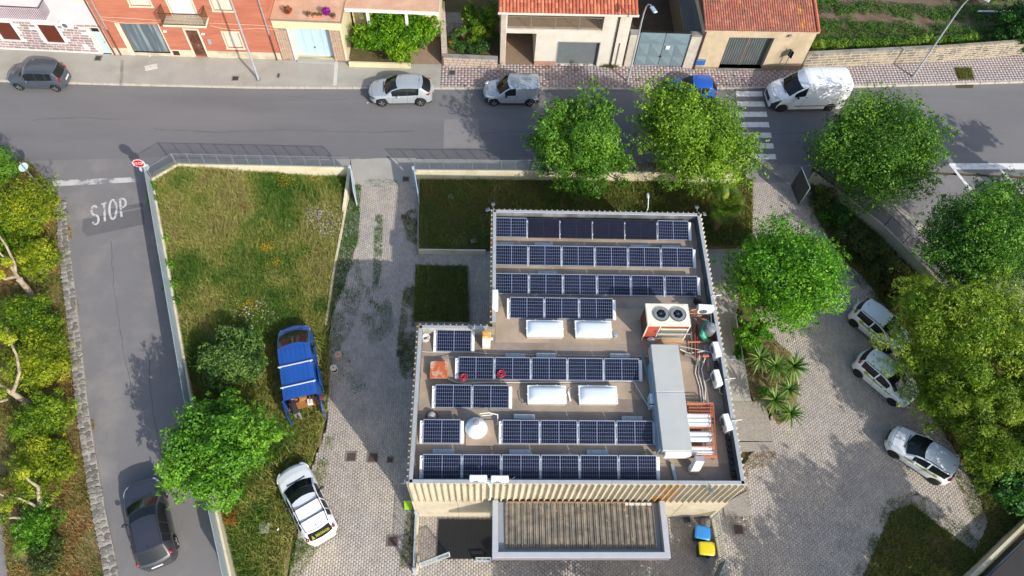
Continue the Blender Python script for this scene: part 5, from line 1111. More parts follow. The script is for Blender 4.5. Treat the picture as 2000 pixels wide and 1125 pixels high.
pink = mat('pink_render', '#c6babd', rough=.9, var=.05, scale=.8); redr = mat('red_brickpaint', '#a4614c', rough=.9, var=.1, scale=1.2, c2='#ac6d56', pscale=.7, stretch=(1, 1, 5)); plinth = mat('plinth_cream', '#bdb29c', rough=.9, var=.1, scale=1.5, c2='#a59a83', pscale=1.2); whiter = mat('white_render', '#c8c2b6', rough=.9, var=.06, scale=1.2, c2='#b9ae98', pscale=.8, lo=.52, hi=.75)
winframe = mat('window_frame', '#cfc5ad', rough=.7, var=.05); shut = mat('roller_shutter', '#c5bfb1', rough=.6, var=.04); brown = mat('brown_wood', '#5a2a1b', rough=.6, var=.15, scale=4, stretch=(4, 4, 1)); dkbrown = mat('dark_brown_wood', '#4a2a1f', rough=.6, var=.2, scale=4, c2='#6b4a38', pscale=1.5)
ltblue = mat('light_blue_metal', '#a9c0ce', rough=.5, var=.05, scale=1.5); ltblue2 = mat('faded_blue_door', '#b3c7d0', rough=.5, var=.08, scale=1.5); pipebrown = mat('drainpipe_brown', '#5b4038', rough=.5, var=.1); pipegrey = mat('drainpipe_grey', '#8c8a8a', rough=.5, var=.1)
def part(parent, name, m, fn, **k): g = MB(); fn(g); return g.build(name, m, parent, **k)

# ---- pink house ---------------------------------------------------------------------------------
F = Facade((0, 95), (226, 106)); h = house('pink_house', 'pale pink house with brown shutters and stone-clad ground floor', F)
HT = 6.9; u_l = -7
wins = [F.rect((-17, 42), (42.6, 78)), F.rect((71, 47), (128.5, 83.3))]; dr = F.rect((172, 53), (219, 104)); dr = (dr[0], dr[1], F.z0, dr[3])
up = [(F.fp(46, 3)[0] - .2, F.fp(82, 4)[0] - .1, 4.75, 6.2), (F.fp(143, 4)[0], F.fp(167, 5)[0], 4.75, 6.2)]
part(h, 'wall', pink, lambda g: (F.wall(g, (u_l, F.L, F.z0 - .1, HT), wins + [dr] + up, .16), F.shell(g, (u_l, F.L, 0, HT), 8)))
part(h, 'roof', terra, lambda g: pitched(g, F, (u_l, F.L, HT), 8, 1.8, .3))
part(h, 'plinth', mat('white_band', '#d2cccc', rough=.9, var=.05), lambda g: (F.box(g, (u_l, dr[0] - .12, F.z0, F.z0 + .12), 0, .035)))
zc = F.fp(120, 45.5)[1]
part(h, 'pointing', mat('white_pointing', '#d5cdcf', rough=.9, var=.05), lambda g: F.wall(g, (u_l, F.L - .02, F.z0, zc), [(w_[0] - .03, w_[1] + .03, w_[2] - .03, w_[3] + .03) for w_ in wins] + [(dr[0] - .12, dr[1] + .1, F.z0, dr[3] + .1)], .01, .012))
stonem = [mat('clad_stone_%s' % n_, c_, rough=.9, var=.15, scale=3) for n_, c_ in (('rose', '#8f7b79'), ('grey', '#857774'), ('pale', '#9b8987'))]
me_c = {}
r = random.Random(4); rows = 11; hh = (zc - F.z0 - .12) / rows; cnt = 0
for j in range(rows):
    u = F.fp(0, 90)[0] - 1.0 - r.random() * .3
    while u < F.L - .2:
        w_ = r.choice((.2, .42, .55, .62)); z0 = F.z0 + .12 + j * hh; c_ = (u + w_ / 2, z0 + hh / 2)
        bad = any(q[0] - .07 - w_ / 2 < c_[0] < q[1] + .07 + w_ / 2 and q[2] - .1 < c_[1] < q[3] + .1 for q in wins + [(dr[0] - .1, dr[1] + .08, 0, dr[3])])
        if not bad and cnt < 290:
            key = (w_, r.randrange(3))
            if key not in me_c:
                g = MB(); g.box((0, 0, 0), (w_ - .045, .03, hh - .045), bev=.008); o = g.build('stone', stonem[key[1]]); me_c[key] = o.data; bpy.data.objects.remove(o)
            inst('stone', me_c[key], h, F.P(c_[0], c_[1], .022), F.rz); cnt += 1
        u += w_
for w_ in wins:
    part(h, 'window_frame', mat('white_band', '#d2cccc'), lambda g: frame(F, g, w_, .05, -.02, .05))
    for k in (0, 1):
        m_ = (w_[0] + w_[1]) / 2; ra = (w_[0], m_ - .01, w_[2], w_[3]) if k == 0 else (m_ + .01, w_[1], w_[2], w_[3])
        s_ = part(h, 'shutter', brown, lambda g: F.box(g, ra, -.06, -.02))
        part(s_, 'slats', brown, lambda g: [F.box(g, (ra[0] + .05, ra[1] - .05, z, z + .03), -.02, -.008) for z in np.arange(ra[2] + .06, ra[3] - .06, .07)])
for w_ in up: part(h, 'window', shut, lambda g: F.box(g, w_, -.14, -.1)); part(h, 'window_sill', winframe, lambda g: F.box(g, (w_[0] - .05, w_[1] + .05, w_[2] - .08, w_[2]), -.1, .1))
d_ = part(h, 'door', ltblue2, lambda g: F.box(g, (dr[0], dr[1], dr[2], dr[3] - .45), -.12, -.08)); part(d_, 'handle', steel, lambda g: F.box(g, (dr[1] - .2, dr[1] - .12, 1.1, 1.16), -.08, -.03)); part(d_, 'panel', ltblue, lambda g: [F.box(g, (dr[0] + .12, dr[1] - .12, a_, b_), -.08, -.065) for a_, b_ in ((dr[2] + .2, dr[2] + .95), (dr[2] + 1.1, dr[3] - .6))])
part(h, 'transom', mat('dark_pane', '#23262a', rough=.15, var=0), lambda g: [F.box(g, (dr[0] + .08 + k * .22, dr[0] + .24 + k * .22, dr[3] - .38, dr[3] - .1), -.13, -.1) for k in range(int((dr[1] - dr[0] - .1) / .22))]); part(h, 'door_frame', winframe, lambda g: frame(F, g, dr, .08, -.04, .05, False))
r_ = F.rect((160, 86), (177, 97)); part(h, 'meter_box', mat('meter_white', '#c3c9cc', rough=.5, var=.05), lambda g: F.box(g, r_, 0, .05, bev=.01))
u1, zs_ = F.fp(93, 43, .9); part(h, 'balcony_slab', pink, lambda g: F.box(g, (u_l + .5, u1, zs_ - .05, zs_ + .15), 0, .95, bev=.02))
rail = part(h, 'balcony_railing', mat('railing_dark', '#4d4a52', rough=.5, metal=.3, var=.05), lambda g: ([g.beam(F.P(u, zs_ + .15, .9), F.P(u, zs_ + 1.1, .9), .022) for u in np.arange(u_l + .55, u1, .13)], [g.beam(F.P(u1 - .03, zs_ + .15, o_), F.P(u1 - .03, zs_ + 1.1, o_), .022) for o_ in np.arange(.1, .9, .13)]))
part(rail, 'hand_rail', MATS['railing_dark'], lambda g: (g.beam(F.P(u_l + .5, zs_ + 1.12, .9), F.P(u1, zs_ + 1.12, .9), .05), g.beam(F.P(u1 - .03, zs_ + 1.12, 0), F.P(u1 - .03, zs_ + 1.12, .9), .05)))
u, z = F.fp(129, 50, .3); t = thing('ac_unit', 'small white wall-mounted unit on the pink house between window and door', 'air conditioner', F.P(u, z - .25, .02), F.rz); g = MB(); g.box((0, -.17, .25), (.75, .26, .5), bev=.03); g.build('casing', acw, t, True, False); g = MB(); g.box((-.25, -.1, -.03), (.04, .3, .06)); g.box((.25, -.1, -.03), (.04, .3, .06)); g.build('foot', steel, t, world=False); g = MB(); g.lathe([(.02, 0), (.18, 0), (.19, .01), (.02, .01)], (-.08, -.305, .25), 16, axis='Y'); g.build('fan_grille', MATS['ac_grille'], t, world=False)
part(h, 'drainpipe', pipebrown, lambda g: g.tube([F.P(F.L - .03, F.z0, .07), F.P(F.L - .03, HT, .07)], .05, 8))
# ---- red house ----------------------------------------------------------------------------------
F = Facade((226.5, 106), (551, 116)); h = house('red_house', 'terracotta red house with a grey garage door and iron balcony', F); HT = 7.2
ga = F.rect((233, 46), (331, 97)); ga = (ga[0], ga[1], F.z0 + .25, ga[3]); do = F.rect((360.5, 58), (405, 108)); do = (do[0], do[1], F.z0 + .05, do[3]); wl = F.rect((434, 62.5), (476, 94)); 
zb = F.fp(257, 11)[1]; w2 = (F.fp(256, 11)[0], F.fp(297, 13)[0], zb, zb + 1.4); zb2 = F.fp(418, 20)[1]; w3 = (F.fp(418, 20)[0], F.fp(457, 22)[0], zb2, zb2 + 1.4); bd = (F.fp(335, 22)[0], F.fp(382, 22)[0], 3.55, 5.9)
part(h, 'wall', redr, lambda g: (F.wall(g, (.02, F.L, F.z0 - .1, HT), [ga, do, wl, w2, w3, bd], .18), F.shell(g, (.02, F.L, 0, HT), 8))); part(h, 'roof', terra, lambda g: pitched(g, F, (0, F.L, HT), 8, 1.8, .25))
zp_ = F.fp(440, 99.5)[1]
part(h, 'plinth', plinth, lambda g: F.wall(g, (.02, F.L, F.z0 - .05, zp_), [(ga[0], ga[1], 0, 3), (do[0] - .1, do[1] + .1, 0, 3)], .03, .03)); part(h, 'garage_step', plinth, lambda g: F.box(g, (ga[0] - .2, ga[1] + .05, F.z0, F.z0 + .25), -.2, .02))
gm = mat('garage_grey', '#5f6d75', rough=.5, metal=.2, var=.25, scale=2, c2='#97a3a8', pscale=1.6, lo=.5, hi=.62, stretch=(2.2, 2.2, .12))
n = 30; gd = part(h, 'garage_door', gm, lambda g: F.box(g, ga, -.16, -.12))
for k in range(n): part(gd, 'slat', gm, lambda g: F.box(g, (ga[0] + (ga[1] - ga[0]) * (k + .12) / n, ga[0] + (ga[1] - ga[0]) * (k + .62) / n, ga[2], ga[3]), -.12, -.10))
part(h, 'garage_jamb', winframe, lambda g: (F.box(g, (ga[0] - .32, ga[0], F.z0, ga[3] + .04), -.1, .04), F.box(g, (ga[1], ga[1] + .07, F.z0, ga[3] + .04), -.1, .04)))
dd = part(h, 'door', dkbrown, lambda g: F.box(g, do, -.14, -.09)); part(dd, 'panel', dkbrown, lambda g: [F.box(g, (do[0] + .1 + a_, do[0] + .55 + a_, do[2] + b_, do[2] + b_ + .55), -.09, -.07) for a_ in (0, .6) for b_ in (.25, .95, 1.65) if do[0] + .55 + a_ < do[1]]); part(dd, 'handle', steel, lambda g: F.box(g, ((do[0] + do[1]) / 2 + .05, (do[0] + do[1]) / 2 + .1, 1.1, 1.2), -.09, -.04)); part(h, 'door_frame', winframe, lambda g: frame(F, g, do, .12, -.05, .04, False))
part(h, 'cellar_grille', mat('grille_red', '#4a1f1d', rough=.7, var=.1), lambda g: F.box(g, F.rect((336, 98), (353, 107)), .03, .05)); part(h, 'grille_frame', winframe, lambda g: frame(F, g, F.rect((336, 98), (353, 107)), .05, .0, .06, False))
for w_, nm in ((wl, 1), (w2, 2), (w3, 3)):
    f_ = part(h, 'window', shut, lambda g: F.box(g, w_, -.15, -.1)); part(f_, 'shutter_slat', shut, lambda g: [F.box(g, (w_[0] + .02, w_[1] - .02, z, z + .035), -.1, -.085) for z in np.arange(w_[2] + .04, w_[3] - .04, .055)]); part(h, 'window_frame', winframe, lambda g: frame(F, g, w_, .09, -.02, .04))
part(h, 'balcony_door', mat('shutter_white', '#d6d3ca', rough=.6, var=.04), lambda g: F.box(g, bd, -.15, -.1)); part(h, 'balcony_door_frame', winframe, lambda g: frame(F, g, bd, .09, -.02, .04, False))
u0, zz = F.fp(319, 52, .9); u1, _ = F.fp(404, 56, .9); part(h, 'balcony_slab', winframe, lambda g: F.box(g, (u0, u1, zz, zz + .16), 0, .95, bev=.03))
iron = mat('brown_iron', '#5b4530', rough=.6, metal=.3, var=.15)
rl = part(h, 'balcony_railing', iron, lambda g: ([g.tube([F.P(u, zz + .16, .9), F.P(u + .06, zz + .5, .97), F.P(u - .04, zz + .8, .9), F.P(u, zz + 1.05, .9)], .014, 4) for u in np.arange(u0 + .05, u1, .09)], [g.tube([F.P(u0 + e, zz + .16, o_), F.P(u0 + e, zz + 1.05, o_)], .014, 4) for o_ in np.arange(.08, .9, .1) for e in (.04, u1 - u0 - .04)]))
part(rl, 'hand_rail', iron, lambda g: (g.beam(F.P(u0, zz + 1.07, .9), F.P(u1, zz + 1.07, .9), .05), [g.beam(F.P(u0 + e, zz + 1.07, 0), F.P(u0 + e, zz + 1.07, .9), .05) for e in (.03, u1 - u0 - .03)], g.beam(F.P(u0, zz + .2, .9), F.P(u1, zz + .2, .9), .04)))
part(h, 'meter_box', mat('meter_grey', '#8d9aa0', rough=.5, var=.05), lambda g: F.box(g, F.rect((404, 76), (414, 86)), 0, .05, bev=.01))
for x, y in ((322, 62), (396, 67)): u, z = F.fp(x, y, .1); part(h, 'wall_lamp', white_metal, lambda g: F.box(g, (u - .12, u + .12, z - .06, z + .06), 0, .15, bev=.03))
for x, m_ in ((238, pipebrown), (539, pipebrown)): u = F.fp(x, 108)[0]; part(h, 'drainpipe', m_, lambda g: (g.tube([F.P(u, F.z0, .08), F.P(u, 2.4, .08)], .05, 8))); part(h, 'drainpipe', pipegrey, lambda g: g.tube([F.P(u, 2.4, .08), F.P(u, HT, .08)], .055, 8))
def wire(F, pts, lab): g = MB(); g.tube([F.P(*F.fp(x, y, .06), .06) for x, y in pts], .012, 5); tag(g.build('facade_cable', mat('cable_cream', '#cfc0a8', rough=.7, var=.05)), lab, 'cable', 'cables along the facades')
wire(F, [(196, 33), (240, 35), (280, 37.5), (315, 40)], 'upper pale cable across the red wall left of the iron balcony'); wire(F, [(196, 37), (225, 43), (250, 46), (285, 45), (316, 44)], 'sagging lower cable above the grey garage door'); wire(F, [(408, 45), (450, 47), (500, 49), (536, 52)], 'upper pale cable right of the iron balcony'); wire(F, [(410, 50), (430, 55), (460, 58), (500, 55), (525, 57), (540, 57), (546, 48)], 'sagging lower cable right of the iron balcony')
# ---- yellow house with roof terrace ---------------------------------------------------------------
F = Facade((552, 116), (680, 121)); h = house('yellow_house', 'pale yellow house with a tiled roof terrace above a light blue garage', F); yell = mat('yellow_render', '#c9bf9b', rough=.9, var=.05, scale=1.5)
ga = F.rect((565, 55), (652, 110)); ga = (ga[0], ga[1], F.z0 + .15, ga[3]); TH = F.fp(600, 40)[1]; terr = mat('terrace_tile', '#b8937a', rough=.85, var=.08, scale=2, c2='#c2a088', pscale=.8)
DPT = 6.
part(h, 'wall', yell, lambda g: (F.wall(g, (0, F.L, F.z0 - .1, TH), [ga], .45), F.shell(g, (0, F.L, 0, TH - .01), DPT)))
part(h, 'terrace_floor', terr, lambda g: F.box(g, (-.02, F.L + .05, TH, TH + .06), -DPT, .1)); part(h, 'terrace_edge', mat('terrace_edge', '#8a7467', rough=.8, var=.1), lambda g: (F.box(g, (-.02, F.L + .05, TH + .002, TH + .09), .1, .17), F.box(g, (F.L + .05, F.L + .12, TH + .002, TH + .09), -2.0, .17)))
cl1 = mat('clad_block', '#a8917c', rough=.95, var=.15, scale=3); mort = mat('clad_mortar', '#7e6a58', rough=1, var=.15)
rr = random.Random(9)
for a_, b_ in ((.02, ga[0] - .22), (ga[1] + .03, F.L - .15)):
    ztop = ga[3] - .05; part(h, 'mortar', mort, lambda g: F.box(g, (a_, b_, F.z0, ztop), 0, .03))
    u = a_ + .02
    while u < b_ - .05:
        w_ = min(rr.uniform(.14, .2), b_ - u - .02); z = F.z0 + .02 + rr.random() * .15
        while z < ztop - .1: hh_ = min(rr.uniform(.25, .5), ztop - z); part(h, 'stone', cl1, lambda g: F.box(g, (u, u + w_ - .02, z, z + hh_ - .02), .03, .055, bev=.008)); z += hh_
        u += w_
gd = part(h, 'garage_door', ltblue, lambda g: F.box(g, ga, -.43, -.38)); part(gd, 'seam', mat('seam_blue', '#8fa8b8', rough=.5, var=.05), lambda g: [F.box(g, (ga[0] + (ga[1] - ga[0]) * k / 4 - .01, ga[0] + (ga[1] - ga[0]) * k / 4 + .01, ga[2], ga[3]), -.38, -.365) for k in (1, 2, 3)]); part(gd, 'handle', darkmetal, lambda g: F.box(g, ((ga[0] + ga[1]) / 2 - .05, (ga[0] + ga[1]) / 2 + .05, 1.0, 1.08), -.38, -.33))
part(h, 'jamb', white_metal, lambda g: F.box(g, (ga[0] - .2, ga[0] - .003, F.z0, ga[3]), -.3, .04)); part(h, 'jamb', mat('jamb_blue', '#5f7890', rough=.5, var=.05), lambda g: F.box(g, (ga[1] - .0, ga[1] + .03, F.z0, ga[3]), -.35, .0)); part(h, 'step', concrete, lambda g: F.box(g, (ga[0], ga[1], F.z0, F.z0 + .15), -.45, .3))
# rear wing of the terrace and the house behind it
bk = G(690, 17, TH); off = -(bk - F.A).dot(F.n); uR = (G(856, 27, TH) - F.A).dot(F.d)
part(h, 'terrace_wing', terr, lambda g: F.box(g, (F.L + .12, uR, TH - .0, TH + .055), -DPT, -off)); part(h, 'wing_edge', white_metal, lambda g: F.box(g, (F.L + .12, uR, TH - .22, TH - .002), -DPT + .2, -off + .06)); part(h, 'wing_back_wall', yell, lambda g: F.box(g, (F.L + .2, uR - .1, 0, TH - .23), -DPT - .2, -off - 1.6)); part(h, 'upper_storey', yell, lambda g: F.box(g, (.2, uR - .1, TH + .06, TH + 3.2), -DPT - 5, -DPT + 1.2)); part(h, 'wing_column', white_metal, lambda g: [F.box(g, (u, u + .2, 0, TH - .23), -off - .4, -off - .2) for u in (F.L + 1.5, F.L + 4.2)])
part(h, 'roof', terra, lambda g: F.box(g, (.0, uR, TH + 3.2, TH + 3.35), -DPT - 5.2, -DPT + 1.4))
def pot(x, y, kind, lab):
    p = G(x, y, TH + .3); t = thing('flower_pot', lab, 'flower pot', (p.x, p.y, TH + .06), F.rz, 'pots on the roof terrace')
    if kind == 'trough': g = MB(); g.box((0, 0, .1), (.6, .2, .2), bev=.02); g.build('pot', terra, t, world=False)
    else: g = MB(); g.lathe([(.08, 0), (.13, .2), (.14, .22), (.11, .21)], n=14); g.build('pot', terra, t, True, False)
    spec = {'red': ([(0, 0, .38)], [.28], 420, ['#8d1017', '#b51a20', '#a3201f', '#4a5a20']), 'magenta': ([(0, 0, .4)], [.3], 520, ['#7a0d7a', '#9a1496', '#8a1088', '#b030aa']), 'trough': ([(-.18, 0, .25), (.1, 0, .25), (.25, 0, .22)], [.13, .13, .1], 200, ['#5a5a38', '#6a5a40', '#4a5230']), 'small': ([(0, 0, .3)], [.16], 130, ['#5a5038', '#6a5a40', '#4a4a30'])}[kind]
    V, Fc, ti = leafcloud([np.array(c_) + np.array(t.location) for c_ in spec[0]], spec[1], spec[2], .045, .7, .3, .5, .5); npmesh('flowers' if kind in ('red', 'magenta') else 'foliage', V, Fc, leafmat('pot_' + kind, spec[3], .2), t, ti, 'stuff')
pot(563, 22, 'red', 'pot of bright red flowers at left on the terrace'); pot(602, 27, 'small', 'small brownish potted plant in the middle of the terrace'); pot(619, 28, 'trough', 'terracotta trough of dry plants on the terrace'); pot(638, 25, 'magenta', 'pot with a ball of magenta flowers on the terrace'); pot(651, 30, 'small', 'small dark potted plant right of the magenta flowers')
# ---- front gardens -------------------------------------------------------------------------------
lowwall('low yellow front wall of the garden with the lemon tree', [G2(682, 121, .5), G2(800, 124, .5)], .5, .18, m=yell)
g = MB(); g.sheet(px([(802, 125), (861, 126), (858, 40), (700, 30), (682, 119)], KZ), KZ + .01); struct(g.build('garden_path', mat('garden_path', '#8d7562', rough=.9, var=.12, scale=2)))
g = MB(); g.sheet(px([(684, 119), (802, 122), (800, 60), (690, 55)], .15), KZ + .03); struct(g.build('garden_soil', soil))
stone_pale = mat('pale_stone', '#b0a193', rough=.95, var=.15, scale=3)
def stonewall(lab, a, b, h_, th, bl=.35, bh=.22, m=stone_pale, cat='stone wall', mt=None, z0=0., capm=None, lim=300, mats_=None, name='stone_wall'):
    t = thing(name, lab, cat, (a[0], a[1], 0)); a3, b3 = Vector((*a, 0)), Vector((*b, 0)); d = b3 - a3; L_ = d.length; d.normalize(); rz = math.atan2(d.y, d.x); c = (a3 + b3) / 2
    g = MB(); g.box((c.x, c.y, (h_ - .03 + z0) / 2), (L_, th - .014, h_ - .03 - z0), rz); g.build('core', mt or mort, t)
    rr = random.Random(int(L_ * 100)); nr = max(1, round((h_ - z0) / bh)); hh = (h_ - z0) / nr; me_ = {}; k = 0
    for j in range(nr):
        u = -bl * rr.random() * .5
        while u < L_ - .03:
            w_ = rr.choice((bl * .7, bl, bl * 1.25)); u0 = max(u, 0); u1 = min(u + w_, L_)
            if u1 - u0 > .06 and k < lim:
                key = (round(u1 - u0, 2), rr.randrange(len(mats_) if mats_ else 1))
                if key not in me_:
                    g = MB(); g.box((0, 0, 0), (key[0] - .03, th + .0, hh - .025), bev=.015); o = g.build('stone', (mats_ or [m])[key[1]]); me_[key] = o.data; bpy.data.objects.remove(o)
                p = a3 + d * ((u0 + u1) / 2); inst('stone', me_[key], t, (p.x, p.y, z0 + (j + .5) * hh), rz); k += 1
            u += w_
    if capm: g = MB(); g.box((c.x, c.y, h_ + .03), (L_ + .02, th + .06, .05), rz, bev=.012); g.build('cap', capm, t)
    return t
q0, q1, q2, q3 = G2(866, 108, .95), G2(972, 113, .95), G2(862, 20, 1.2), G2(868, 104, 1.2)
stonewall('pale stone front wall of the rose garden with a concrete top', q0, q1, .9, .35, .4, .2, capm=concrete_dk); stonewall('pale stone side wall between the lemon tree garden and the rose garden', (q3[0], q3[1]), (q2[0], q2[1] + 1), 1.25, .42, .35, .28)
p = G(889, 116, .4); t = thing('wall_grate', 'red-brown iron grate in the stone wall of the rose garden', 'grate', (p.x, p.y - .1, .2), 0); g = MB(); g.box((0, -.12, .2), (.36, .05, .36), bev=.01); g.build('plate', mat('grille_red', '#4a1f1d'), t, world=False)
g = MB(); g.sheet(px([(868, 108), (974, 112), (975, -40), (872, -40)], .3), .3); struct(g.build('garden_soil', soil)); g = MB(); g.box((*G2(885, 46, .4), .33), (1.6, 2.6, .06)); struct(g.build('garden_paving', concrete_dk))
# ---- white house with tiled roof and loggia ---------------------------------------------------------
F = Facade((976, 126), (1214, 130)); h = house('white_house', 'off-white house with an orange tiled roof, loggia and grey shutter', F)
pa = F.rect((989, 64.5), (1043, 125)); pa = (pa[0], pa[1], F.z0 - .05, pa[3]); sh = F.rect((1091, 82), (1164, 128)); sh = (sh[0], sh[1], F.z0, sh[3]); EZ = F.fp(1090, 21)[1] + .1; zf = F.fp(1090, 59)[1]; lo_ = (F.fp(991, 40)[0], F.fp(1178, 50)[0], zf, EZ - .1)
part(h, 'wall', whiter, lambda g: (F.wall(g, (0, F.L, F.z0 - .1, EZ), [pa, sh, lo_], .3), F.shell(g, (0, F.L, 0, EZ), 7)))
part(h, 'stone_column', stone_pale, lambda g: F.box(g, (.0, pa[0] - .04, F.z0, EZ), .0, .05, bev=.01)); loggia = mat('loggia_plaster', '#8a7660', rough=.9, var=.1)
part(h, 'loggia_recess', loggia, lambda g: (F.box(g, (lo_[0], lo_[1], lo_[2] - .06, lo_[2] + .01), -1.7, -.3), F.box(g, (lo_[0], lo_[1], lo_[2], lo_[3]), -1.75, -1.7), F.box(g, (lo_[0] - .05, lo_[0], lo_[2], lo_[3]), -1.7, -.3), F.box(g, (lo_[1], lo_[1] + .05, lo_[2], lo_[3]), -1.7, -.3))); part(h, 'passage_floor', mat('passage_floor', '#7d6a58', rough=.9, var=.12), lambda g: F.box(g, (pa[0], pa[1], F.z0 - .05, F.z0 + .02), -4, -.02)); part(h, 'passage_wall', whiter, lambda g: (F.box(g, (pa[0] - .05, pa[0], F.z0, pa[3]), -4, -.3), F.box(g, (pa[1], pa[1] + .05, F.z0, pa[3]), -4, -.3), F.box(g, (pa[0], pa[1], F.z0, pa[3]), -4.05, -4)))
rl = part(h, 'loggia_railing', mat('railing_grey', '#8d8478', rough=.5, metal=.2, var=.05), lambda g: [g.beam(F.P(u, zf + .05, -.08), F.P(u, zf + 1.0, -.08), .016) for u in np.arange(lo_[0] + .05, lo_[1], .09)])
part(rl, 'hand_rail', MATS['railing_grey'], lambda g: ([g.beam(F.P(lo_[0], z, -.08), F.P(lo_[1], z, -.08), .04) for z in (zf + .08, zf + 1.02)], [g.beam(F.P(lo_[0] + k * (lo_[1] - lo_[0]) / 4, zf + .05, -.06), F.P(lo_[0] + k * (lo_[1] - lo_[0]) / 4, zf + 1, -.06), .045) for k in range(5)]))
sd = part(h, 'garage_shutter', mat('shutter_grey', '#737a7c', rough=.5, metal=.3, var=.08), lambda g: F.box(g, sh, -.28, -.22))
for z in np.arange(sh[2] + .05, sh[3], .1): part(sd, 'slat', MATS['shutter_grey'], lambda g: F.box(g, (sh[0] + .02, sh[1] - .02, z, z + .07), -.22, -.205))
part(h, 'shutter_frame', mat('frame_grey', '#9a9a94', rough=.6, var=.05), lambda g: frame(F, g, sh, .06, -.1, .02, False)); part(h, 'brick_base', mat('brick_base', '#a0806c', rough=.95, var=.2, scale=6), lambda g: F.box(g, (pa[1] + .01, sh[0] - .07, F.z0, F.z0 + .4), 0, .03))
u = F.fp(1192, 126)[0]; part(h, 'drainpipe', pipebrown, lambda g: g.tube([F.P(u, F.z0, .08), F.P(u, EZ, .08)], .05, 8)); u = F.fp(1203, 122)[0]; part(h, 'drainpipe', pipegrey, lambda g: g.tube([F.P(u, F.z0, .06), F.P(u, 2.3, .06)], .03, 8)); part(h, 'gutter', mat('gutter_white', '#c5bdb2', rough=.6, var=.08), lambda g: F.box(g, (-.25, F.L + .3, EZ - .06, EZ + .1), .42, .58, bev=.03))
DR = 3.6; RS = 1.2
rs_ = part(h, 'roof_slope', mort, lambda g: (g.quad(F.P(-.2, EZ + .02, .5), F.P(F.L + .25, EZ + .02, .5), F.P(F.L + .25, EZ + RS, -DR + .5), F.P(-.2, EZ + RS, -DR + .5)), g.quad(F.P(-.2, EZ + RS, -DR + .5), F.P(F.L + .25, EZ + RS, -DR + .5), F.P(F.L + .25, EZ - .1, -7.3), F.P(-.2, EZ - .1, -7.3)), g.quad(F.P(-.2, EZ - .04, .5), F.P(-.2, EZ - .04, -.3), F.P(F.L + .25, EZ - .04, -.3), F.P(F.L + .25, EZ - .04, .5))))
tm = [mat('roof_tile_a', '#b3654a', rough=.85, var=.12, scale=5), mat('roof_tile_b', '#a2573d', rough=.85, var=.12, scale=5), mat('roof_tile_c', '#bc7456', rough=.85, var=.12, scale=5)]
def tile_mesh(m, w_, L_):
    g = MB(); pr_ = [(-w_ / 2, 0), (-w_ * .45, w_ * .3), (-w_ * .22, w_ * .42), (0, w_ * .45), (w_ * .22, w_ * .42), (w_ * .45, w_ * .3), (w_ / 2, 0)]
    vs = [(x, 0, z + .02) for x, z in pr_] + [(x * .9, L_, z) for x, z in pr_] + [(x * .85, 0, z * .8 + .0) for x, z in pr_]; n = 7
    g.add(vs, [(i, i + 1, n + i + 1, n + i) for i in range(6)] + [(2 * n + i, 2 * n + i + 1, i + 1, i) for i in range(6)]); o = g.build('roof_tile', m, None, True, ang=60); me = o.data; bpy.data.objects.remove(o); return me
def tiled(F, par, u0, u1, zE, rise, run_, o0, w_, L_, mats_, rows, lim):
    ms = [tile_mesh(m, w_, L_ * 1.06) for m in mats_]; pit = math.atan2(rise, run_); nc = int((u1 - u0) / w_); rr = random.Random(5); k = 0; rest = MB()
    for j in range(rows):
        for i in range(nc):
            s_ = j * L_; p = F.P(u0 + (i + .5) * w_, zE + s_ * math.sin(pit) + .03, o0 - s_ * math.cos(pit)); M_ = Matrix.Translation(p) @ Matrix.Rotation(F.rz + rr.uniform(-.015, .015), 4, 'Z') @ Matrix.Rotation(pit + rr.uniform(-.01, .02), 4, 'X'); mi = rr.randrange(len(ms))
            if k < lim:
                o = bpy.data.objects.new('roof_tile', ms[mi]); col.objects.link(o); o.parent = par; o.matrix_basis = wm(par).inverted() @ M_
            else: rest.add([M_ @ v.co for v in ms[mi].vertices], [tuple(f.vertices) for f in ms[mi].polygons], mi)
            k += 1
    if rest.v: stuff(rest.build('roof_tile_field', mats_, par, True, ang=60))
tiled(F, rs_, -.2, F.L + .25, EZ + .02, RS, DR, .52, .235, .38, tm, 9, 180)
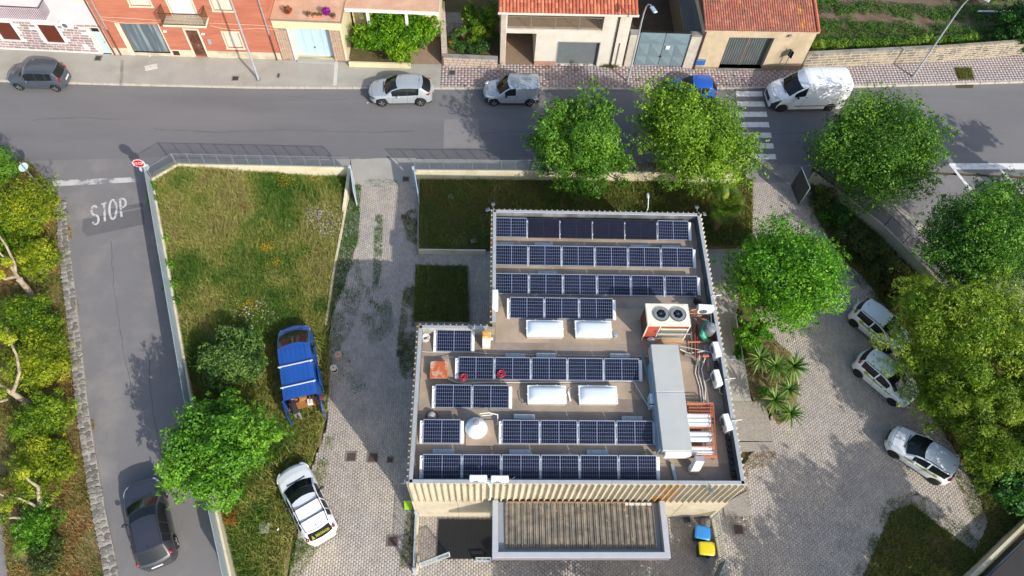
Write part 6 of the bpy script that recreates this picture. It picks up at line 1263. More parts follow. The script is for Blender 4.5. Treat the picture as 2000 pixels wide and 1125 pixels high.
# ---- yard gate --------------------------------------------------------------------------------------
F2 = Facade((1236, 128), (1332, 131)); gt = thing('yard_gate', 'tall blue-grey double metal gate with spikes and diamond-pressed panels', 'gate', (F2.A.x, F2.A.y, 0)); gz = F2.fp(1290, 65)[1]; gb = mat('gate_slate', '#70828a', rough=.45, var=.05); 
for k in (0, 1):
    ua, ub = (.05, F2.L / 2 - .02) if k == 0 else (F2.L / 2 + .02, F2.L - .05)
    lf = part(gt, 'gate_leaf', gb, lambda g: F2.box(g, (ua, ub, F2.z0 + .06, gz), -.03, .0))
    def diam(g):
        for (a_, b_, c_, d_) in ((ua, ub, gz - .95, gz), (ua, (ua + ub) / 2, F2.z0 + .9, gz - .95), ((ua + ub) / 2, ub, F2.z0 + .9, gz - .95), (ua, (ua + ub) / 2, F2.z0 + .06, F2.z0 + .9), ((ua + ub) / 2, ub, F2.z0 + .06, F2.z0 + .9)):
            e = .03; m_ = F2.P((a_ + b_) / 2, (c_ + d_) / 2, .07); q = [F2.P(a_ + e, c_ + e, .003), F2.P(b_ - e, c_ + e, .003), F2.P(b_ - e, d_ - e, .003), F2.P(a_ + e, d_ - e, .003)]
            for i in range(4): g.add([q[i], q[(i + 1) % 4], m_], [(0, 1, 2)])
    part(lf, 'pressed_panel', gb, diam); part(lf, 'rail', gb, lambda g: (F2.box(g, (ua, ub, gz - .97, gz - .93), 0, .03), F2.box(g, (ua, ub, F2.z0 + .88, F2.z0 + .92), 0, .03), F2.box(g, ((ua + ub) / 2 - .02, (ua + ub) / 2 + .02, F2.z0 + .06, gz - .97), .001, .028)))
    part(lf, 'spike', mat('spike_dark', '#3b3a38', rough=.6, var=.1), lambda g: [g.cyl(F2.P(u, gz, -.015), F2.P(u, gz + .2, -.015), .02, .004, 5) for u in np.arange(ua + .05, ub, .12)])
part(gt, 'notice', white_metal, lambda g: F2.box(g, F2.rect((1301, 88), (1307, 95)), .075, .09)); part(gt, 'lock', darkmetal, lambda g: F2.box(g, (F2.L / 2 - .08, F2.L / 2 + .08, 1.0, 1.15), .03, .06))
for x0, x1, lab in ((1218, 1234, 'concrete gate pillar left of the tall blue-grey gate'), (1333, 1353, 'off-white gate pillar between the blue-grey gate and the beige garage')):
    a_, b_ = F2.fp(x0, 127)[0], F2.fp(x1, 131)[0]; t = thing('gate_pillar', lab, 'pillar', F2.P((a_ + b_) / 2, 0, 0)); part(t, 'shaft', mat('pillar_plaster', '#b3aca0', rough=.9, var=.15, scale=2), lambda g: F2.box(g, (a_, b_, 0, gz - .1), -.3, .12, bev=.01)); part(t, 'cap', concrete_dk, lambda g: F2.box(g, (a_ - .03, b_ + .03, gz - .1, gz), -.33, .15, bev=.015))
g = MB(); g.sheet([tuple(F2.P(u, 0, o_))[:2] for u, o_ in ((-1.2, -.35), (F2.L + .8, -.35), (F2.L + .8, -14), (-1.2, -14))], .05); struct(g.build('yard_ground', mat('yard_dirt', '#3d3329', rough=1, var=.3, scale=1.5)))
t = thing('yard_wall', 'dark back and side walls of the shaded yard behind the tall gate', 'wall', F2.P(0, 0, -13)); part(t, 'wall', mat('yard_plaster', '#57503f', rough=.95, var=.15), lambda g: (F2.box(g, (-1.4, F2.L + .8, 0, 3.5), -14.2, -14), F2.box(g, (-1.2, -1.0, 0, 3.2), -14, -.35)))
sl = mat('slate_sheet', '#4f555c', rough=.7, var=.15, scale=2, stretch=(1, .2, 1)); t = thing('yard_shed', 'dark grey corrugated shed roof beside the beige garage', 'shed', F2.P(F2.L + .2, 0, -5)); a_, b_ = F2.L - .25, F2.L + .95
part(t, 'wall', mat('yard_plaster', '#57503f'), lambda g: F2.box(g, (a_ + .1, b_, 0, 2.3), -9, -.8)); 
for k in range(14): w_ = (b_ - a_) / 14; part(t, 'roof_sheet', sl, lambda g: (g.quad(F2.P(a_ + k * w_, 2.35 + k * .06, -.6), F2.P(a_ + k * w_ + w_ * .5, 2.41 + k * .06, -.6), F2.P(a_ + k * w_ + w_ * .5, 2.41 + k * .06, -9), F2.P(a_ + k * w_, 2.35 + k * .06, -9)), g.quad(F2.P(a_ + k * w_ + w_ * .5, 2.41 + k * .06, -.6), F2.P(a_ + k * w_ + w_, 2.36 + k * .06, -.6), F2.P(a_ + k * w_ + w_, 2.36 + k * .06, -9), F2.P(a_ + k * w_ + w_ * .5, 2.41 + k * .06, -9))))
p = G(1327, 45, .5); t = thing('washing_tub', 'round grey tub lid in the dark yard behind the gate', 'tub', (p.x, p.y, .05)); g = MB(); g.lathe([(.3, 0), (.34, .5), (.36, .52), (.05, .56)], n=18); g.build('tub', mat('tub_grey', '#8d8d88', rough=.6, var=.1), t, True, False)
# ---- beige garage -----------------------------------------------------------------------------------
F = Facade((1353, 134), (1560, 137)); h = house('beige_garage', 'beige plastered garage with grey corrugated doors and weathered tile roof', F); bei = mat('beige_render', '#b8a78c', rough=.95, var=.1, scale=1.2, c2='#a8977d', pscale=.9); EZ = F.fp(1470, 61)[1]
dg = F.rect((1425, 73), (1487, 134)); dg = (dg[0], dg[1], F.z0 + .1, dg[3]); 
part(h, 'wall', bei, lambda g: (F.wall(g, (0, F.L, F.z0 - .1, EZ), [dg], .5), F.shell(g, (0, F.L, 0, EZ - .02), 9))); part(h, 'base_band', mat('base_band', '#8a7a62', rough=.95, var=.15), lambda g: (F.box(g, (dg[1] + .02, F.L, F.z0, F.z0 + .42), 0, .02), F.box(g, (0, dg[0] - .02, F.z0, F.z0 + .2), 0, .02))); part(h, 'threshold', concrete_dk, lambda g: F.box(g, (dg[0] - .1, dg[1] + .05, F.z0, F.z0 + .1), -.5, .1))
cd_ = mat('corrugated_door', '#6b7375', rough=.5, metal=.25, var=.12, scale=1.5, c2='#8b7f70', pscale=.9, lo=.55, hi=.75, stretch=(1, 1, .5))
for k in (0, 1):
    m_ = (dg[0] + dg[1]) / 2; ua, ub = (dg[0], m_ - .03) if k == 0 else (m_ + .03, dg[1]); d_ = part(h, 'garage_door', cd_, lambda g: F.box(g, (ua, ub, dg[2], dg[3]), -.47, -.42)); n = 9
    for i in range(n): w_ = (ub - ua) / n; part(d_, 'corrugation', cd_, lambda g: g.tube([F.P(ua + (i + .5) * w_, dg[2] + .02, -.42), F.P(ua + (i + .5) * w_, dg[3] - .02, -.42)], w_ * .33, 6))
part(h, 'door_post', mat('post_rust', '#9a7a66', rough=.8, var=.15), lambda g: F.box(g, ((dg[0] + dg[1]) / 2 - .028, (dg[0] + dg[1]) / 2 + .028, dg[2], dg[3]), -.46, -.36)); part(h, 'drainpipe', pipebrown, lambda g: g.tube([F.P(.06, F.z0, .07), F.P(.06, EZ, .07)], .06, 8)); part(h, 'cornice', bei, lambda g: F.box(g, (-.08, F.L + .1, EZ, EZ + .1), -.2, .14, bev=.02)); u, z = F.fp(1543, 71, .15); part(h, 'wall_lamp', mat('lamp_housing', '#6f757b'), lambda g: F.box(g, (u - .1, u + .15, z - .06, z + .06), .0, .2, bev=.03))
part(h, 'letter_box', mat('letterbox_blue', '#2c5f9e', rough=.4, var=.08), lambda g: F.box(g, F.rect((1360, 115), (1375, 125)), .02, .16, bev=.02)); part(h, 'roof_slope', mort, lambda g: (g.quad(F.P(-.08, EZ + .1, .14), F.P(F.L + .1, EZ + .1, .14), F.P(F.L + .1, EZ + 1.3, -4.5), F.P(-.08, EZ + 1.3, -4.5)), g.quad(F.P(-.08, EZ + 1.3, -4.5), F.P(F.L + .1, EZ + 1.3, -4.5), F.P(F.L + .1, EZ + .1, -9.1), F.P(-.08, EZ + .1, -9.1)), [g.add([F.P(u, EZ - .02, .0), F.P(u, EZ + 1.28, -4.5), F.P(u, EZ - .02, -9)], [(0, 1, 2), (2, 1, 0)]) for u in (0, F.L)]))
rs2 = [c for c in h.children if c.name.startswith('roof_slope')][0]
old = [mat('old_tile_a', '#a1604a', rough=.9, var=.22, scale=3, c2='#8a5a48', pscale=1.2), mat('old_tile_b', '#a9705a', rough=.9, var=.22, scale=3, c2='#7d5646', pscale=1.2), mat('old_tile_c', '#97584a', rough=.9, var=.2, scale=3, c2='#b98a2f', pscale=.8, lo=.6, hi=.64)]
tiled(F, rs2, -.08, F.L - .1, EZ + .1, 1.2, 4.64, .16, .17, .34, old, 14, 0)
part(h, 'verge_tile', tm[0], lambda g: [g.tube([F.P(F.L, EZ + .14 + s_ * .25, .14 - s_ * .97), F.P(F.L, EZ + .16 + (s_ + .42) * .25, .14 - (s_ + .42) * .97)], [.13, .1], 7) for s_ in np.arange(0, 4.6, .4)])
# ---- block wall along the field -----------------------------------------------------------------------
bw = [mat('wall_block_%s' % n_, c_, rough=.95, var=.2, scale=3, c2='#8f8573', pscale=1) for n_, c_ in (('tan', '#7d7567'), ('grey', '#67635b'), ('dark', '#4e4b46'))]; mt2 = mat('wall_mortar', '#b3aa98', rough=1, var=.12)
a_, b_, c_ = G2(1563, 134, 0), G2(1812, 121, 0), G2(2010, 106, 0)
stonewall('block wall with pale joints along the field, part behind the white van', a_, (b_[0], b_[1]), 1.45, .26, .62, .24, mt=mt2, mats_=bw[:2], name='block_wall', capm=concrete_dk); stonewall('darker block wall with pale joints along the field at far right', (b_[0] + .02, b_[1]), c_, 1.5, .26, .55, .2, mt=mt2, mats_=bw, name='block_wall'); stonewall('block wall going on beyond the right edge of the photo', (c_[0] + .02, c_[1]), (c_[0] + 12, c_[1] + 3.5), 1.5, .26, 1.2, .5, mt=mt2, mats_=bw, name='block_wall')
# ---- street lamps ---------------------------------------------------------------------------------------
def lamp(x, y, lab, arm, ht=7.):
    p = G(x, y, KZ); t = thing('street_lamp', lab, 'street lamp', (p.x, p.y, KZ), 0, 'street lamps on the north pavement'); ax, ay = arm
    g = MB(); g.tube([(0, 0, 0), (0, 0, 1.2), (0, 0, 1.25), (0, 0, ht - 1.5)], [.085, .085, .065, .055], 10); pts = [(ax * s_, ay * s_, ht - 1.5 + z) for s_, z in ((0, 0), (.03, .6), (.12, 1.1), (.3, 1.42), (.55, 1.55), (.8, 1.5))]; g.tube(pts, [.055, .05, .045, .04, .04, .04], 10); g.build('pole', mat('lamp_pole', '#a9afb5', rough=.4, metal=.3, var=.05), t, True, False)
    g = MB(); g.box((0, 0, .02), (.3, .3, .05)); g.build('base_plate', concrete_dk, t, world=False); hz = math.atan2(ay, ax); hd = part(t, 'lamp_head', mat('lamp_head', '#9fb0ba', rough=.4, metal=.2, var=.05), lambda g: g.box((ax * 1.0, ay * 1.0, ht + .02), (.62, .3, .1), hz, bev=.04), world=False); part(hd, 'lens', mat('lamp_glass', '#4a535c'), lambda g: g.box((ax * 1.0, ay * 1.0, ht - .04), (.36, .22, .03), hz), world=False)
lamp(505, 155.5, 'pale street lamp in front of the red house', (.25, -.9), 7.6); lamp(1225.6, 159, 'street lamp between the white house and the tall gate', (.35, -.9), 6.95); lamp(1783, 150, 'slanting-looking street lamp before the block wall at right', (.75, -.6), 7.3)
# ================================================================ VEHICLES
tyre = mat('tyre', '#1c1c1d', rough=.85, var=.08); rimm = mat('alloy_rim', '#a3a8ac', rough=.35, metal=.6, var=.04); rimdk = mat('steel_rim', '#55585b', rough=.5, metal=.4, var=.06); trim = mat('black_trim', '#26282a', rough=.6, var=.06); lens_r = mat('tail_red', '#8c0f16', rough=.2, var=.05, coat=.5); lens_w = mat('headlamp', '#aeb8be', rough=.15, metal=.3, var=.05, coat=.6); platem = mat('number_plate', '#c9ccc9', rough=.5, var=.03); gls = glassmat()
def lerp1(tab, x):
    if x <= tab[0][0]: return tab[0][1]
    for (a, va), (b, vb) in zip(tab, tab[1:]):
        if x <= b: 
            t = (x - a) / (b - a); return va + (vb - va) * t
    return tab[-1][1]
def make_car(name, label, cat, loc, rz, p, pm, rim=rimm, group=None):
    L, Wd, wr = p['L'], p['W'], p['wr']; t = thing(name, label, cat, (loc[0], loc[1], p.get('z', 0)), rz, group)
    xf, xr = p['axles']; ar = wr + .06
    def ring(x):
        w = lerp1(p['wid'], x) * Wd / 2; zt = lerp1(p['top'], x); zb = min(lerp1(p['belt'], x), zt - .015); zl = lerp1(p.get('low', [(0, .26), (L, .26)]), x)
        for xa in (xf, xr):
            d = abs(x - xa)
            if d < ar: zl = max(zl, wr + math.sqrt(ar * ar - d * d))
        cab = zt - zb; g_ = min(1, max(0, cab / (p['H'] - p['bz']))); wrf = w * (.93 * (1 - g_) + p['tuck'] * g_) * (1 - p.get('rt', .10) * g_ * max(0, min(1, (x - L * .62) / (L * .38))) ** 2); zm = max(zl + .03, zl + .4 * (zb - zl)); cr = .05 * g_ + .02
        P = [(w * .72, zl), (w * .96, zl), (w * .997, max(zl + .02, zl + .12)), (w, max(zm, zl + .025)), (w * .985, max(zb - .06, zl + .03)), (w * .95, zb), (wrf + (w * .95 - wrf) * .22, zb + cab * .80), (wrf, zb + cab * .93 - cr * .3), (wrf * .9, zt - cr * .45), (wrf * .5, zt - cr * .1), (0, zt)]
        return P
    keys = {0, L, .04, .12, .25, L - .04, L - .12, L - .25} | {x for k in ('top', 'belt') for x, _ in p[k] if 0 <= x <= L} | {x for w_ in p['win'] for x in w_} | set(p['ws']) | set(p['rw'])
    for xa in (xf, xr): keys |= {xa + ar * k for k in (-1, -.995, -.9, -.7, -.4, 0, .4, .7, .9, .995, 1)}
    keys |= set(np.arange(0, L, .16)); xs = sorted(k for k in keys if 0 <= k <= L); xs2 = [xs[0]]
    for x in xs[1:]:
        if x - xs2[-1] > .004: xs2.append(x)
    xs = xs2; R = [ring(x) for x in xs]; n = len(R[0]); B = {}
    cf, cr_ = p.get('cf', .26), p.get('cr', .2); sm = lambda v: max(0., min(1., v)) ** 2 * (3 - 2 * max(0., min(1., v)))
    def warp(x, y, z):                                               # bow of nose, screens and tail in plan
        q = min(1., abs(y) / (Wd / 2)) ** 2; wz = sm((z - .72) / .25)
        a = max(wz * sm((p['ws'][1] + 1.0 - x) / 1.0), sm(1 - x / .42)); b = max(wz * sm((x - p['rw'][0] + 1.0) / 1.0), sm((x - L + .42) / .42))
        return x + cf * q * a - cr_ * q * b
    def mb(k): return B.setdefault(k, MB())
    X = lambda x: L / 2 - x
    for i in range(len(xs) - 1):
        xm = (xs[i] + xs[i + 1]) / 2
        for k in range(n - 1):
            key = 'body'
            if p.get('bp') and k in (5, 6) and any(w0[1] < xm < w1[0] for w0, w1 in zip(p['win'], p['win'][1:])): key = 'trim'
            wi = next((j for j, w_ in enumerate(p['win']) if w_[0] < xm < w_[1]), None)
            if k in (5, 6) and wi is not None: key = ('side', wi)
            elif k >= 8 and p['ws'][0] < xm < p['ws'][1]: key = 'windscreen'
            elif k >= 8 and p['rw'][0] < xm < p['rw'][1]: key = 'rear_window'
            elif k in (0, 1) and p.get('clad'): key = 'trim'
            elif p.get('bump') and k <= 3 and xm < p['bump'][0]: key = 'trim'
            elif p.get('bump') and k <= p.get('bk', 3) and xm > L - p['bump'][1]: key = 'trim'
            if (p.get('open_back') and xm > L - .07 and k > 2): continue
            for s_ in (1, -1):
                kk = key + (s_,) if isinstance(key, tuple) else key
                a, b, c, d = [(X(warp(x, *q)), s_ * q[0], q[1]) for x, q in ((xs[i], R[i][k]), (xs[i + 1], R[i + 1][k]), (xs[i + 1], R[i + 1][k + 1]), (xs[i], R[i][k + 1]))]
                mb(kk).add([a, b, c, d], [(0, 1, 2, 3) if s_ < 0 else (3, 2, 1, 0)])
    for i, fl in ((0, 1), (len(xs) - 1, -1)):
        if fl < 0 and p.get('open_back'): continue
        pts = [(X(warp(xs[i], y, z)), y, z) for y, z in R[i]] + [(X(warp(xs[i], y, z)), -y, z) for y, z in R[i][-2::-1]]; mb('body').add(pts, [tuple(range(len(pts)))[::fl]])
    for k, g in B.items():
        nm = 'side_window' if isinstance(k, tuple) else k; mm = pm if k == 'body' else trim if k == 'trim' else gls
        if isinstance(k, tuple) and k[1] in p.get('panelwin', ()): mm = pm
        # weld for smooth shading
        g2 = MB(); ix = {}; mp = []
        for v in g.v:
            q = tuple(round(c, 4) for c in v)
            if q not in ix: ix[q] = len(g2.v); g2.v.append(v)
            mp.append(ix[q])
        for f in g.f:
            ff = []
            for a in f:
                if mp[a] not in ff: ff.append(mp[a])
            if len(ff) >= 3: g2.f.append(tuple(ff)); g2.m.append(0)
        g2.build({'body': 'body', 'trim': 'bumper_trim'}.get(nm, nm), mm, t, True, False, 32)
    def sp(x, k, s_, f=0.):                                          # a point on the skin
        q = ring(x); a, b = q[k], q[min(k + 1, n - 1)]; y, z = a[0] + (b[0] - a[0]) * f, a[1] + (b[1] - a[1]) * f; return Vector((X(warp(x, y, z)), s_ * y, z))
    for xa in (xf, xr):
        for s_ in (1, -1):
            w_ = Wd / 2 - .02; g = MB(); prof = [(wr * .62, .0), (wr * .9, .005), (wr, .05), (wr, .15), (wr * .9, .2), (wr * .62, .2)]
            g.lathe([(r_, s_ * (w_ - z)) for r_, z in prof], (X(xa), 0, wr), 20, axis='Y'); wl = g.build('wheel', tyre, t, True, False, 50)
            g = MB(); g.lathe([(.02, s_ * (w_ - .035)), (wr * .62, s_ * (w_ - .02)), (wr * .62, s_ * (w_ - .03)), (.02, s_ * (w_ - .06))], (X(xa), 0, wr), 18, axis='Y'); g.build('rim_back', trim if rim is rimm else rim, wl, world=False)
            g = MB()
            for j in range(5 if rim is rimm else 1):
                if rim is rimm:
                    a_ = j * 2 * math.pi / 5 + .3; c0, s0 = math.cos(a_), math.sin(a_); g.beam((X(xa) + .04 * c0, s_ * (w_ - .012), wr + .04 * s0), (X(xa) + wr * .6 * c0, s_ * (w_ - .012), wr + wr * .6 * s0), .075, .03)
                else: g.lathe([(.02, s_ * (w_ - .015)), (wr * .26, s_ * (w_ - .005)), (wr * .3, s_ * (w_ - .04))], (X(xa), 0, wr), 12, axis='Y')
            g.build('rim', rimm if rim is rimm else mat('hub_cap', '#7f8386', rough=.4, metal=.4, var=.05), wl, world=False)
    for s_ in (1, -1):
        hx, hz, hl, hh, hy = p['head']; g = MB(); c = Vector((X(warp(hx, lerp1(p['wid'], hx) * Wd / 2 * hy, hz)), s_ * (lerp1(p['wid'], hx) * Wd / 2 * hy), hz)); g.ball(c, 1, 10, 6, squash=(hl, .13, hh), R=Matrix.Rotation(s_ * p.get('hrot', -.5), 3, 'Z')); g.build('headlight', p.get('hm', lens_w), t, True, False)
        tx_, tz, tl, th, ty = p['tail']; g = MB(); c = Vector((X(warp(tx_, lerp1(p['wid'], tx_) * Wd / 2 * ty, tz)), s_ * (lerp1(p['wid'], tx_) * Wd / 2 * ty), tz)); g.ball(c, 1, 10, 6, squash=(tl, .09, th)); g.build('taillight', lens_r, t, True, False)
        mx_ = p['mir']; q = sp(mx_, 5, s_); g = MB(); g.ball((q.x, q.y + s_ * .13, q.z + .06), 1, 10, 6, squash=(.09, .12, .09)); g.beam((q.x, q.y - s_ * .02, q.z), (q.x, q.y + s_ * .1, q.z + .04), .05, .04); g.build('mirror', p.get('mm', trim), t, True, False)
        for hx_ in p.get('handles', ()): q = sp(hx_, 4, s_, .2); g = MB(); g.box((q.x, q.y + s_ * .008, q.z - .02), (.17, .035, .03), bev=.01); g.build('door_handle', p.get('hdm', trim), t, world=False)
        for sx in p.get('seams', ()):
            g = MB(); pts = [sp(sx, k, s_) for k in (2, 3, 4, 5)]
            for a, b in zip(pts, pts[1:]): g.beam(a + Vector((0, s_ * .002, 0)), b + Vector((0, s_ * .002, 0)), .012, .006)
            g.build('door_seam', trim, t, world=False)
    zf_ = lerp1(p['top'], .0); g = MB(); g.box((X(.02), 0, p.get('gz', .55)), (.07, p.get('gw', .9) * .75, p.get('gh', .12)), bev=.015); g.build('grille', p.get('gm', trim), t, world=False)
    q = lerp1(p['belt'], L); 
    if not p.get('open_back'): g = MB(); g.box((X(L) - .014, 0, p.get('pz', .62)), (.03, .5, .12)); g.build('number_plate', platem, t, world=False)
    if p.get('ant'): x = p['ant']; z = lerp1(p['top'], x); g = MB(); g.tube([(X(x), 0, z - .01), (X(x) - .12, 0, z + .16)], [.018, .006], 6); g.build('antenna', trim, t, world=False)
    if p.get('hoodcut'): x = p['hoodcut']; g = MB(); pts = [sp(x, k, s_) + Vector((0, 0, .004)) for s_, kk in ((1, (5, 6, 7, 8, 9, 10)), (-1, (9, 8, 7, 6, 5))) for k in kk]; g.tube(pts, .008, 4); g.build('bonnet_gap', trim, t, world=False)
    for x in p.get('roofgap', ()): g = MB(); pts = [sp(x, k, s_) + Vector((0, 0, .002)) for s_, kk in ((1, (7, 8, 9, 10)), (-1, (9, 8, 7))) for k in kk]; g.tube(pts, .007, 4); g.build('roof_seam', trim, t, world=False)
    if p.get('rails'):
        a, b = p['rails']
        for s_ in (1, -1): g = MB(); pts = [sp(a + (b - a) * k / 6, 8, s_) + Vector((0, 0, .015 + .012 * (0 < k < 6))) for k in range(7)]; g.tube(pts, .018, 6); g.build('roof_rail', p.get('railm', trim), t, world=False)
    g = MB(); g.box((X(p['ws'][0] - .02), 0, lerp1(p['top'], p['ws'][0]) + .012), (.05, Wd * .55, .012), bev=.005); g.build('wiper_cowl', trim, t, world=False)
    g = MB(); g.box((0, 0, .24), (L * .86, Wd * .74, .1)); g.build('underbody', trim, t, world=False)
    return t, sp, X
def place(front, rear, side, Wd):                                    # from the two tyre contacts on the visible side ('l' or 'r')
    a, b = G(*front), G(*rear); d = (a - b); d.z = 0; d.normalize(); n = Vector((-d.y, d.x, 0)); m = (a + b) / 2; c = m - n * (Wd / 2 - .05) if side == 'l' else m + n * (Wd / 2 - .05); return c, math.atan2(d.y, d.x)
def hatch(L, Wd, H, bz, axles, wr, ws, rw, win, hood, **k):
    """profile tables of a hatchback-like car: hood line, screens, roof"""
    d = dict(L=L, W=Wd, H=H, bz=bz, wr=wr, axles=axles, ws=ws, rw=rw, win=win, tuck=.78,
             wid=[(0, .60), (.05, .74), (.14, .84), (.3, .92), (.55, .97), (.95, 1), (L - 1.0, 1), (L - .55, .965), (L - .28, .91), (L - .12, .85), (L - .03, .76), (L, .68)],
             top=[(0, hood[0] - .12), (.05, hood[0] - .03), (.15, hood[0] + .03), (ws[0] * .55, hood[0] + (hood[1] - hood[0]) * .7), (ws[0], hood[1]), (ws[0] + (ws[1] - ws[0]) * .55, hood[1] + (H - hood[1]) * .66), (ws[1], H - .055), (ws[1] + .35, H - .008), ((ws[1] + rw[0]) / 2, H), (rw[0] - .05, H - .05), (rw[0], H - .07), (rw[1], bz + .06), (L - .05, bz - .04), (L, bz - .14)],
             belt=[(0, hood[0] - .2), (.2, hood[0] - .04), (ws[0], bz - .04), (L - .5, bz + .05), (L, bz - .1)])
    d.update(k); return d
ax = lambda L, wb, fo: (fo, fo + wb)
silver = paint('paint_silver', '#a9b0b5', .35, .3); darkblue = paint('paint_blue_grey', '#4b5560', .35, .32); whitep = paint('paint_white', '#e2e5e6'); greyp = paint('paint_graphite', '#3f4149', .4, .3); bluep = paint('paint_blue', '#1d4f9c', .05, .35); silver2 = paint('paint_silver_blue', '#a3adb5', .35, .3)
# dark people carrier
P = hatch(3.95, 1.68, 1.62, .98, (.78, 3.25), .31, (1.02, 1.55), (3.62, 3.86), [(1.3, 2.25), (2.33, 2.98), (3.06, 3.5)], (.82, 1.0), head=(.2, .70, .22, .1, .86), tail=(3.86, 1.0, .07, .22, .93), mir=1.45, mm=darkblue, hdm=darkblue, handles=(2.15, 2.9), seams=(1.42, 2.29, 3.02), tuck=.84, gz=.5, bp=1, rails=(1.8, 3.45), railm=darkblue, hoodcut=.25, pz=.7)
c, r = place((40, 177), (113, 180), 'l', 1.68); make_car('parked_car', 'dark blue-grey boxy people carrier half on the pavement by the pink house', 'car', c, r, P, darkblue)
# silver crossover
P = hatch(4.45, 1.84, 1.6, 1.02, (.9, 3.55), .35, (1.08, 1.95), (3.78, 4.3), [(1.42, 2.62), (2.68, 3.62)], (.86, 1.06), head=(.27, .80, .26, .06, .86), hm=mat('head_dark', '#3a4148', rough=.15, coat=.5, var=.1), tail=(4.25, 1.03, .2, .06, .92), mir=1.85, mm=silver, hdm=silver, handles=(2.5, 3.3), seams=(1.6, 2.65, 3.5), clad=True, tuck=.76, gz=.6, bp=1, hoodcut=.22, ant=3.5, roofgap=(3.55,), pz=.82)
c, r = place((748.5, 209), (820.6, 208), 'l', 1.84); make_car('parked_car', 'silver crossover car parked at the kerb before the lemon tree garden', 'car', c, r, P, silver)
# silver compact van
P = hatch(3.95, 1.72, 1.72, 1.02, (.75, 3.26), .31, (.98, 1.68), (3.93, 3.94), [(1.28, 2.12)], (.84, 1.05), head=(.22, .86, .2, .09, .82), tail=(3.88, .92, .06, .2, .95), mir=1.35, handles=(2.2,), seams=(1.2, 2.18, 3.2), clad=True, bump=(.3, .25), bk=2, tuck=.87, gz=.58, hoodcut=.3, pz=.75, rt=0, cr=.04)
P['top'] = [(0, .66), (.05, .78), (.18, .9), (.6, 1.0), (.98, 1.07), (1.4, 1.47), (1.68, 1.66), (2.0, 1.71), (3.0, 1.72), (3.8, 1.7), (3.9, 1.62), (3.95, 1.2)]; P['belt'] = [(0, .6), (.2, .84), (.98, 1.0), (2.1, 1.05), (3.95, 1.02)]
c, r = place((964, 208), (1033, 208.5), 'l', 1.72); tv, sp, X = make_car('parked_van', 'small silver panel van parked by the checkered pavement', 'van', c, r, P, silver2)
for y in (-.35, .05, .4): g = MB(); g.box((X(3.05), y, 1.722), (1.1, .03, .014)); g.build('roof_rib', silver2, tv, world=False)
# blue car hidden by trees
P = hatch(3.6, 1.66, 1.48, .95, (.72, 3.0), .3, (1.0, 1.7), (3.1, 3.5), [(1.3, 2.05), (2.12, 2.9)], (.78, .98), head=(.2, .68, .22, .08, .86), tail=(3.48, .9, .1, .12, .92), mir=1.5, mm=bluep, handles=(2.0, 2.7), seams=(1.3, 2.1), hoodcut=.2)
c, r = place((1320, 203), (1380, 203), 'l', 1.66); make_car('parked_car', 'bright blue car almost hidden behind the large bright tree', 'car', c, r, P, paint('paint_bright_blue', '#1a52a8'))
# white high-roof van
P = hatch(5.41, 2.05, 2.5, 1.45, (.95, 4.4), .35, (.98, 1.75), (5.395, 5.4), [(1.25, 2.05)], (1.12, 1.36), head=(.35, 1.12, .32, .1, .80), tail=(5.36, 1.2, .05, .22, .97), mir=1.45, handles=(2.2,), seams=(1.15, 2.15), bump=(.42, .06), tuck=.88, rt=0, cr=.03, gz=.72, gw=1.1, gh=.3, hoodcut=.3, pz=.9)
P['top'] = [(0, .8), (.06, 1.0), (.2, 1.16), (.6, 1.3), (.98, 1.42), (1.4, 1.86), (1.75, 2.12), (2.15, 2.38), (2.5, 2.47), (3.2, 2.5), (5.2, 2.48), (5.36, 2.42), (5.41, 2.0)]; P['belt'] = [(0, .75), (.2, 1.08), (.95, 1.36), (2.1, 1.5), (5.41, 1.5)]; P['wid'] = [(0, .74), (.06, .84), (.2, .9), (.6, .97), (1, 1), (5.3, 1), (5.41, .97)]
a = G(1523.3, 219); d = (G(1617, 217.5) - a).normalized(); n = Vector((d.y, -d.x, 0)); c = a + d * (5.41 / 2 - .95) - n * (2.05 / 2 - .05)
tv, sp, X = make_car('parked_van', 'white high-roofed delivery van parked beyond the zebra crossing', 'van', c, math.atan2(-d.y, -d.x), P, whitep, rimdk)
g = MB(); g.box((X(3.2), 1.02, .62), (2.9, .03, .09), bev=.01); g.box((X(3.2), -1.02, .62), (2.9, .03, .09), bev=.01); g.build('rubbing_strip', mat('grey_plastic', '#6e7275', rough=.6, var=.05), tv, world=False)
for sx in (2.3, 3.4): g = MB(); g.box((X(sx), 0, 2.475 if sx < 3 else 2.503), (.02, 1.6, .012)); g.build('roof_rib', whitep, tv, world=False)
# blue van with open rear doors
P = hatch(4.9, 1.95, 1.96, 1.15, (.85, 3.88), .33, (.5, 1.6), (4.895, 4.9), [(1.5, 2.25), (2.55, 3.25)], (1.0, 1.2), head=(.28, .98, .26, .1, .82), tail=(4.82, 1.15, .07, .3, .97), mir=1.55, handles=(2.2,), seams=(1.3, 2.4, 3.6), clad=True, bump=(.3, .1), bk=2, tuck=.88, gz=.6, open_back=True, panelwin=(1,), rt=0, cr=0)
P['top'] = [(0, .8), (.06, .98), (.2, 1.1), (.5, 1.2), (1.0, 1.55), (1.6, 1.87), (2.0, 1.94), (3.0, 1.96), (4.84, 1.95), (4.9, 1.93)]; P['belt'] = [(0, .7), (.2, 1.0), (.9, 1.18), (2.3, 1.22), (4.9, 1.22)]; P['wid'] = [(0, .72), (.06, .82), (.2, .9), (.6, .97), (1, 1), (4.85, 1), (4.9, .99)]
fr, rr_ = G(571, 663, 1.95), G(586.5, 777, 1.95); d = (fr - rr_); d.z = 0; d.normalize(); n = Vector((-d.y, d.x, 0)); c = rr_ + d * (4.9 / 2 - .02); VZ = .03; P['z'] = VZ
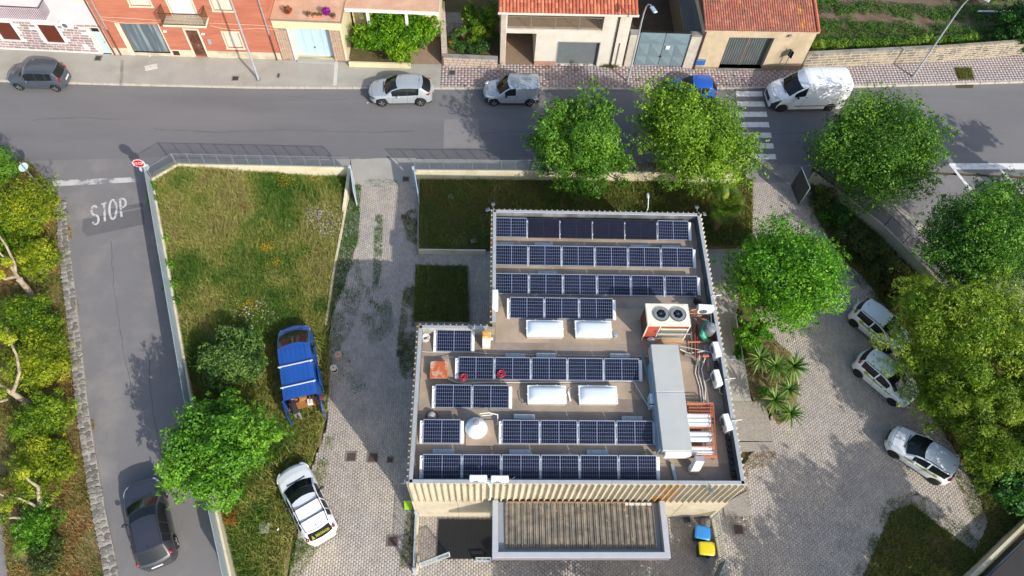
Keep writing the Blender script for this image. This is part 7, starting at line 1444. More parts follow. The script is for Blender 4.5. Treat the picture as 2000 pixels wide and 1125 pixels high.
tv, sp, X = make_car('open_van', 'bright blue van with rear doors wide open at the edge of the meadow', 'van', c, math.atan2(d.y, d.x), P, bluep, rimdk)
xe = X(4.9); inside = mat('van_inside', '#5d5348', rough=.8, var=.2); ply = mat('plywood', '#9a6a3a', rough=.8, var=.15, scale=4)
g = MB(); g.box((xe + 1.2, 0, .55), (2.35, 1.7, .04)); g.build('load_floor', ply, tv, world=False); g = MB(); g.box((xe + 2.35, 0, 1.2), (.04, 1.7, 1.3)); g.build('bulkhead', inside, tv, world=False)
for s_ in (-1, 1): g = MB(); g.box((xe + .05, s_ * .9, 1.2), (.08, .09, 1.35)); g.build('door_pillar', bluep, tv, world=False)
for k, y in enumerate((-.6, -.35, -.1, .15, .4, .62)): g = MB(); g.box((X(3.3), y, 1.964), (2.7, .05, .014), bev=.004); g.build('roof_rib', bluep, tv, world=False)
for x_ in (2.95, 4.15):
    g = MB(); g.box((X(x_), 0, 2.04), (.07, 1.82, .04), bev=.01); g.box((X(x_), -.8, 2.0), (.1, .06, .07)); g.box((X(x_), .8, 2.0), (.1, .06, .07)); g.build('roof_bar', mat('roof_bar', '#c3cad0', rough=.4, metal=.3, var=.04), tv, world=False)
def vdoor(s_, ang, lab):
    hinge = Vector((xe - .01, s_ * .93, .5)); R_ = Matrix.Rotation(ang, 3, 'Z'); u = R_ @ Vector((0, -s_, 0)); g = MB(); w_ = .86
    for (a_, b_, z0, z1, th) in ((0, w_, 0, 1.38, .05),):
        m_ = hinge + u * ((a_ + b_) / 2); g.box((m_.x, m_.y, hinge.z + (z0 + z1) / 2), (b_ - a_, th, z1 - z0), math.atan2(u.y, u.x), bev=.02)
    o = g.build('rear_door', bluep, tv, True, False); m_ = hinge + u * (w_ / 2); nn = Vector((-u.y, u.x, 0)); g = MB()
    for sg in (-1, 1): g.box((m_.x + nn.x * .027 * sg, m_.y + nn.y * .027 * sg, hinge.z + .35), (w_ * .7, .01, .5), math.atan2(u.y, u.x), bev=.004)
    g.build('door_panel', paint('paint_blue_inner', '#244f8c'), o, world=False); g = MB(); q = hinge + u * (w_ - .1); g.box((q.x, q.y, hinge.z + .62), (.14, .09, .05), math.atan2(u.y, u.x)); g.build('handle', trim, o, world=False)
vdoor(-1, RAD(92), 0); vdoor(1, RAD(-80), 0)
g = MB(); q = sp(3.6, 4, -1); g.box((q.x + .05, q.y - .07, 1.05), (1.05, .05, 1.15), bev=.02); g.build('sliding_door', bluep, tv, True, False); g = MB(); g.box((X(2.9), -.86, 1.3), (.65, .06, .8), bev=.02); g.build('door_opening', mat('opening_clutter', '#9b8578', rough=.9, var=.6, scale=8, c2='#5c2230', pscale=5), tv, world=False)
# cargo: boxes in the back of the van
Mv = wm(tv)
for (dx, dy, sz, m_, lab) in ((.75, .25, (.7, .8, .35), ply, 'wide plywood crate deep in the back of the blue van'), (.5, -.5, (.4, .45, .3), inside, 'dark box on the right of the blue van load floor'), (.22, -.28, (.3, .28, .2), white_metal, 'small white box beside the person at the van doors')):
    pw = Mv @ Vector((xe + dx, dy, .58)); t = thing('cargo_box', lab, 'box', pw, math.atan2(d.y, d.x)); g = MB(); g.box((0, 0, sz[2] / 2), sz, bev=.01); g.build('box', m_, t, world=False); g = MB(); g.box((0, 0, sz[2] + .002), (sz[0] * .9, .05, .006)); g.build('tape', mat('tape', '#b59a6a', rough=.5, var=.05), t, world=False)
# white estate with roof bars
P = hatch(4.2, 1.76, 1.56, 1.0, (.85, 3.4), .32, (.98, 1.95), (3.82, 4.1), [(1.38, 2.35), (2.47, 3.05), (3.1, 3.5)], (.84, 1.03), head=(.3, .78, .3, .09, .84), tail=(4.02, 1.12, .1, .17, .86), mir=1.7, handles=(2.3, 3.0), seams=(1.55, 2.4), bump=(.02, .16), bk=2, tuck=.77, gz=.55, hoodcut=.2, ant=3.55, rails=(1.95, 3.75), roofgap=(3.72,), hm=whitep, pz=.8)
fr, rr_ = G(588, 965, 1.5), G(619.5, 1030, 1.5); d = (fr - rr_); d.z = 0; d.normalize(); c = rr_ + d * (4.2 / 2 - .5)
tv, sp, X = make_car('estate_car', 'white estate car with black roof bars parked where grass meets paving', 'car', c, math.atan2(d.y, d.x), P, whitep)
for x_ in (2.35, 3.15): g = MB(); a, b = sp(x_, 8, 1), sp(x_, 8, -1); g.beam(a + Vector((0, .05, .07)), b + Vector((0, -.05, .07)), .045, .03); g.box((a.x, a.y, a.z + .04), (.1, .07, .08)); g.box((b.x, b.y, b.z + .04), (.1, .07, .08)); g.build('roof_bar', trim, tv, world=False)
# lettering on its rear window: triangular emblem and a row of yellow-green script strokes (unreadable in the photograph)
g = MB(); ztab = lambda x: lerp1(P['top'], x); lim = mat('sticker_lime', '#a8b81e', rough=.5, var=.1)
def onrw(y, f): x = 3.84 + .24 * f; return Vector((X(x) - .012, y, ztab(x) + .012))
g.add([onrw(.46, .75), onrw(.3, .75), onrw(.4, .15)], [(0, 1, 2), (2, 1, 0)]); g.build('emblem', lim, tv, world=False)
for k, y in enumerate((.2, .12, .04, -.06, -.14, -.24, -.34, -.42)): g = MB(); g.tube([onrw(y + .03, .7), onrw(y + .02, .3), onrw(y - .02, .35), onrw(y - .03, .68)], .01, 4); g.build('letter_stroke', lim if k % 3 else mat('sticker_yellow', '#c9a83a', rough=.5, var=.1), tv, world=False)
# graphite SUV
P = hatch(4.45, 1.86, 1.63, 1.04, (.9, 3.54), .35, (1.05, 2.15), (3.85, 4.3), [(1.45, 2.55), (2.62, 3.3), (3.36, 3.75)], (.9, 1.07), head=(.3, .84, .3, .08, .84), tail=(4.2, 1.05, .14, .1, .9), mir=1.8, mm=trim, handles=(2.45, 3.2), seams=(1.55, 2.58), clad=True, tuck=.70, gz=.6, bp=1, hoodcut=.2, ant=3.6, roofgap=(3.7,), rails=(2.0, 3.85), pz=.86)
c, r = place((328.4, 967), (348.8, 1059), 'r', 1.86); make_car('grey_suv', 'dark grey crossover driving up the side road past the bright green tree', 'car', c, r, P, greyp)
# three small white service cars with a yellow-green side stripe
P = hatch(3.65, 1.64, 1.55, .98, (.72, 3.02), .29, (.88, 1.68), (3.36, 3.56), [(1.22, 2.06), (2.18, 3.34)], (.82, 1.0), head=(.2, .76, .2, .1, .84), tail=(3.5, 1.12, .08, .2, .86), mir=1.35, mm=whitep, handles=(2.05, 2.8), seams=(1.3, 2.12), tuck=.83, gz=.5, hoodcut=.22, ant=3.1, rails=(1.65, 3.25), pz=.78)
lime = mat('stripe_lime', '#a3ab1d', rough=.45, var=.1)
for k, (f_, b_, s_, lab) in enumerate((((1727, 689), (1664, 638), 'r', 'small white car with lime side stripe, uppermost of three, beside the yellow stand'), ((1738.5, 791), (1671.5, 735), 'r', 'small white car with lime side stripe, nose under the willowy tree, middle of three'), ((1737, 890), (1816, 943), 'l', 'small white car with lime side stripe facing the other way, lowest of three'))):
    c, r = place(f_, b_, s_, 1.64); tv, sp, X = make_car('service_car', lab, 'car', c, r, P, whitep, rimdk, 'small white service cars with lime stripes')
    for sg in (1, -1):
        g = MB(); xs_ = np.linspace(1.0, 2.75, 12)
        for a, b in zip(xs_, xs_[1:]):
            o_ = Vector((0, sg * .006, 0)); hgt = lambda x: .045 + .03 * math.sin(x * 14) ** 2
            pa_, pb_ = sp(a, 3, sg, .72) + o_, sp(b, 3, sg, .72) + o_; g.quad(pa_ - Vector((0, 0, hgt(a))), pb_ - Vector((0, 0, hgt(b))), pb_ + Vector((0, 0, hgt(b))), pa_ + Vector((0, 0, hgt(a))))
        q = sp(2.82, 3, sg, .72) + Vector((0, sg * .01, 0)); g.lathe([(.001, sg * .0), (.13, sg * .0), (.13, sg * .006), (.001, sg * .008)], q, 14, axis='Y'); g.build('side_stripe', lime, tv, world=False)

# ================================================================ THE PERSON AT THE VAN
def person(base, face, lab):
    t = thing('person', lab, 'person', base, face)                  # faces local +X, bending into the van
    bm_v = [((0, 0, .92), .13), ((.10, 0, 1.10), .145), ((.26, 0, 1.27), .155), ((.40, 0, 1.38), .12), ((.48, 0, 1.45), .055), ((.56, 0, 1.50), .09), ((.63, 0, 1.53), .095),
            ((-.0, .1, .86), .105), ((.03, .13, .48), .068), ((-.04, .14, .09), .045), ((.1, .15, .04), .04), ((-.0, -.1, .86), .105), ((-.12, -.13, .48), .068), ((-.22, -.14, .09), .045), ((-.08, -.15, .04), .04),
            ((.36, .19, 1.34), .075), ((.52, .27, 1.12), .05), ((.72, .2, 1.02), .036), ((.36, -.19, 1.34), .075), ((.5, -.3, 1.14), .05), ((.72, -.26, 1.04), .036)]
    ed = [(0, 1), (1, 2), (2, 3), (3, 4), (4, 5), (5, 6), (0, 7), (7, 8), (8, 9), (9, 10), (0, 11), (11, 12), (12, 13), (13, 14), (3, 15), (15, 16), (16, 17), (3, 18), (18, 19), (19, 20)]
    me = bpy.data.meshes.new('person_body'); me.from_pydata([v for v, _ in bm_v], ed, []); o = bpy.data.objects.new('body', me); col.objects.link(o); o.parent = t
    md = o.modifiers.new('skin', 'SKIN'); sv = me.skin_vertices[0].data
    for i, (_, r_) in enumerate(bm_v): sv[i].radius = (r_, r_ * (1.15 if i in (1, 2) else 1)); sv[i].use_root = i == 0
    ss = o.modifiers.new('sub', 'SUBSURF'); ss.levels = 2; ss.render_levels = 2
    sh_, pn, sk, bt = mat('shirt_black', '#1e1d20', rough=.9, var=.15), mat('trousers_grey', '#6a6d70', rough=.9, var=.12), mat('skin', '#b07d62', rough=.55, var=.05), mat('boot', '#3a332d', rough=.8, var=.1)
    dg_ = bpy.context.evaluated_depsgraph_get(); ev = o.evaluated_get(dg_); m2 = bpy.data.meshes.new_from_object(ev); col.objects.unlink(o); bpy.data.objects.remove(o)
    o = bpy.data.objects.new('body', m2); col.objects.link(o); o.parent = t; m2.materials.clear()
    for m_ in (sh_, pn, sk, bt): m2.materials.append(m_)
    for f in m2.polygons:
        c = f.center; f.use_smooth = True
        f.material_index = 3 if c.z < .13 else 1 if c.z < .93 + c.x * .35 and c.x < .25 and abs(c.y) < .3 and c.z < 1.02 else 2 if (c.x > .455 and abs(c.y) < .12) or (c.x > .56 and c.z < 1.13) else 0
    hr = mat('hair_dark', '#241b17', rough=.7, var=.15); g = MB(); g.ball((.59, 0, 1.545), .115, 14, 9, squash=(1.05, .92, .9), R=Matrix.Rotation(.5, 3, 'Y'))
    g.v = [v for v in g.v]; keep = [f for f in g.f if sum(g.v[i][2] for i in f) / len(f) > 1.5 or sum(g.v[i][0] for i in f) / len(f) < .55]; g.f = keep; g.m = [0] * len(keep); g.build('hair', hr, t, True, False)
    for s_ in (1, -1):
        g = MB(); g.ball((.60, s_ * .098, 1.5), .026, 8, 5, squash=(1, .5, 1.4)); g.build('ear', sk, t, True, False); g = MB(); g.ball((.69, s_ * .035, 1.51), .012, 8, 5); g.build('eye', black, t, True, False)
        w_ = Vector((.72, .2, 1.02) if s_ > 0 else (.72, -.26, 1.04)); g = MB(); g.ball(w_ + Vector((.05, 0, -.01)), .045, 10, 6, squash=(1.1, .85, .5)); g.build('palm', sk, t, True, False)
        for k, (dy, ln) in enumerate(((-.03, .07), (-.01, .08), (.01, .078), (.03, .062))): g = MB(); a = w_ + Vector((.085, dy, -.01)); g.tube([a, a + Vector((ln * .6, dy * .1, -.012)), a + Vector((ln, dy * .15, -.04))], [.0095, .009, .007], 6); g.build('finger', sk, t, True, False)
        g = MB(); a = w_ + Vector((.03, -s_ * .04, -.005)); g.tube([a, a + Vector((.03, -s_ * .025, -.01)), a + Vector((.06, -s_ * .02, -.03))], [.012, .011, .008], 6); g.build('thumb', sk, t, True, False)
    g = MB(); g.ball((.715, 0, 1.48), .016, 8, 5, squash=(1, .8, 1.4)); g.build('nose', sk, t, True, False); g = MB(); g.box((.70, 0, 1.44), (.01, .045, .01)); g.build('mouth', mat('lips', '#8a5246', rough=.6, var=.05), t, world=False)
    return t
fd = G(574, 700) - G(581, 826); person(G(583, 831, 0) + Vector((0, .42, 0)), math.atan2(fd.y, fd.x) + .12, 'person in a black top and grey trousers leaning into the back of the blue van')
# ================================================================ VEGETATION
bark = mat('bark', '#6b5d4c', rough=.95, var=.25, scale=5, bump=.4, bscale=18); barkpale = mat('bark_pale', '#a0927c', rough=.95, var=.2, scale=5, bump=.3, bscale=18, c2='#7d7160', pscale=3); cutw = mat('cut_wood', '#c9b89c', rough=.9, var=.12, scale=6)
L_bright = leafmat('leaf_bright', ['#3f6212', '#5c8219', '#79a024', '#98b834'], .35)
L_fresh2 = leafmat('leaf_fresh_blue', ['#335f10', '#4d821a', '#689c28', '#86b238'], .35)
L_dark2 = leafmat('leaf_darkish', ['#284c11', '#3b6817', '#528420', '#6f9c2e'], .3)
L_will2 = leafmat('leaf_willow_green', ['#45620f', '#5f7f1a', '#7d9a26', '#9aaa34'], .38)
L_fresh = leafmat('leaf_fresh', ['#346411', '#4e8817', '#6aa61f', '#88ba2e'], .38)
L_mid = leafmat('leaf_mid', ['#2c5211', '#426f18', '#5c8c21', '#7aa430'], .3)
L_dark = leafmat('leaf_dark', ['#18380f', '#244f15', '#34681b', '#4b8022'], .28)
L_will = leafmat('leaf_willow', ['#4d6c14', '#6c8f1e', '#90ac2e', '#b2c042'], .35)
L_olive = leafmat('leaf_olive', ['#2e471a', '#426024', '#587a30', '#6f8a42'], .25)
L_juni = leafmat('leaf_juniper', ['#46600a', '#66800f', '#8a9a16', '#aeb022'], .3)
L_juni2 = leafmat('leaf_juniper_green', ['#38580c', '#527810', '#729216', '#94a620'], .3)
L_lemon = leafmat('leaf_lemon', ['#2f5c08', '#4f820c', '#74a512', '#97b822'], .4)
L_shrub = leafmat('leaf_shrub', ['#20300f', '#2f4416', '#43581e', '#5a5a2a'], .25)
L_rose = leafmat('leaf_rose', ['#1c3512', '#2a4a18', '#3a5e22', '#4f7030'], .25)
L_yucca = leafmat('leaf_yucca', ['#2f4d1a', '#456826', '#5e8030', '#7f9848'], .2)
def plant_leaves(t, name, cs, rs, n, size, m, **k):
    V, F, ti = leafcloud(cs, rs, n, size, **k); return npmesh(name, V, F, m, t, ti, 'stuff')
def fib(n):
    i = np.arange(n) + .5; ph = np.arccos(1 - 2 * i / n); th = np.pi * (1 + 5 ** .5) * i; return np.c_[np.cos(th) * np.sin(ph), np.sin(th) * np.sin(ph), np.cos(ph)]
def tree(label, x, y, zc, R, rz, n, leaf, m, nc=34, trunk=.16, name='tree', sink=0., cl=.29, jit=.22, lobes=None, bm=None, lean=(0, 0), group=None, aspect=.5, up=.3, droop=0., z0=0., world=False):
    c = np.array((x, y, zc) if world else G(x, y, zc)); t = thing(name, label, 'tree' if name != 'bush' else 'bush', (c[0] - lean[0], c[1] - lean[1], z0), 0, group); cs = []; rs = []
    for (dx, dy, dz, s_) in (lobes or [(0, 0, 0, 1)]):
        k = max(6, int(nc * s_ ** 1.5)); d = fib(k); d = d[d[:, 2] > -.75]; rr = .68 + jit * 1.25 * (rng.random(len(d)) - .5) * 2
        P = d * rr[:, None] * np.array([R, R, rz]) * s_ + np.array([dx, dy, dz]) * R; cs.append(P); rs.append(cl * R * s_ * (.5 + .75 * rng.random(len(d))))
        q = rng.normal(size=(k // 3, 3)) * .28 * np.array([R, R, rz]) * s_ + np.array([dx, dy, dz]) * R; cs.append(q); rs.append(cl * R * s_ * (.7 + .5 * rng.random(len(q))))
    cs = np.concatenate(cs) + c; rs = np.concatenate(rs); cs[:, 2] = np.maximum(cs[:, 2], z0 + rs * .6)
    R3 = np.c_[rs, rs, rs * .8]
    plant_leaves(t, 'crown', cs, R3, n, leaf, m, aspect=aspect, up=up, droop=droop)
    # ragged outer shoots
    d = rng.normal(size=(n // 40, 3)); d /= np.linalg.norm(d, axis=1)[:, None]; d[:, 2] = np.abs(d[:, 2]) * .8 - .1
    k = rng.integers(0, len(cs), len(d)); tips = cs[k] + (cs[k] - c) * .12 + d * rs[k][:, None] * 1.12; plant_leaves(t, 'shoots', tips, np.full(len(tips), leaf * 1.7), n // 5, leaf, m, aspect=aspect, up=up)
    base = Vector((c[0] - lean[0], c[1] - lean[1], z0 - .05)); fork = Vector((c[0] - lean[0] * .4, c[1] - lean[1] * .4, max(z0 + .4, zc - rz * .75))); g = MB(); g.tube([base, base.lerp(fork, .5) + Vector((.04, .03, 0)), fork], [trunk * 1.25, trunk, trunk * .85], 9); g.build('trunk', bm or bark, t, True)
    for j in rng.choice(len(cs), min(9, len(cs)), replace=False):
        e = Vector(cs[j]); mid = fork.lerp(e, .5) + Vector((0, 0, .15 * R)); g = MB(); g.tube([fork, mid, e], [trunk * .55, trunk * .35, trunk * .1], 6); g.build('limb', bm or bark, t, True)
    return t
tree('bright green tree over the north-east fence, with the bigger crown of the pair', 1350, 266, 4.0, 4.1, 2.9, 66000, .075, L_bright, 84, lobes=[(0, 0, 0, .86), (.45, -.25, -.1, .55), (-.35, .3, .1, .55), (-.1, .55, 0, .45)], jit=.3)
tree('smaller ragged tree with brownish top shoots left of the bigger bright tree', 1128, 283, 3.6, 3.2, 2.6, 38000, .075, L_mid, 66, lobes=[(0, -.1, 0, .85), (.35, .55, .35, .45), (-.55, .1, -.1, .5), (.6, -.3, -.15, .45), (-.1, .5, .1, .5)], jit=.34)
tree('round dense green tree hiding the rear of the white van', 1714, 292, 3.0, 3.95, 2.4, 66000, .072, L_mid, 90, jit=.2)
tree('large dark green tree at the right edge above the car park', 1930, 468, 4.6, 3.7, 2.9, 54000, .072, L_dark2, 80, lobes=[(0, 0, 0, .9), (.4, .5, .1, .5), (-.5, -.3, -.1, .5)], jit=.26)
tree('round light green tree standing in the paved yard beside the east walk', 1538, 537, 3.6, 3.25, 2.5, 54000, .072, L_fresh, 80, jit=.22)
tree('bright green tree leaning over the side road fence', 426, 878, 3.0, 2.75, 2.0, 42000, .076, L_fresh2, 66, z0=.4, lobes=[(0, 0, 0, .85), (.5, .3, 0, .5), (-.45, -.35, -.1, .5), (-.2, .55, 0, .45)], jit=.28, lean=(.3, 0))
tree('rounded olive-green bush in the meadow west of the blue van', 454, 704, 1.5, 1.85, 1.4, 15000, .085, L_olive, 50, trunk=.09, name='bush', z0=.35, jit=.16, aspect=.4)
tree('feathery yellow-green tree spreading over the white cars', 1890, 650, 4.2, 3.9, 2.2, 58000, .085, L_will, 90, lobes=[(0, 0, 0, .75), (-.55, -.1, -.35, .5), (.4, .35, .1, .6), (-.1, -.6, -.25, .55), (.55, -.35, .1, .6), (-.35, .5, -.2, .5), (-.5, -.65, -.5, .36)], jit=.3, cl=.24, aspect=.3, up=.3, droop=.6)
tree('dull green feathery tree below the white cars at the right edge', 1960, 800, 3.8, 3.4, 2.0, 44000, .085, L_will2, 70, lobes=[(0, 0, 0, .8), (-.6, .1, -.3, .45), (-.3, -.6, -.2, .5)], jit=.3, cl=.24, aspect=.3, up=.3, droop=.6)
tree('dark shaded tree above the cream wall in the lower right', 1985, 930, 2.6, 1.9, 1.6, 12000, .10, L_dark, 30, jit=.25)
tree('bush-like dark tree at the top right corner by the field', 1995, 48, 1.6, 2.0, 1.5, 12000, .08, L_dark, 28, jit=.25)
for k, (x, y, zc, R, rz) in enumerate(((24.4, -.6, 6.0, 2.7, 2.4), (27.6, 1.0, 6.2, 2.6, 2.4), (21.6, -2.2, 5.4, 2.3, 2.0))):
    tree(('tall tree', 'taller tree', 'lower tree')[k] + ' beyond the lower right edge whose shade falls on the paved yard', x, y, zc, R, rz, 8000, .14, L_dark, 26, world=True)
tree('tree beyond the right edge whose shade streaks the main road', 2190, 350, 5.0, 2.6, 2.2, 7000, .14, L_mid, 22, lobes=[(0, 0, 0, .7), (.8, .6, 0, .5), (-.7, .7, .2, .45), (.6, -.8, 0, .5)])
for k, (x, y) in enumerate(((5.6, 2.3), (9.4, 2.5), (13.2, 1.9))): tree(('western', 'middle', 'eastern')[k] + ' tree of three just beyond the lower edge whose shade falls on the front yard', x, y, 3.0, 1.75, 1.5, 6000, .1, L_mid, 26, world=True)
# lemon tree and rose garden
tree('glossy lemon-green tree overhanging the low yellow garden wall', 772, 66, 1.75, 3.0, 1.35, 24000, .08, L_lemon, 60, trunk=.1, lobes=[(0, 0, 0, .7), (-.6, -.15, -.05, .45), (.55, .1, .05, .48), (.1, -.3, -.1, .5), (-.2, .35, .25, .45), (.75, .3, 0, .3)], jit=.3, cl=.3)
tree('citrus tree with yellowish tips in the rose garden', 935, 46, 1.7, 1.6, 1.4, 12000, .07, leafmat('leaf_citrus', ['#24460c', '#3d6410', '#5d7d16', '#7f9420'], .35), 26, trunk=.08, jit=.28)
rb = thing('rose_bush', 'dark rose bushes with a few red blooms inside the stone garden wall', 'bush', G(905, 88, .3)); c0 = [np.array(G(x, y, z)) for x, y, z in ((885, 84, .7), (900, 92, .7), (918, 96, .7), (935, 94, .75), (912, 84, .9), (950, 88, .8), (890, 66, .8))]; plant_leaves(rb, 'foliage', c0, [.42] * 7, 4200, .055, L_rose)
for k, (x, y) in enumerate(((879, 82), (907, 75), (904, 61), (908, 77))): g = MB(); p = G(x, y, 1.15); g.ball(p, .085, 8, 5, squash=(1, 1, .6)); g.ball(p + Vector((.03, .02, .02)), .06, 7, 4); g.build('rose', mat('rose_red', '#b3202a', rough=.6, var=.1), rb, True)
for x, y in ((945, 60), (953, 60)): g = MB(); g.ball(G(x, y, 1.2), .05, 7, 4); g.build('rose', mat('rose_white', '#c9c6bb', rough=.6, var=.05), rb, True)
# hedge shrubs of the left verge
jl = ['uppermost big yellow-green shrub by the stop line', 'yellow-green shrub below the uppermost one on the left verge', 'dull green shrub level with the first lopped tree', 'darker shrub above the large yellow one on the verge', 'large yellow-green shrub mid-way down the left verge', 'green shrub under the second lopped tree', 'broad shrub above the third lopped tree', 'yellow-green shrub behind the third lopped tree', 'bright green low shrub at the fourth lopped tree', 'small dark shrub at the bottom of the left verge', 'green shrub at the left edge by the road sign', 'shrub at the left edge below the stop line']
for k, (x, y, zc, R, rz, m) in enumerate(((54, 408, 1.3, 2.05, 1.3, L_juni), (72, 500, 1.1, 1.35, 1.0, L_juni), (40, 622, 1.0, 1.6, .9, L_juni2), (88, 640, .9, 1.1, .8, L_juni2), (74, 706, 1.1, 1.8, 1.0, L_juni), (98, 806, 1.0, 1.25, .9, L_juni2), (66, 832, 1.0, 1.4, .9, L_juni2), (80, 908, 1.1, 1.8, 1.0, L_juni), (66, 1030, .8, 1.2, .8, leafmat('leaf_green_low', ['#264a0c', '#3d6e10', '#5a8f16', '#74a520'], .3)), (90, 1085, .7, .9, .7, L_shrub), (-12, 330, 1.6, 1.6, 1.5, L_mid), (-10, 470, 1.1, 1.7, 1.1, L_juni2))):
    tree(jl[k], x, y, zc, R, rz, int(3600 * R * R ** .6), .07, m, 30, trunk=.06, name='bush', jit=.2, cl=.3, aspect=.3, up=.7, z0=.05)
# lopped trees
def lopped(label, trunkp, limbs, tufts):
    p0 = G(*trunkp[0][:3]); t = thing('lopped_tree', label, 'tree', (p0.x, p0.y, 0), 0); g = MB(); g.tube([G(x, y, z) for x, y, z, r in trunkp], [r * .85 for *_, r in trunkp], 10); g.build('trunk', barkpale, t, True)
    for lb in limbs: g = MB(); g.tube([G(x, y, z) for x, y, z, r in lb], [r * .78 for *_, r in lb], 8); g.build('limb', barkpale, t, True)
    x, y, z, r = trunkp[-1]; q = G(x, y, z); d = (q - G(*trunkp[-2][:3])).normalized(); g = MB(); g.cyl(q - d * .01, q + d * .012, r * .96, n=12); g.build('cut_face', cutw, t)
    if tufts: plant_leaves(t, 'foliage', [np.array(G(x, y, z)) for x, y, z in tufts], [.3] * len(tufts), 260 * len(tufts), .06, L_juni)
lopped('uppermost lopped tree with a pale cut stump on the left verge', [(63, 577, 0, .2), (50, 560, .7, .19), (38, 546, 1.3, .18)], [[(52, 562, .6, .14), (30, 535, 1.6, .13), (29, 515, 2.0, .09), (12, 480, 2.8, .07), (-8, 452, 3.4, .05)], [(30, 533, 1.6, .1), (14, 510, 2.2, .07), (-6, 488, 2.7, .05)], [(32, 540, 1.5, .12), (10, 545, 1.8, .1), (-8, 536, 2.2, .08)]], [(14, 512, 2.3), (-2, 536, 2.2)])
lopped('second lopped tree with forked pale limbs on the left verge', [(66, 793, 0, .2), (40, 778, .9, .18), (22, 766, 1.5, .16)], [[(24, 768, 1.4, .13), (31, 752, 1.8, .11), (38, 728, 2.1, .1), (33, 695, 2.5, .08), (20, 668, 2.9, .06), (12, 640, 3.2, .04)], [(20, 766, 1.5, .13), (4, 756, 1.9, .11), (-14, 744, 2.3, .09)], [(14, 780, 1.2, .1), (-6, 786, 1.6, .08)]], [(20, 662, 3.0), (6, 655, 3.1), (0, 768, 2.)])
lopped('third lopped tree with a bent upright limb on the left verge', [(82, 1000, 0, .16), (79, 992, .8, .15), (76, 960, 1.5, .13)], [[(76, 958, 1.5, .11), (74, 950, 1.8, .1), (58, 940, 2.1, .06), (40, 920, 2.5, .045), (28, 918, 2.6, .03)], [(74, 992, 1.0, .09), (60, 983, 1.4, .08), (40, 974, 1.8, .06), (6, 968, 2.2, .05), (-6, 962, 2.4, .04)]], [(20, 975, 2.1), (10, 990, 1.9), (46, 924, 2.5)])
lopped('lowest lopped tree, a short grey stub with a limb over the path', [(36, 1036, 0, .15), (40, 1026, .6, .14), (52, 1018, .9, .12)], [[(50, 1018, .9, .1), (46, 1012, 1.2, .09), (26, 1011, 1.5, .07), (-6, 1014, 1.8, .05)]], [(4, 1012, 1.8)])
lopped('small pale stump beside the third lopped tree', [(96, 1020, 0, .12), (94, 1012, .5, .12)], [], [])
# stone edging of the side road
ed = [(121, 400), (126, 480), (140, 590), (152, 700), (163, 800), (175, 880), (195, 1000), (212, 1080), (228, 1180)]
t = thing('stone_edging', 'rough stone edging with pale mortar along the left side of the side road', 'stone edging', (*G2(150, 700), 0)); E3 = [G(x, y, .0) for x, y in ed]
g = MB(); Lf, Rt = [], []
for i, p in enumerate(E3): d = (E3[min(i + 1, len(E3) - 1)] - E3[max(i - 1, 0)]).normalized(); n_ = Vector((-d.y, d.x, 0)); wd = .2 if i == 0 else .3; Lf.append(p + n_ * wd); Rt.append(p - n_ * wd)
g.prism([(p.x, p.y) for p in Lf] + [(p.x, p.y) for p in Rt[::-1]], 0, .16); g.build('mortar_bed', mat('edging_mortar', '#9a958b', rough=1, var=.15, scale=4), t)
sm_ = [mat('edge_stone_%d' % k, c_, rough=.95, var=.25, scale=5, bump=.3, bscale=25) for k, c_ in enumerate(('#77736e', '#858079', '#69655f'))]; rr = random.Random(3); cnt = 0; sv = []
for k in range(12):
    n_ = 7; aa = [j * 2 * math.pi / n_ + rr.uniform(-.2, .2) for j in range(n_)]; r_ = [rr.uniform(.75, 1.1) for _ in aa]; g = MB(); vs = [(math.cos(a) * q * .5, math.sin(a) * q * .5, z) for z, f in ((0, 1), (.6, .95), (1, .7)) for a, q in ((a, q * f) for a, q in zip(aa, r_))]
    g.add(vs, [tuple(range(2 * n_, 3 * n_))] + [(i * n_ + j, i * n_ + (j + 1) % n_, (i + 1) * n_ + (j + 1) % n_, (i + 1) * n_ + j) for i in range(2) for j in range(n_)]); o = g.build('edge_stone', sm_[k % 3], None, True, ang=30); sv.append(o.data); bpy.data.objects.remove(o)
for a, b in zip(E3, E3[1:]):
    d = (b - a); L_ = d.length; d.normalize(); n_ = Vector((-d.y, d.x, 0)); u = 0.
    while u < L_ and cnt < 298:
        st = rr.uniform(.27, .36)
        for lane in (-.17, .13):
            p = a + d * (u + rr.uniform(0, .1)) + n_ * (lane + rr.uniform(-.04, .04)); inst('stone', sv[rr.randrange(12)], t, (p.x, p.y, .13), rr.uniform(0, 6), (rr.uniform(.33, .46), rr.uniform(.3, .4), rr.uniform(.05, .08))); cnt += 1
        u += st
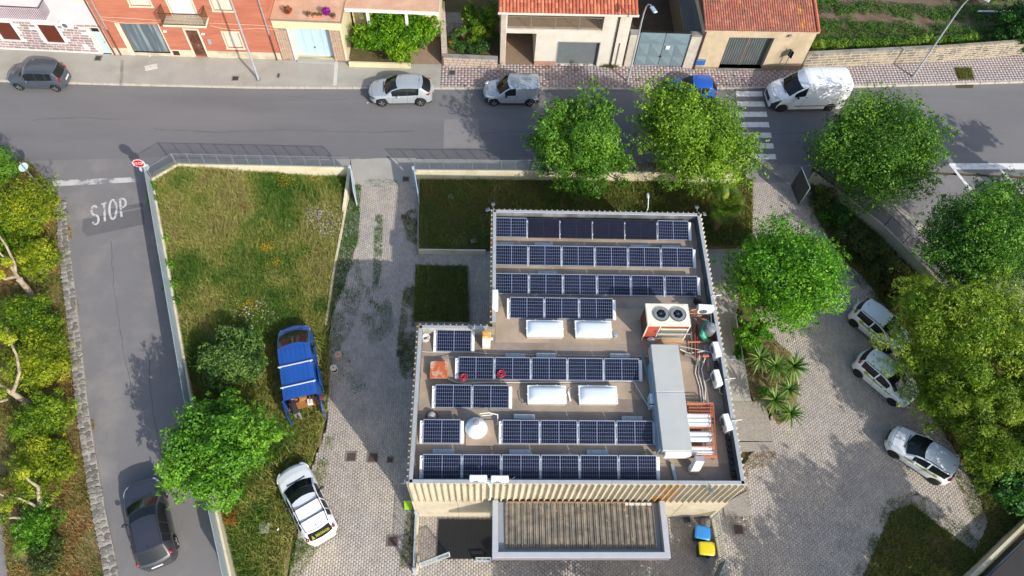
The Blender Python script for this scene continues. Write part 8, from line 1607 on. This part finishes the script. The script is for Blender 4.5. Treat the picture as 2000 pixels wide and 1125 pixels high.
# yuccas and palms: every leaf a part
def frond(L_, w_, bend, fold=.25, n=6):
    g = MB(); vs = []
    for i in range(n + 1):
        s_ = i / n; x = L_ * s_ * (1 - .25 * bend * s_); z = -bend * L_ * s_ * s_ * .8; h = w_ * (1 - s_ ** 2.2) * .5 + .002; vs += [(x, -h, z + h * fold), (x, 0, z), (x, h, z + h * fold)]
    return g.add(vs, [(i * 3 + j, i * 3 + 3 + j, i * 3 + 4 + j, i * 3 + 1 + j) for i in range(n) for j in (0, 1)])
def tintmesh(g, name, m, v): 
    me = bpy.data.meshes.new(name); me.from_pydata(g.v, [], g.f); a = me.attributes.new('tint', 'FLOAT', 'FACE'); a.data.foreach_set('value', [v] * len(g.f)); me.materials.append(m); me.polygons.foreach_set('use_smooth', [True] * len(g.f)); return me
ym = [tintmesh(frond(.95 + .1 * (k % 3), .1, .15 + .14 * (k % 4)), 'leaf', L_yucca, k / 7) for k in range(8)]; yl = ['upper left yucca of the group beside the east handrail', 'second yucca, between the upper left one and the rightmost', 'rightmost yucca, its rosette over the paving', 'yucca below the rightmost one in the bed', 'lower left yucca with the darkest rosette', 'lowest yucca at the tip of the planting bed']
for k, (x, y, z, s_, n) in enumerate(((1484, 702, 1.5, .95, 48), (1514, 716, 1.4, 1.0, 48), (1549, 717, 1.3, 1.08, 48), (1541, 762, 1.2, .85, 44), (1513, 782, 1.2, .95, 46), (1544, 808, 1.0, .9, 44))):
    p = G(x, y, z); t = thing('yucca', yl[k], 'yucca', (p.x, p.y, 0), 0, 'yuccas in the east planting bed'); g = MB(); g.tube([(p.x, p.y, 0), (p.x + .02, p.y, z * .5), (p.x, p.y, z)], [.1, .08, .07], 8); g.build('trunk', bark, t, True)
    for j in range(n):
        el = RAD(78 - 95 * (j / n) ** .9); az = j * 2.4 + rng.random() * .3; o = bpy.data.objects.new('leaf', ym[int(rng.integers(8))]); col.objects.link(o); o.parent = t; o.matrix_basis = Matrix.Translation((0, 0, z)) @ Matrix.Rotation(az, 4, 'Z') @ Matrix.Rotation(-el, 4, 'Y') @ Matrix.Diagonal((s_ * (.8 + .3 * rng.random()), s_, s_, 1))
def fan(k):
    g = MB(); g.tube([(0, 0, 0), (.55, 0, .02)], [.016, .01], 5)
    for j in range(17): a = RAD(-100 + 200 * j / 16); f = frond(.42 + .1 * math.cos(a), .05, .35, .3, 4); R_ = Matrix.Rotation(a, 3, 'Z'); g.add([R_ @ Vector(v) + Vector((.55, 0, .02)) for v in f.v], f.f)
    return tintmesh(g, 'palm_leaf', leafmat('leaf_palm', ['#44601a', '#61801f', '#859a2c', '#a0a840'], .3), k)
fm = [fan(k / 4) for k in range(5)]; p = G(1421, 398, 3.0); t = thing('fan_palm', 'yellow-green fan palm at the north-east corner of the building', 'palm', (p.x, p.y, 0)); g = MB(); g.tube([(p.x, p.y, 0), (p.x, p.y, 1.2), (p.x, p.y, 2.9)], [.22, .2, .17], 10); g.build('trunk', bark, t, True)
for j in range(44): el = RAD(75 - 120 * (j / 44) ** .95); o = bpy.data.objects.new('palm_leaf', fm[int(rng.integers(5))]); col.objects.link(o); o.parent = t; s_ = .95 + .35 * rng.random(); o.matrix_basis = Matrix.Translation((0, 0, 2.9)) @ Matrix.Rotation(j * 2.4, 4, 'Z') @ Matrix.Rotation(-el, 4, 'Y') @ Matrix.Scale(s_, 4)
for k, (x, y, z, r, lab) in enumerate(((1462, 664, .8, .95, 'bright green bush at the top of the yucca bed'), (1480, 646, .9, .8, 'leafy green bush right beside the upper yucca'), (1447, 690, .5, .4, 'dark shrub below the floodlight beside the handrail'), (1492, 765, .3, .25, 'small bright green tuft among the yuccas'))): tree(lab, x, y, z, r, r * .8, 3200, .06, (L_fresh, L_fresh, L_dark, L_fresh)[k], 14, trunk=.03, name='bush')
# shrubs of the hedge along the diagonal wall
hl_ = 'first|second|third|fourth|fifth|sixth|seventh'.split('|')
for k, (x, y, r, m) in enumerate(((1608, 385, 1.1, L_shrub), (1640, 425, 1.1, L_dark), (1668, 462, 1.2, L_shrub), (1698, 492, 1.1, L_shrub), (1730, 522, 1.1, L_shrub), (1752, 552, .9, leafmat('leaf_brownish', ['#3a3416', '#4e461c', '#5f5a22', '#6e5c30'], .25)), (1790, 560, 1.0, L_will))): tree('dark low shrub in the hedge behind the diagonal wall, %s from its north end' % hl_[k], x, y, .7, r, .75, 5500, .05, m, 26, trunk=.04, name='bush', jit=.25, aspect=.35, group='shrubs along the diagonal wall')
cl_t = thing('climbing_plant', 'green climber on the inner side of the side road fence near the stop sign', 'climber', G(300, 380, .5)); plant_leaves(cl_t, 'foliage', [np.array(G(x, y, z)) for x, y, z in ((294, 362, 1.3), (297, 376, 1.0), (300, 392, 1.0), (303, 408, .9), (318, 470, .9), (328, 520, .9), (334, 560, .9), (340, 590, .9), (322, 500, .8))], [.3, .36, .4, .36, .4, .45, .45, .4, .4], 4200, .06, L_mid)
# ---------------------------------------------------------------- grass, weeds, flowers
S_mead = leafmat('grass_meadow', ['#8f8a50', '#a3a05c', '#8a9044', '#6f8438', '#58762a', '#466c20'], .25, .7); S_lawn = leafmat('grass_lawn', ['#86743f', '#7f7a3a', '#6f7834', '#5d702c', '#4c6424'], .25, .7); S_dry = leafmat('grass_dry', ['#8a6238', '#9c7c48', '#a0884f', '#7d7a3c', '#5a6e28'], .25, .7); S_green = leafmat('grass_green', ['#556b22', '#4b7020', '#3f6c1c', '#568024'], .3, .7)
mt_ = lambda x, y: np.clip(.15 + 1.5 * (fnoise(x, y, .33) - .28) + .5 * (vnoise(x, y, 1.3) - .5) + .25 * np.clip((14 - np.asarray(y)) / 8, 0, 1), 0, 1)
grass('meadow_grass', lot, 620, .30, S_mead, lot_z, tintf=mt_, wid=.022, lean=.8)
grass('meadow_grass_tall', lot, 90, .55, S_mead, lot_z, keep=lambda x, y: np.clip((fnoise(x, y, .5) - .4) * 5, 0, 1), tintf=lambda x, y: mt_(x, y) * .8, wid=.02, lean=.7)
grass('lawn_grass', lawn1, 520, .2, S_lawn, l1z, tintf=lambda x, y: fnoise(x, y, .6), wid=.02, lean=.8); grass('lawn_grass', lawn2, 520, .2, S_lawn, lambda x, y: .08 + 0 * x, tintf=lambda x, y: .45 + .5 * fnoise(x, y, .6), wid=.02, lean=.8)
grass('lawn_tufts', lawn1, 70, .4, S_mead, l1z, keep=lambda x, y: np.clip((fnoise(x, y, .7) - .42) * 6, 0, 1), tintf=lambda x, y: fnoise(x, y, .9), wid=.022, lean=.9); grass('lawn_tufts', lawn2, 70, .35, S_mead, lambda x, y: .08 + 0 * x, keep=lambda x, y: np.clip((fnoise(x, y, .9) - .4) * 6, 0, 1), wid=.022, lean=.9)
grass('verge_grass', strip, 420, .25, S_dry, None, tintf=lambda x, y: 1.3 * fnoise(x, y, .8) - .1, wid=.02, lean=.8, keep=lambda x, y: .25 + .75 * (fnoise(x, y, .7) > .35))
grass('hedge_grass', hedge_bed, 300, .28, S_lawn, lambda x, y: .02 + 0 * x, tintf=lambda x, y: fnoise(x, y, .5), wid=.022, lean=.8); grass('bed_grass', bed, 160, .14, S_dry, None, tintf=lambda x, y: fnoise(x, y, .9), keep=lambda x, y: (fnoise(x, y, 1.1) > .45) * 1.)
def weeds(pts, dens, h, m=S_green, th=.45, s_=1.2, name='paving_weeds'): grass(name, px(pts), dens, h, m, lambda x, y: .01 + 0 * x, keep=lambda x, y: np.clip((fnoise(x, y, s_) - th) * 6, 0, 1), tintf=lambda x, y: fnoise(x, y, .9), wid=.016, lean=.9)
weeds([(672, 360), (706, 362), (700, 470), (672, 560), (640, 640), (635, 560), (655, 470)], 650, .16, th=.16); weeds([(640, 560), (700, 500), (712, 560), (690, 640), (655, 700), (636, 680)], 380, .09, th=.36); weeds([(733, 420), (748, 420), (746, 520), (738, 560), (728, 560)], 600, .1, th=.2); weeds([(715, 560), (760, 560), (770, 640), (730, 680), (705, 640)], 420, .08, th=.4)
weeds([(785, 420), (818, 400), (816, 480), (795, 470)], 500, .14, S_lawn, .35); weeds([(790, 560), (815, 560), (812, 640), (808, 740), (785, 740), (775, 670)], 520, .16, S_lawn, .3); weeds([(640, 690), (700, 680), (720, 760), (650, 790)], 260, .07, th=.46); weeds([(560, 960), (590, 930), (630, 1060), (590, 1125), (540, 1180)], 420, .1, S_mead, .4); weeds([(795, 1000), (810, 1000), (806, 1110), (780, 1110)], 500, .14, S_lawn, .35); weeds([(1560, 850), (1700, 1000), (1760, 960), (1680, 1130), (1600, 1080)], 60, .06, S_dry, .5); weeds([(1460, 880), (1520, 880), (1515, 905), (1462, 920), (1462, 1000), (1440, 960)], 420, .09, S_dry, .36); weeds([(1425, 1008), (1468, 1008), (1465, 1035), (1425, 1040)], 300, .08, S_dry, .4); weeds([(1855, 960), (1925, 990), (1910, 1060), (1830, 1010)], 300, .1, S_lawn, .36); weeds([(700, 350), (780, 350), (780, 366), (700, 366)], 300, .07, S_green, .45, 2)
weeds([(1735, 975), (1790, 960), (1915, 1060), (1900, 1095), (1800, 1010), (1745, 1030), (1700, 1125), (1665, 1125), (1700, 1050)], 420, .12, S_lawn, .36, 1.6); weeds([(1590, 400), (1640, 470), (1700, 530), (1780, 640), (1765, 650), (1680, 560), (1625, 510), (1580, 430)], 420, .12, S_lawn, .36, 1.6); weeds([(1880, 890), (1935, 1010), (1910, 1040), (1860, 920)], 380, .12, S_lawn, .35, 1.6); weeds([(560, 1000), (610, 940), (640, 850), (655, 850), (632, 960), (600, 1080), (560, 1125)], 420, .12, S_mead, .3, 1.5)
for (x, y) in ((132, 452), (136, 578), (145, 596), (150, 672), (158, 760), (176, 830)): weeds([(x - 5, y - 14), (x + 7, y - 8), (x + 9, y + 14), (x - 3, y + 12)], 700, .16, S_dry, .0, name='kerb_weeds')
grass('tree_pit_grass', px([(1866, 133), (1895, 133), (1902, 153), (1874, 155)], KZ), 900, .16, S_lawn, lambda x, y: KZ + 0 * x, wid=.02); grass('pavement_weeds', px([(1172, 122), (1205, 123), (1207, 133), (1175, 132)], KZ), 700, .3, S_dry, lambda x, y: KZ + 0 * x, tintf=lambda x, y: .5 + fnoise(x, y, 2) * .5)
g = MB(); g.sheet(px([(1863, 132), (1896, 132), (1904, 155), (1872, 156)], KZ + .006), KZ + .006); struct(g.build('tree_pit', soil)); g = MB(); g.sheet(px([(1866, 163), (1902, 163), (1900, 172), (1868, 172)], .012), .012); struct(g.build('leaf_litter', mat('leaf_litter', '#4a3d2c', rough=1, var=.4, scale=8)))
def flowers(name, cols, spots):
    P = []; 
    for x, y, r, n in spots: c = np.array(G(x, y, .6)); P.append(np.c_[c[0] + rng.normal(size=n) * r, c[1] + rng.normal(size=n) * r * .8, np.zeros(n)])
    P = np.concatenate(P); P[:, 2] = lot_z(P[:, 0], P[:, 1]) + .28 + .15 * rng.random(len(P)); n = len(P); s_ = .018 + .02 * rng.random(n); a = rng.random(n) * 6; V = np.empty((n * 5, 3)); F = []
    for k in range(5): V[k::5] = P + np.c_[np.cos(a + k * 1.257) * s_, np.sin(a + k * 1.257) * s_, .01 * rng.random(n)]
    F = np.concatenate([np.arange(n)[:, None] * 5 + np.array([[0, 1, 2]]), np.arange(n)[:, None] * 5 + np.array([[0, 2, 3]]), np.arange(n)[:, None] * 5 + np.array([[0, 3, 4]])]); npmesh(name, V, F, leafmat(name + '_petal', cols, .3, .6), None, np.tile(rng.random(n), 3), 'stuff')
flowers('yellow_flowers', ['#b08a08', '#c9a410', '#d0b020'], [(520, 485, .25, 90), (540, 510, .2, 40), (555, 350, .3, 40), (490, 600, .35, 70), (560, 360, .3, 40), (615, 345, .3, 40)]); flowers('white_flowers', ['#c9c4c6', '#d8d4d4', '#c4a9be'], [(632, 425, .6, 90), (640, 450, .45, 60), (500, 610, .6, 70), (615, 418, .3, 60), (470, 340, .3, 40)]); flowers('poppies', ['#a8240e', '#c0330f'], [(446, 1015, .22, 26), (455, 1008, .2, 14), (475, 410, .04, 5), (450, 1025, .15, 14)])
# field crops in rough rows
Fp = np.array(fieldp[:4] + [G2(2500, -40), G2(1560, -40)]); q = scatter([tuple(p) for p in Fp], 18.); row = np.sin(q[:, 1] * 2.6 + .35 * q[:, 0] * .2 + 1.4 * vnoise(q[:, 0], q[:, 1], .3)); k = (row > -.8 + .9 * (fnoise(q[:, 0], q[:, 1], .35) < .45)) | (q[:, 1] < G(1700, 80)[1] + .4); q = q[k]
r_ = .16 + .16 * rng.random(len(q)); V, F, ti = leafcloud(np.c_[q, .12 + r_ * .5], r_ * 1.2, 120000, .06, .4, .6, .3, .45); npmesh('field_crops', V, F, leafmat('crop_leaf', ['#243f10', '#386018', '#4d7c1e', '#66902c'], .3), None, ti, 'stuff')
weedsq = G2(1600, 40); V, F, ti = leafcloud([np.array(G(x, y, .5)) for x, y in zip(np.linspace(1598, 1900, 26), np.linspace(94, 82, 26) - 6 + rng.normal(size=26) * 2)], .35 + .2 * rng.random(26), 9000, .07, .45); npmesh('field_edge_plants', V, F, leafmat('crop_leaf2', ['#33540f', '#4d7416', '#6a8f1e', '#839a30'], .3), None, ti, 'stuff')
g = MB(); a, b = G(1910, 22, .5), G(1990, 20, .5); g.tube([a, (a + b) / 2 + Vector((0, -.1, 0)), b], .07, 8); tag(g.build('white_pipe', white_metal), 'long white pipe lying in the field behind the right street lamp', 'pipe')
# small litter scraps
for x, y, z, lab in ((1551, 666, .02, 'tiny white scrap on the shaded paving below the round tree'), (1452, 1014, .05, 'white scrap on the weeds by the gravel slab'), (543, 1034, .4, 'white scrap in the grass beside the square slab'), (876, 493, .03, 'small white tube lying on the path between the lawns'), (718, 201, .01, 'white paper scrap in front of the silver crossover'), (293, 110, KZ, 'small white scrap on the pavement by the loose board')): p = G(x, y, z); g = MB(); g.box((p.x, p.y, z + .02), (.12, .07, .03), 1., bev=.012); tag(g.build('litter', white_metal), lab, 'litter')
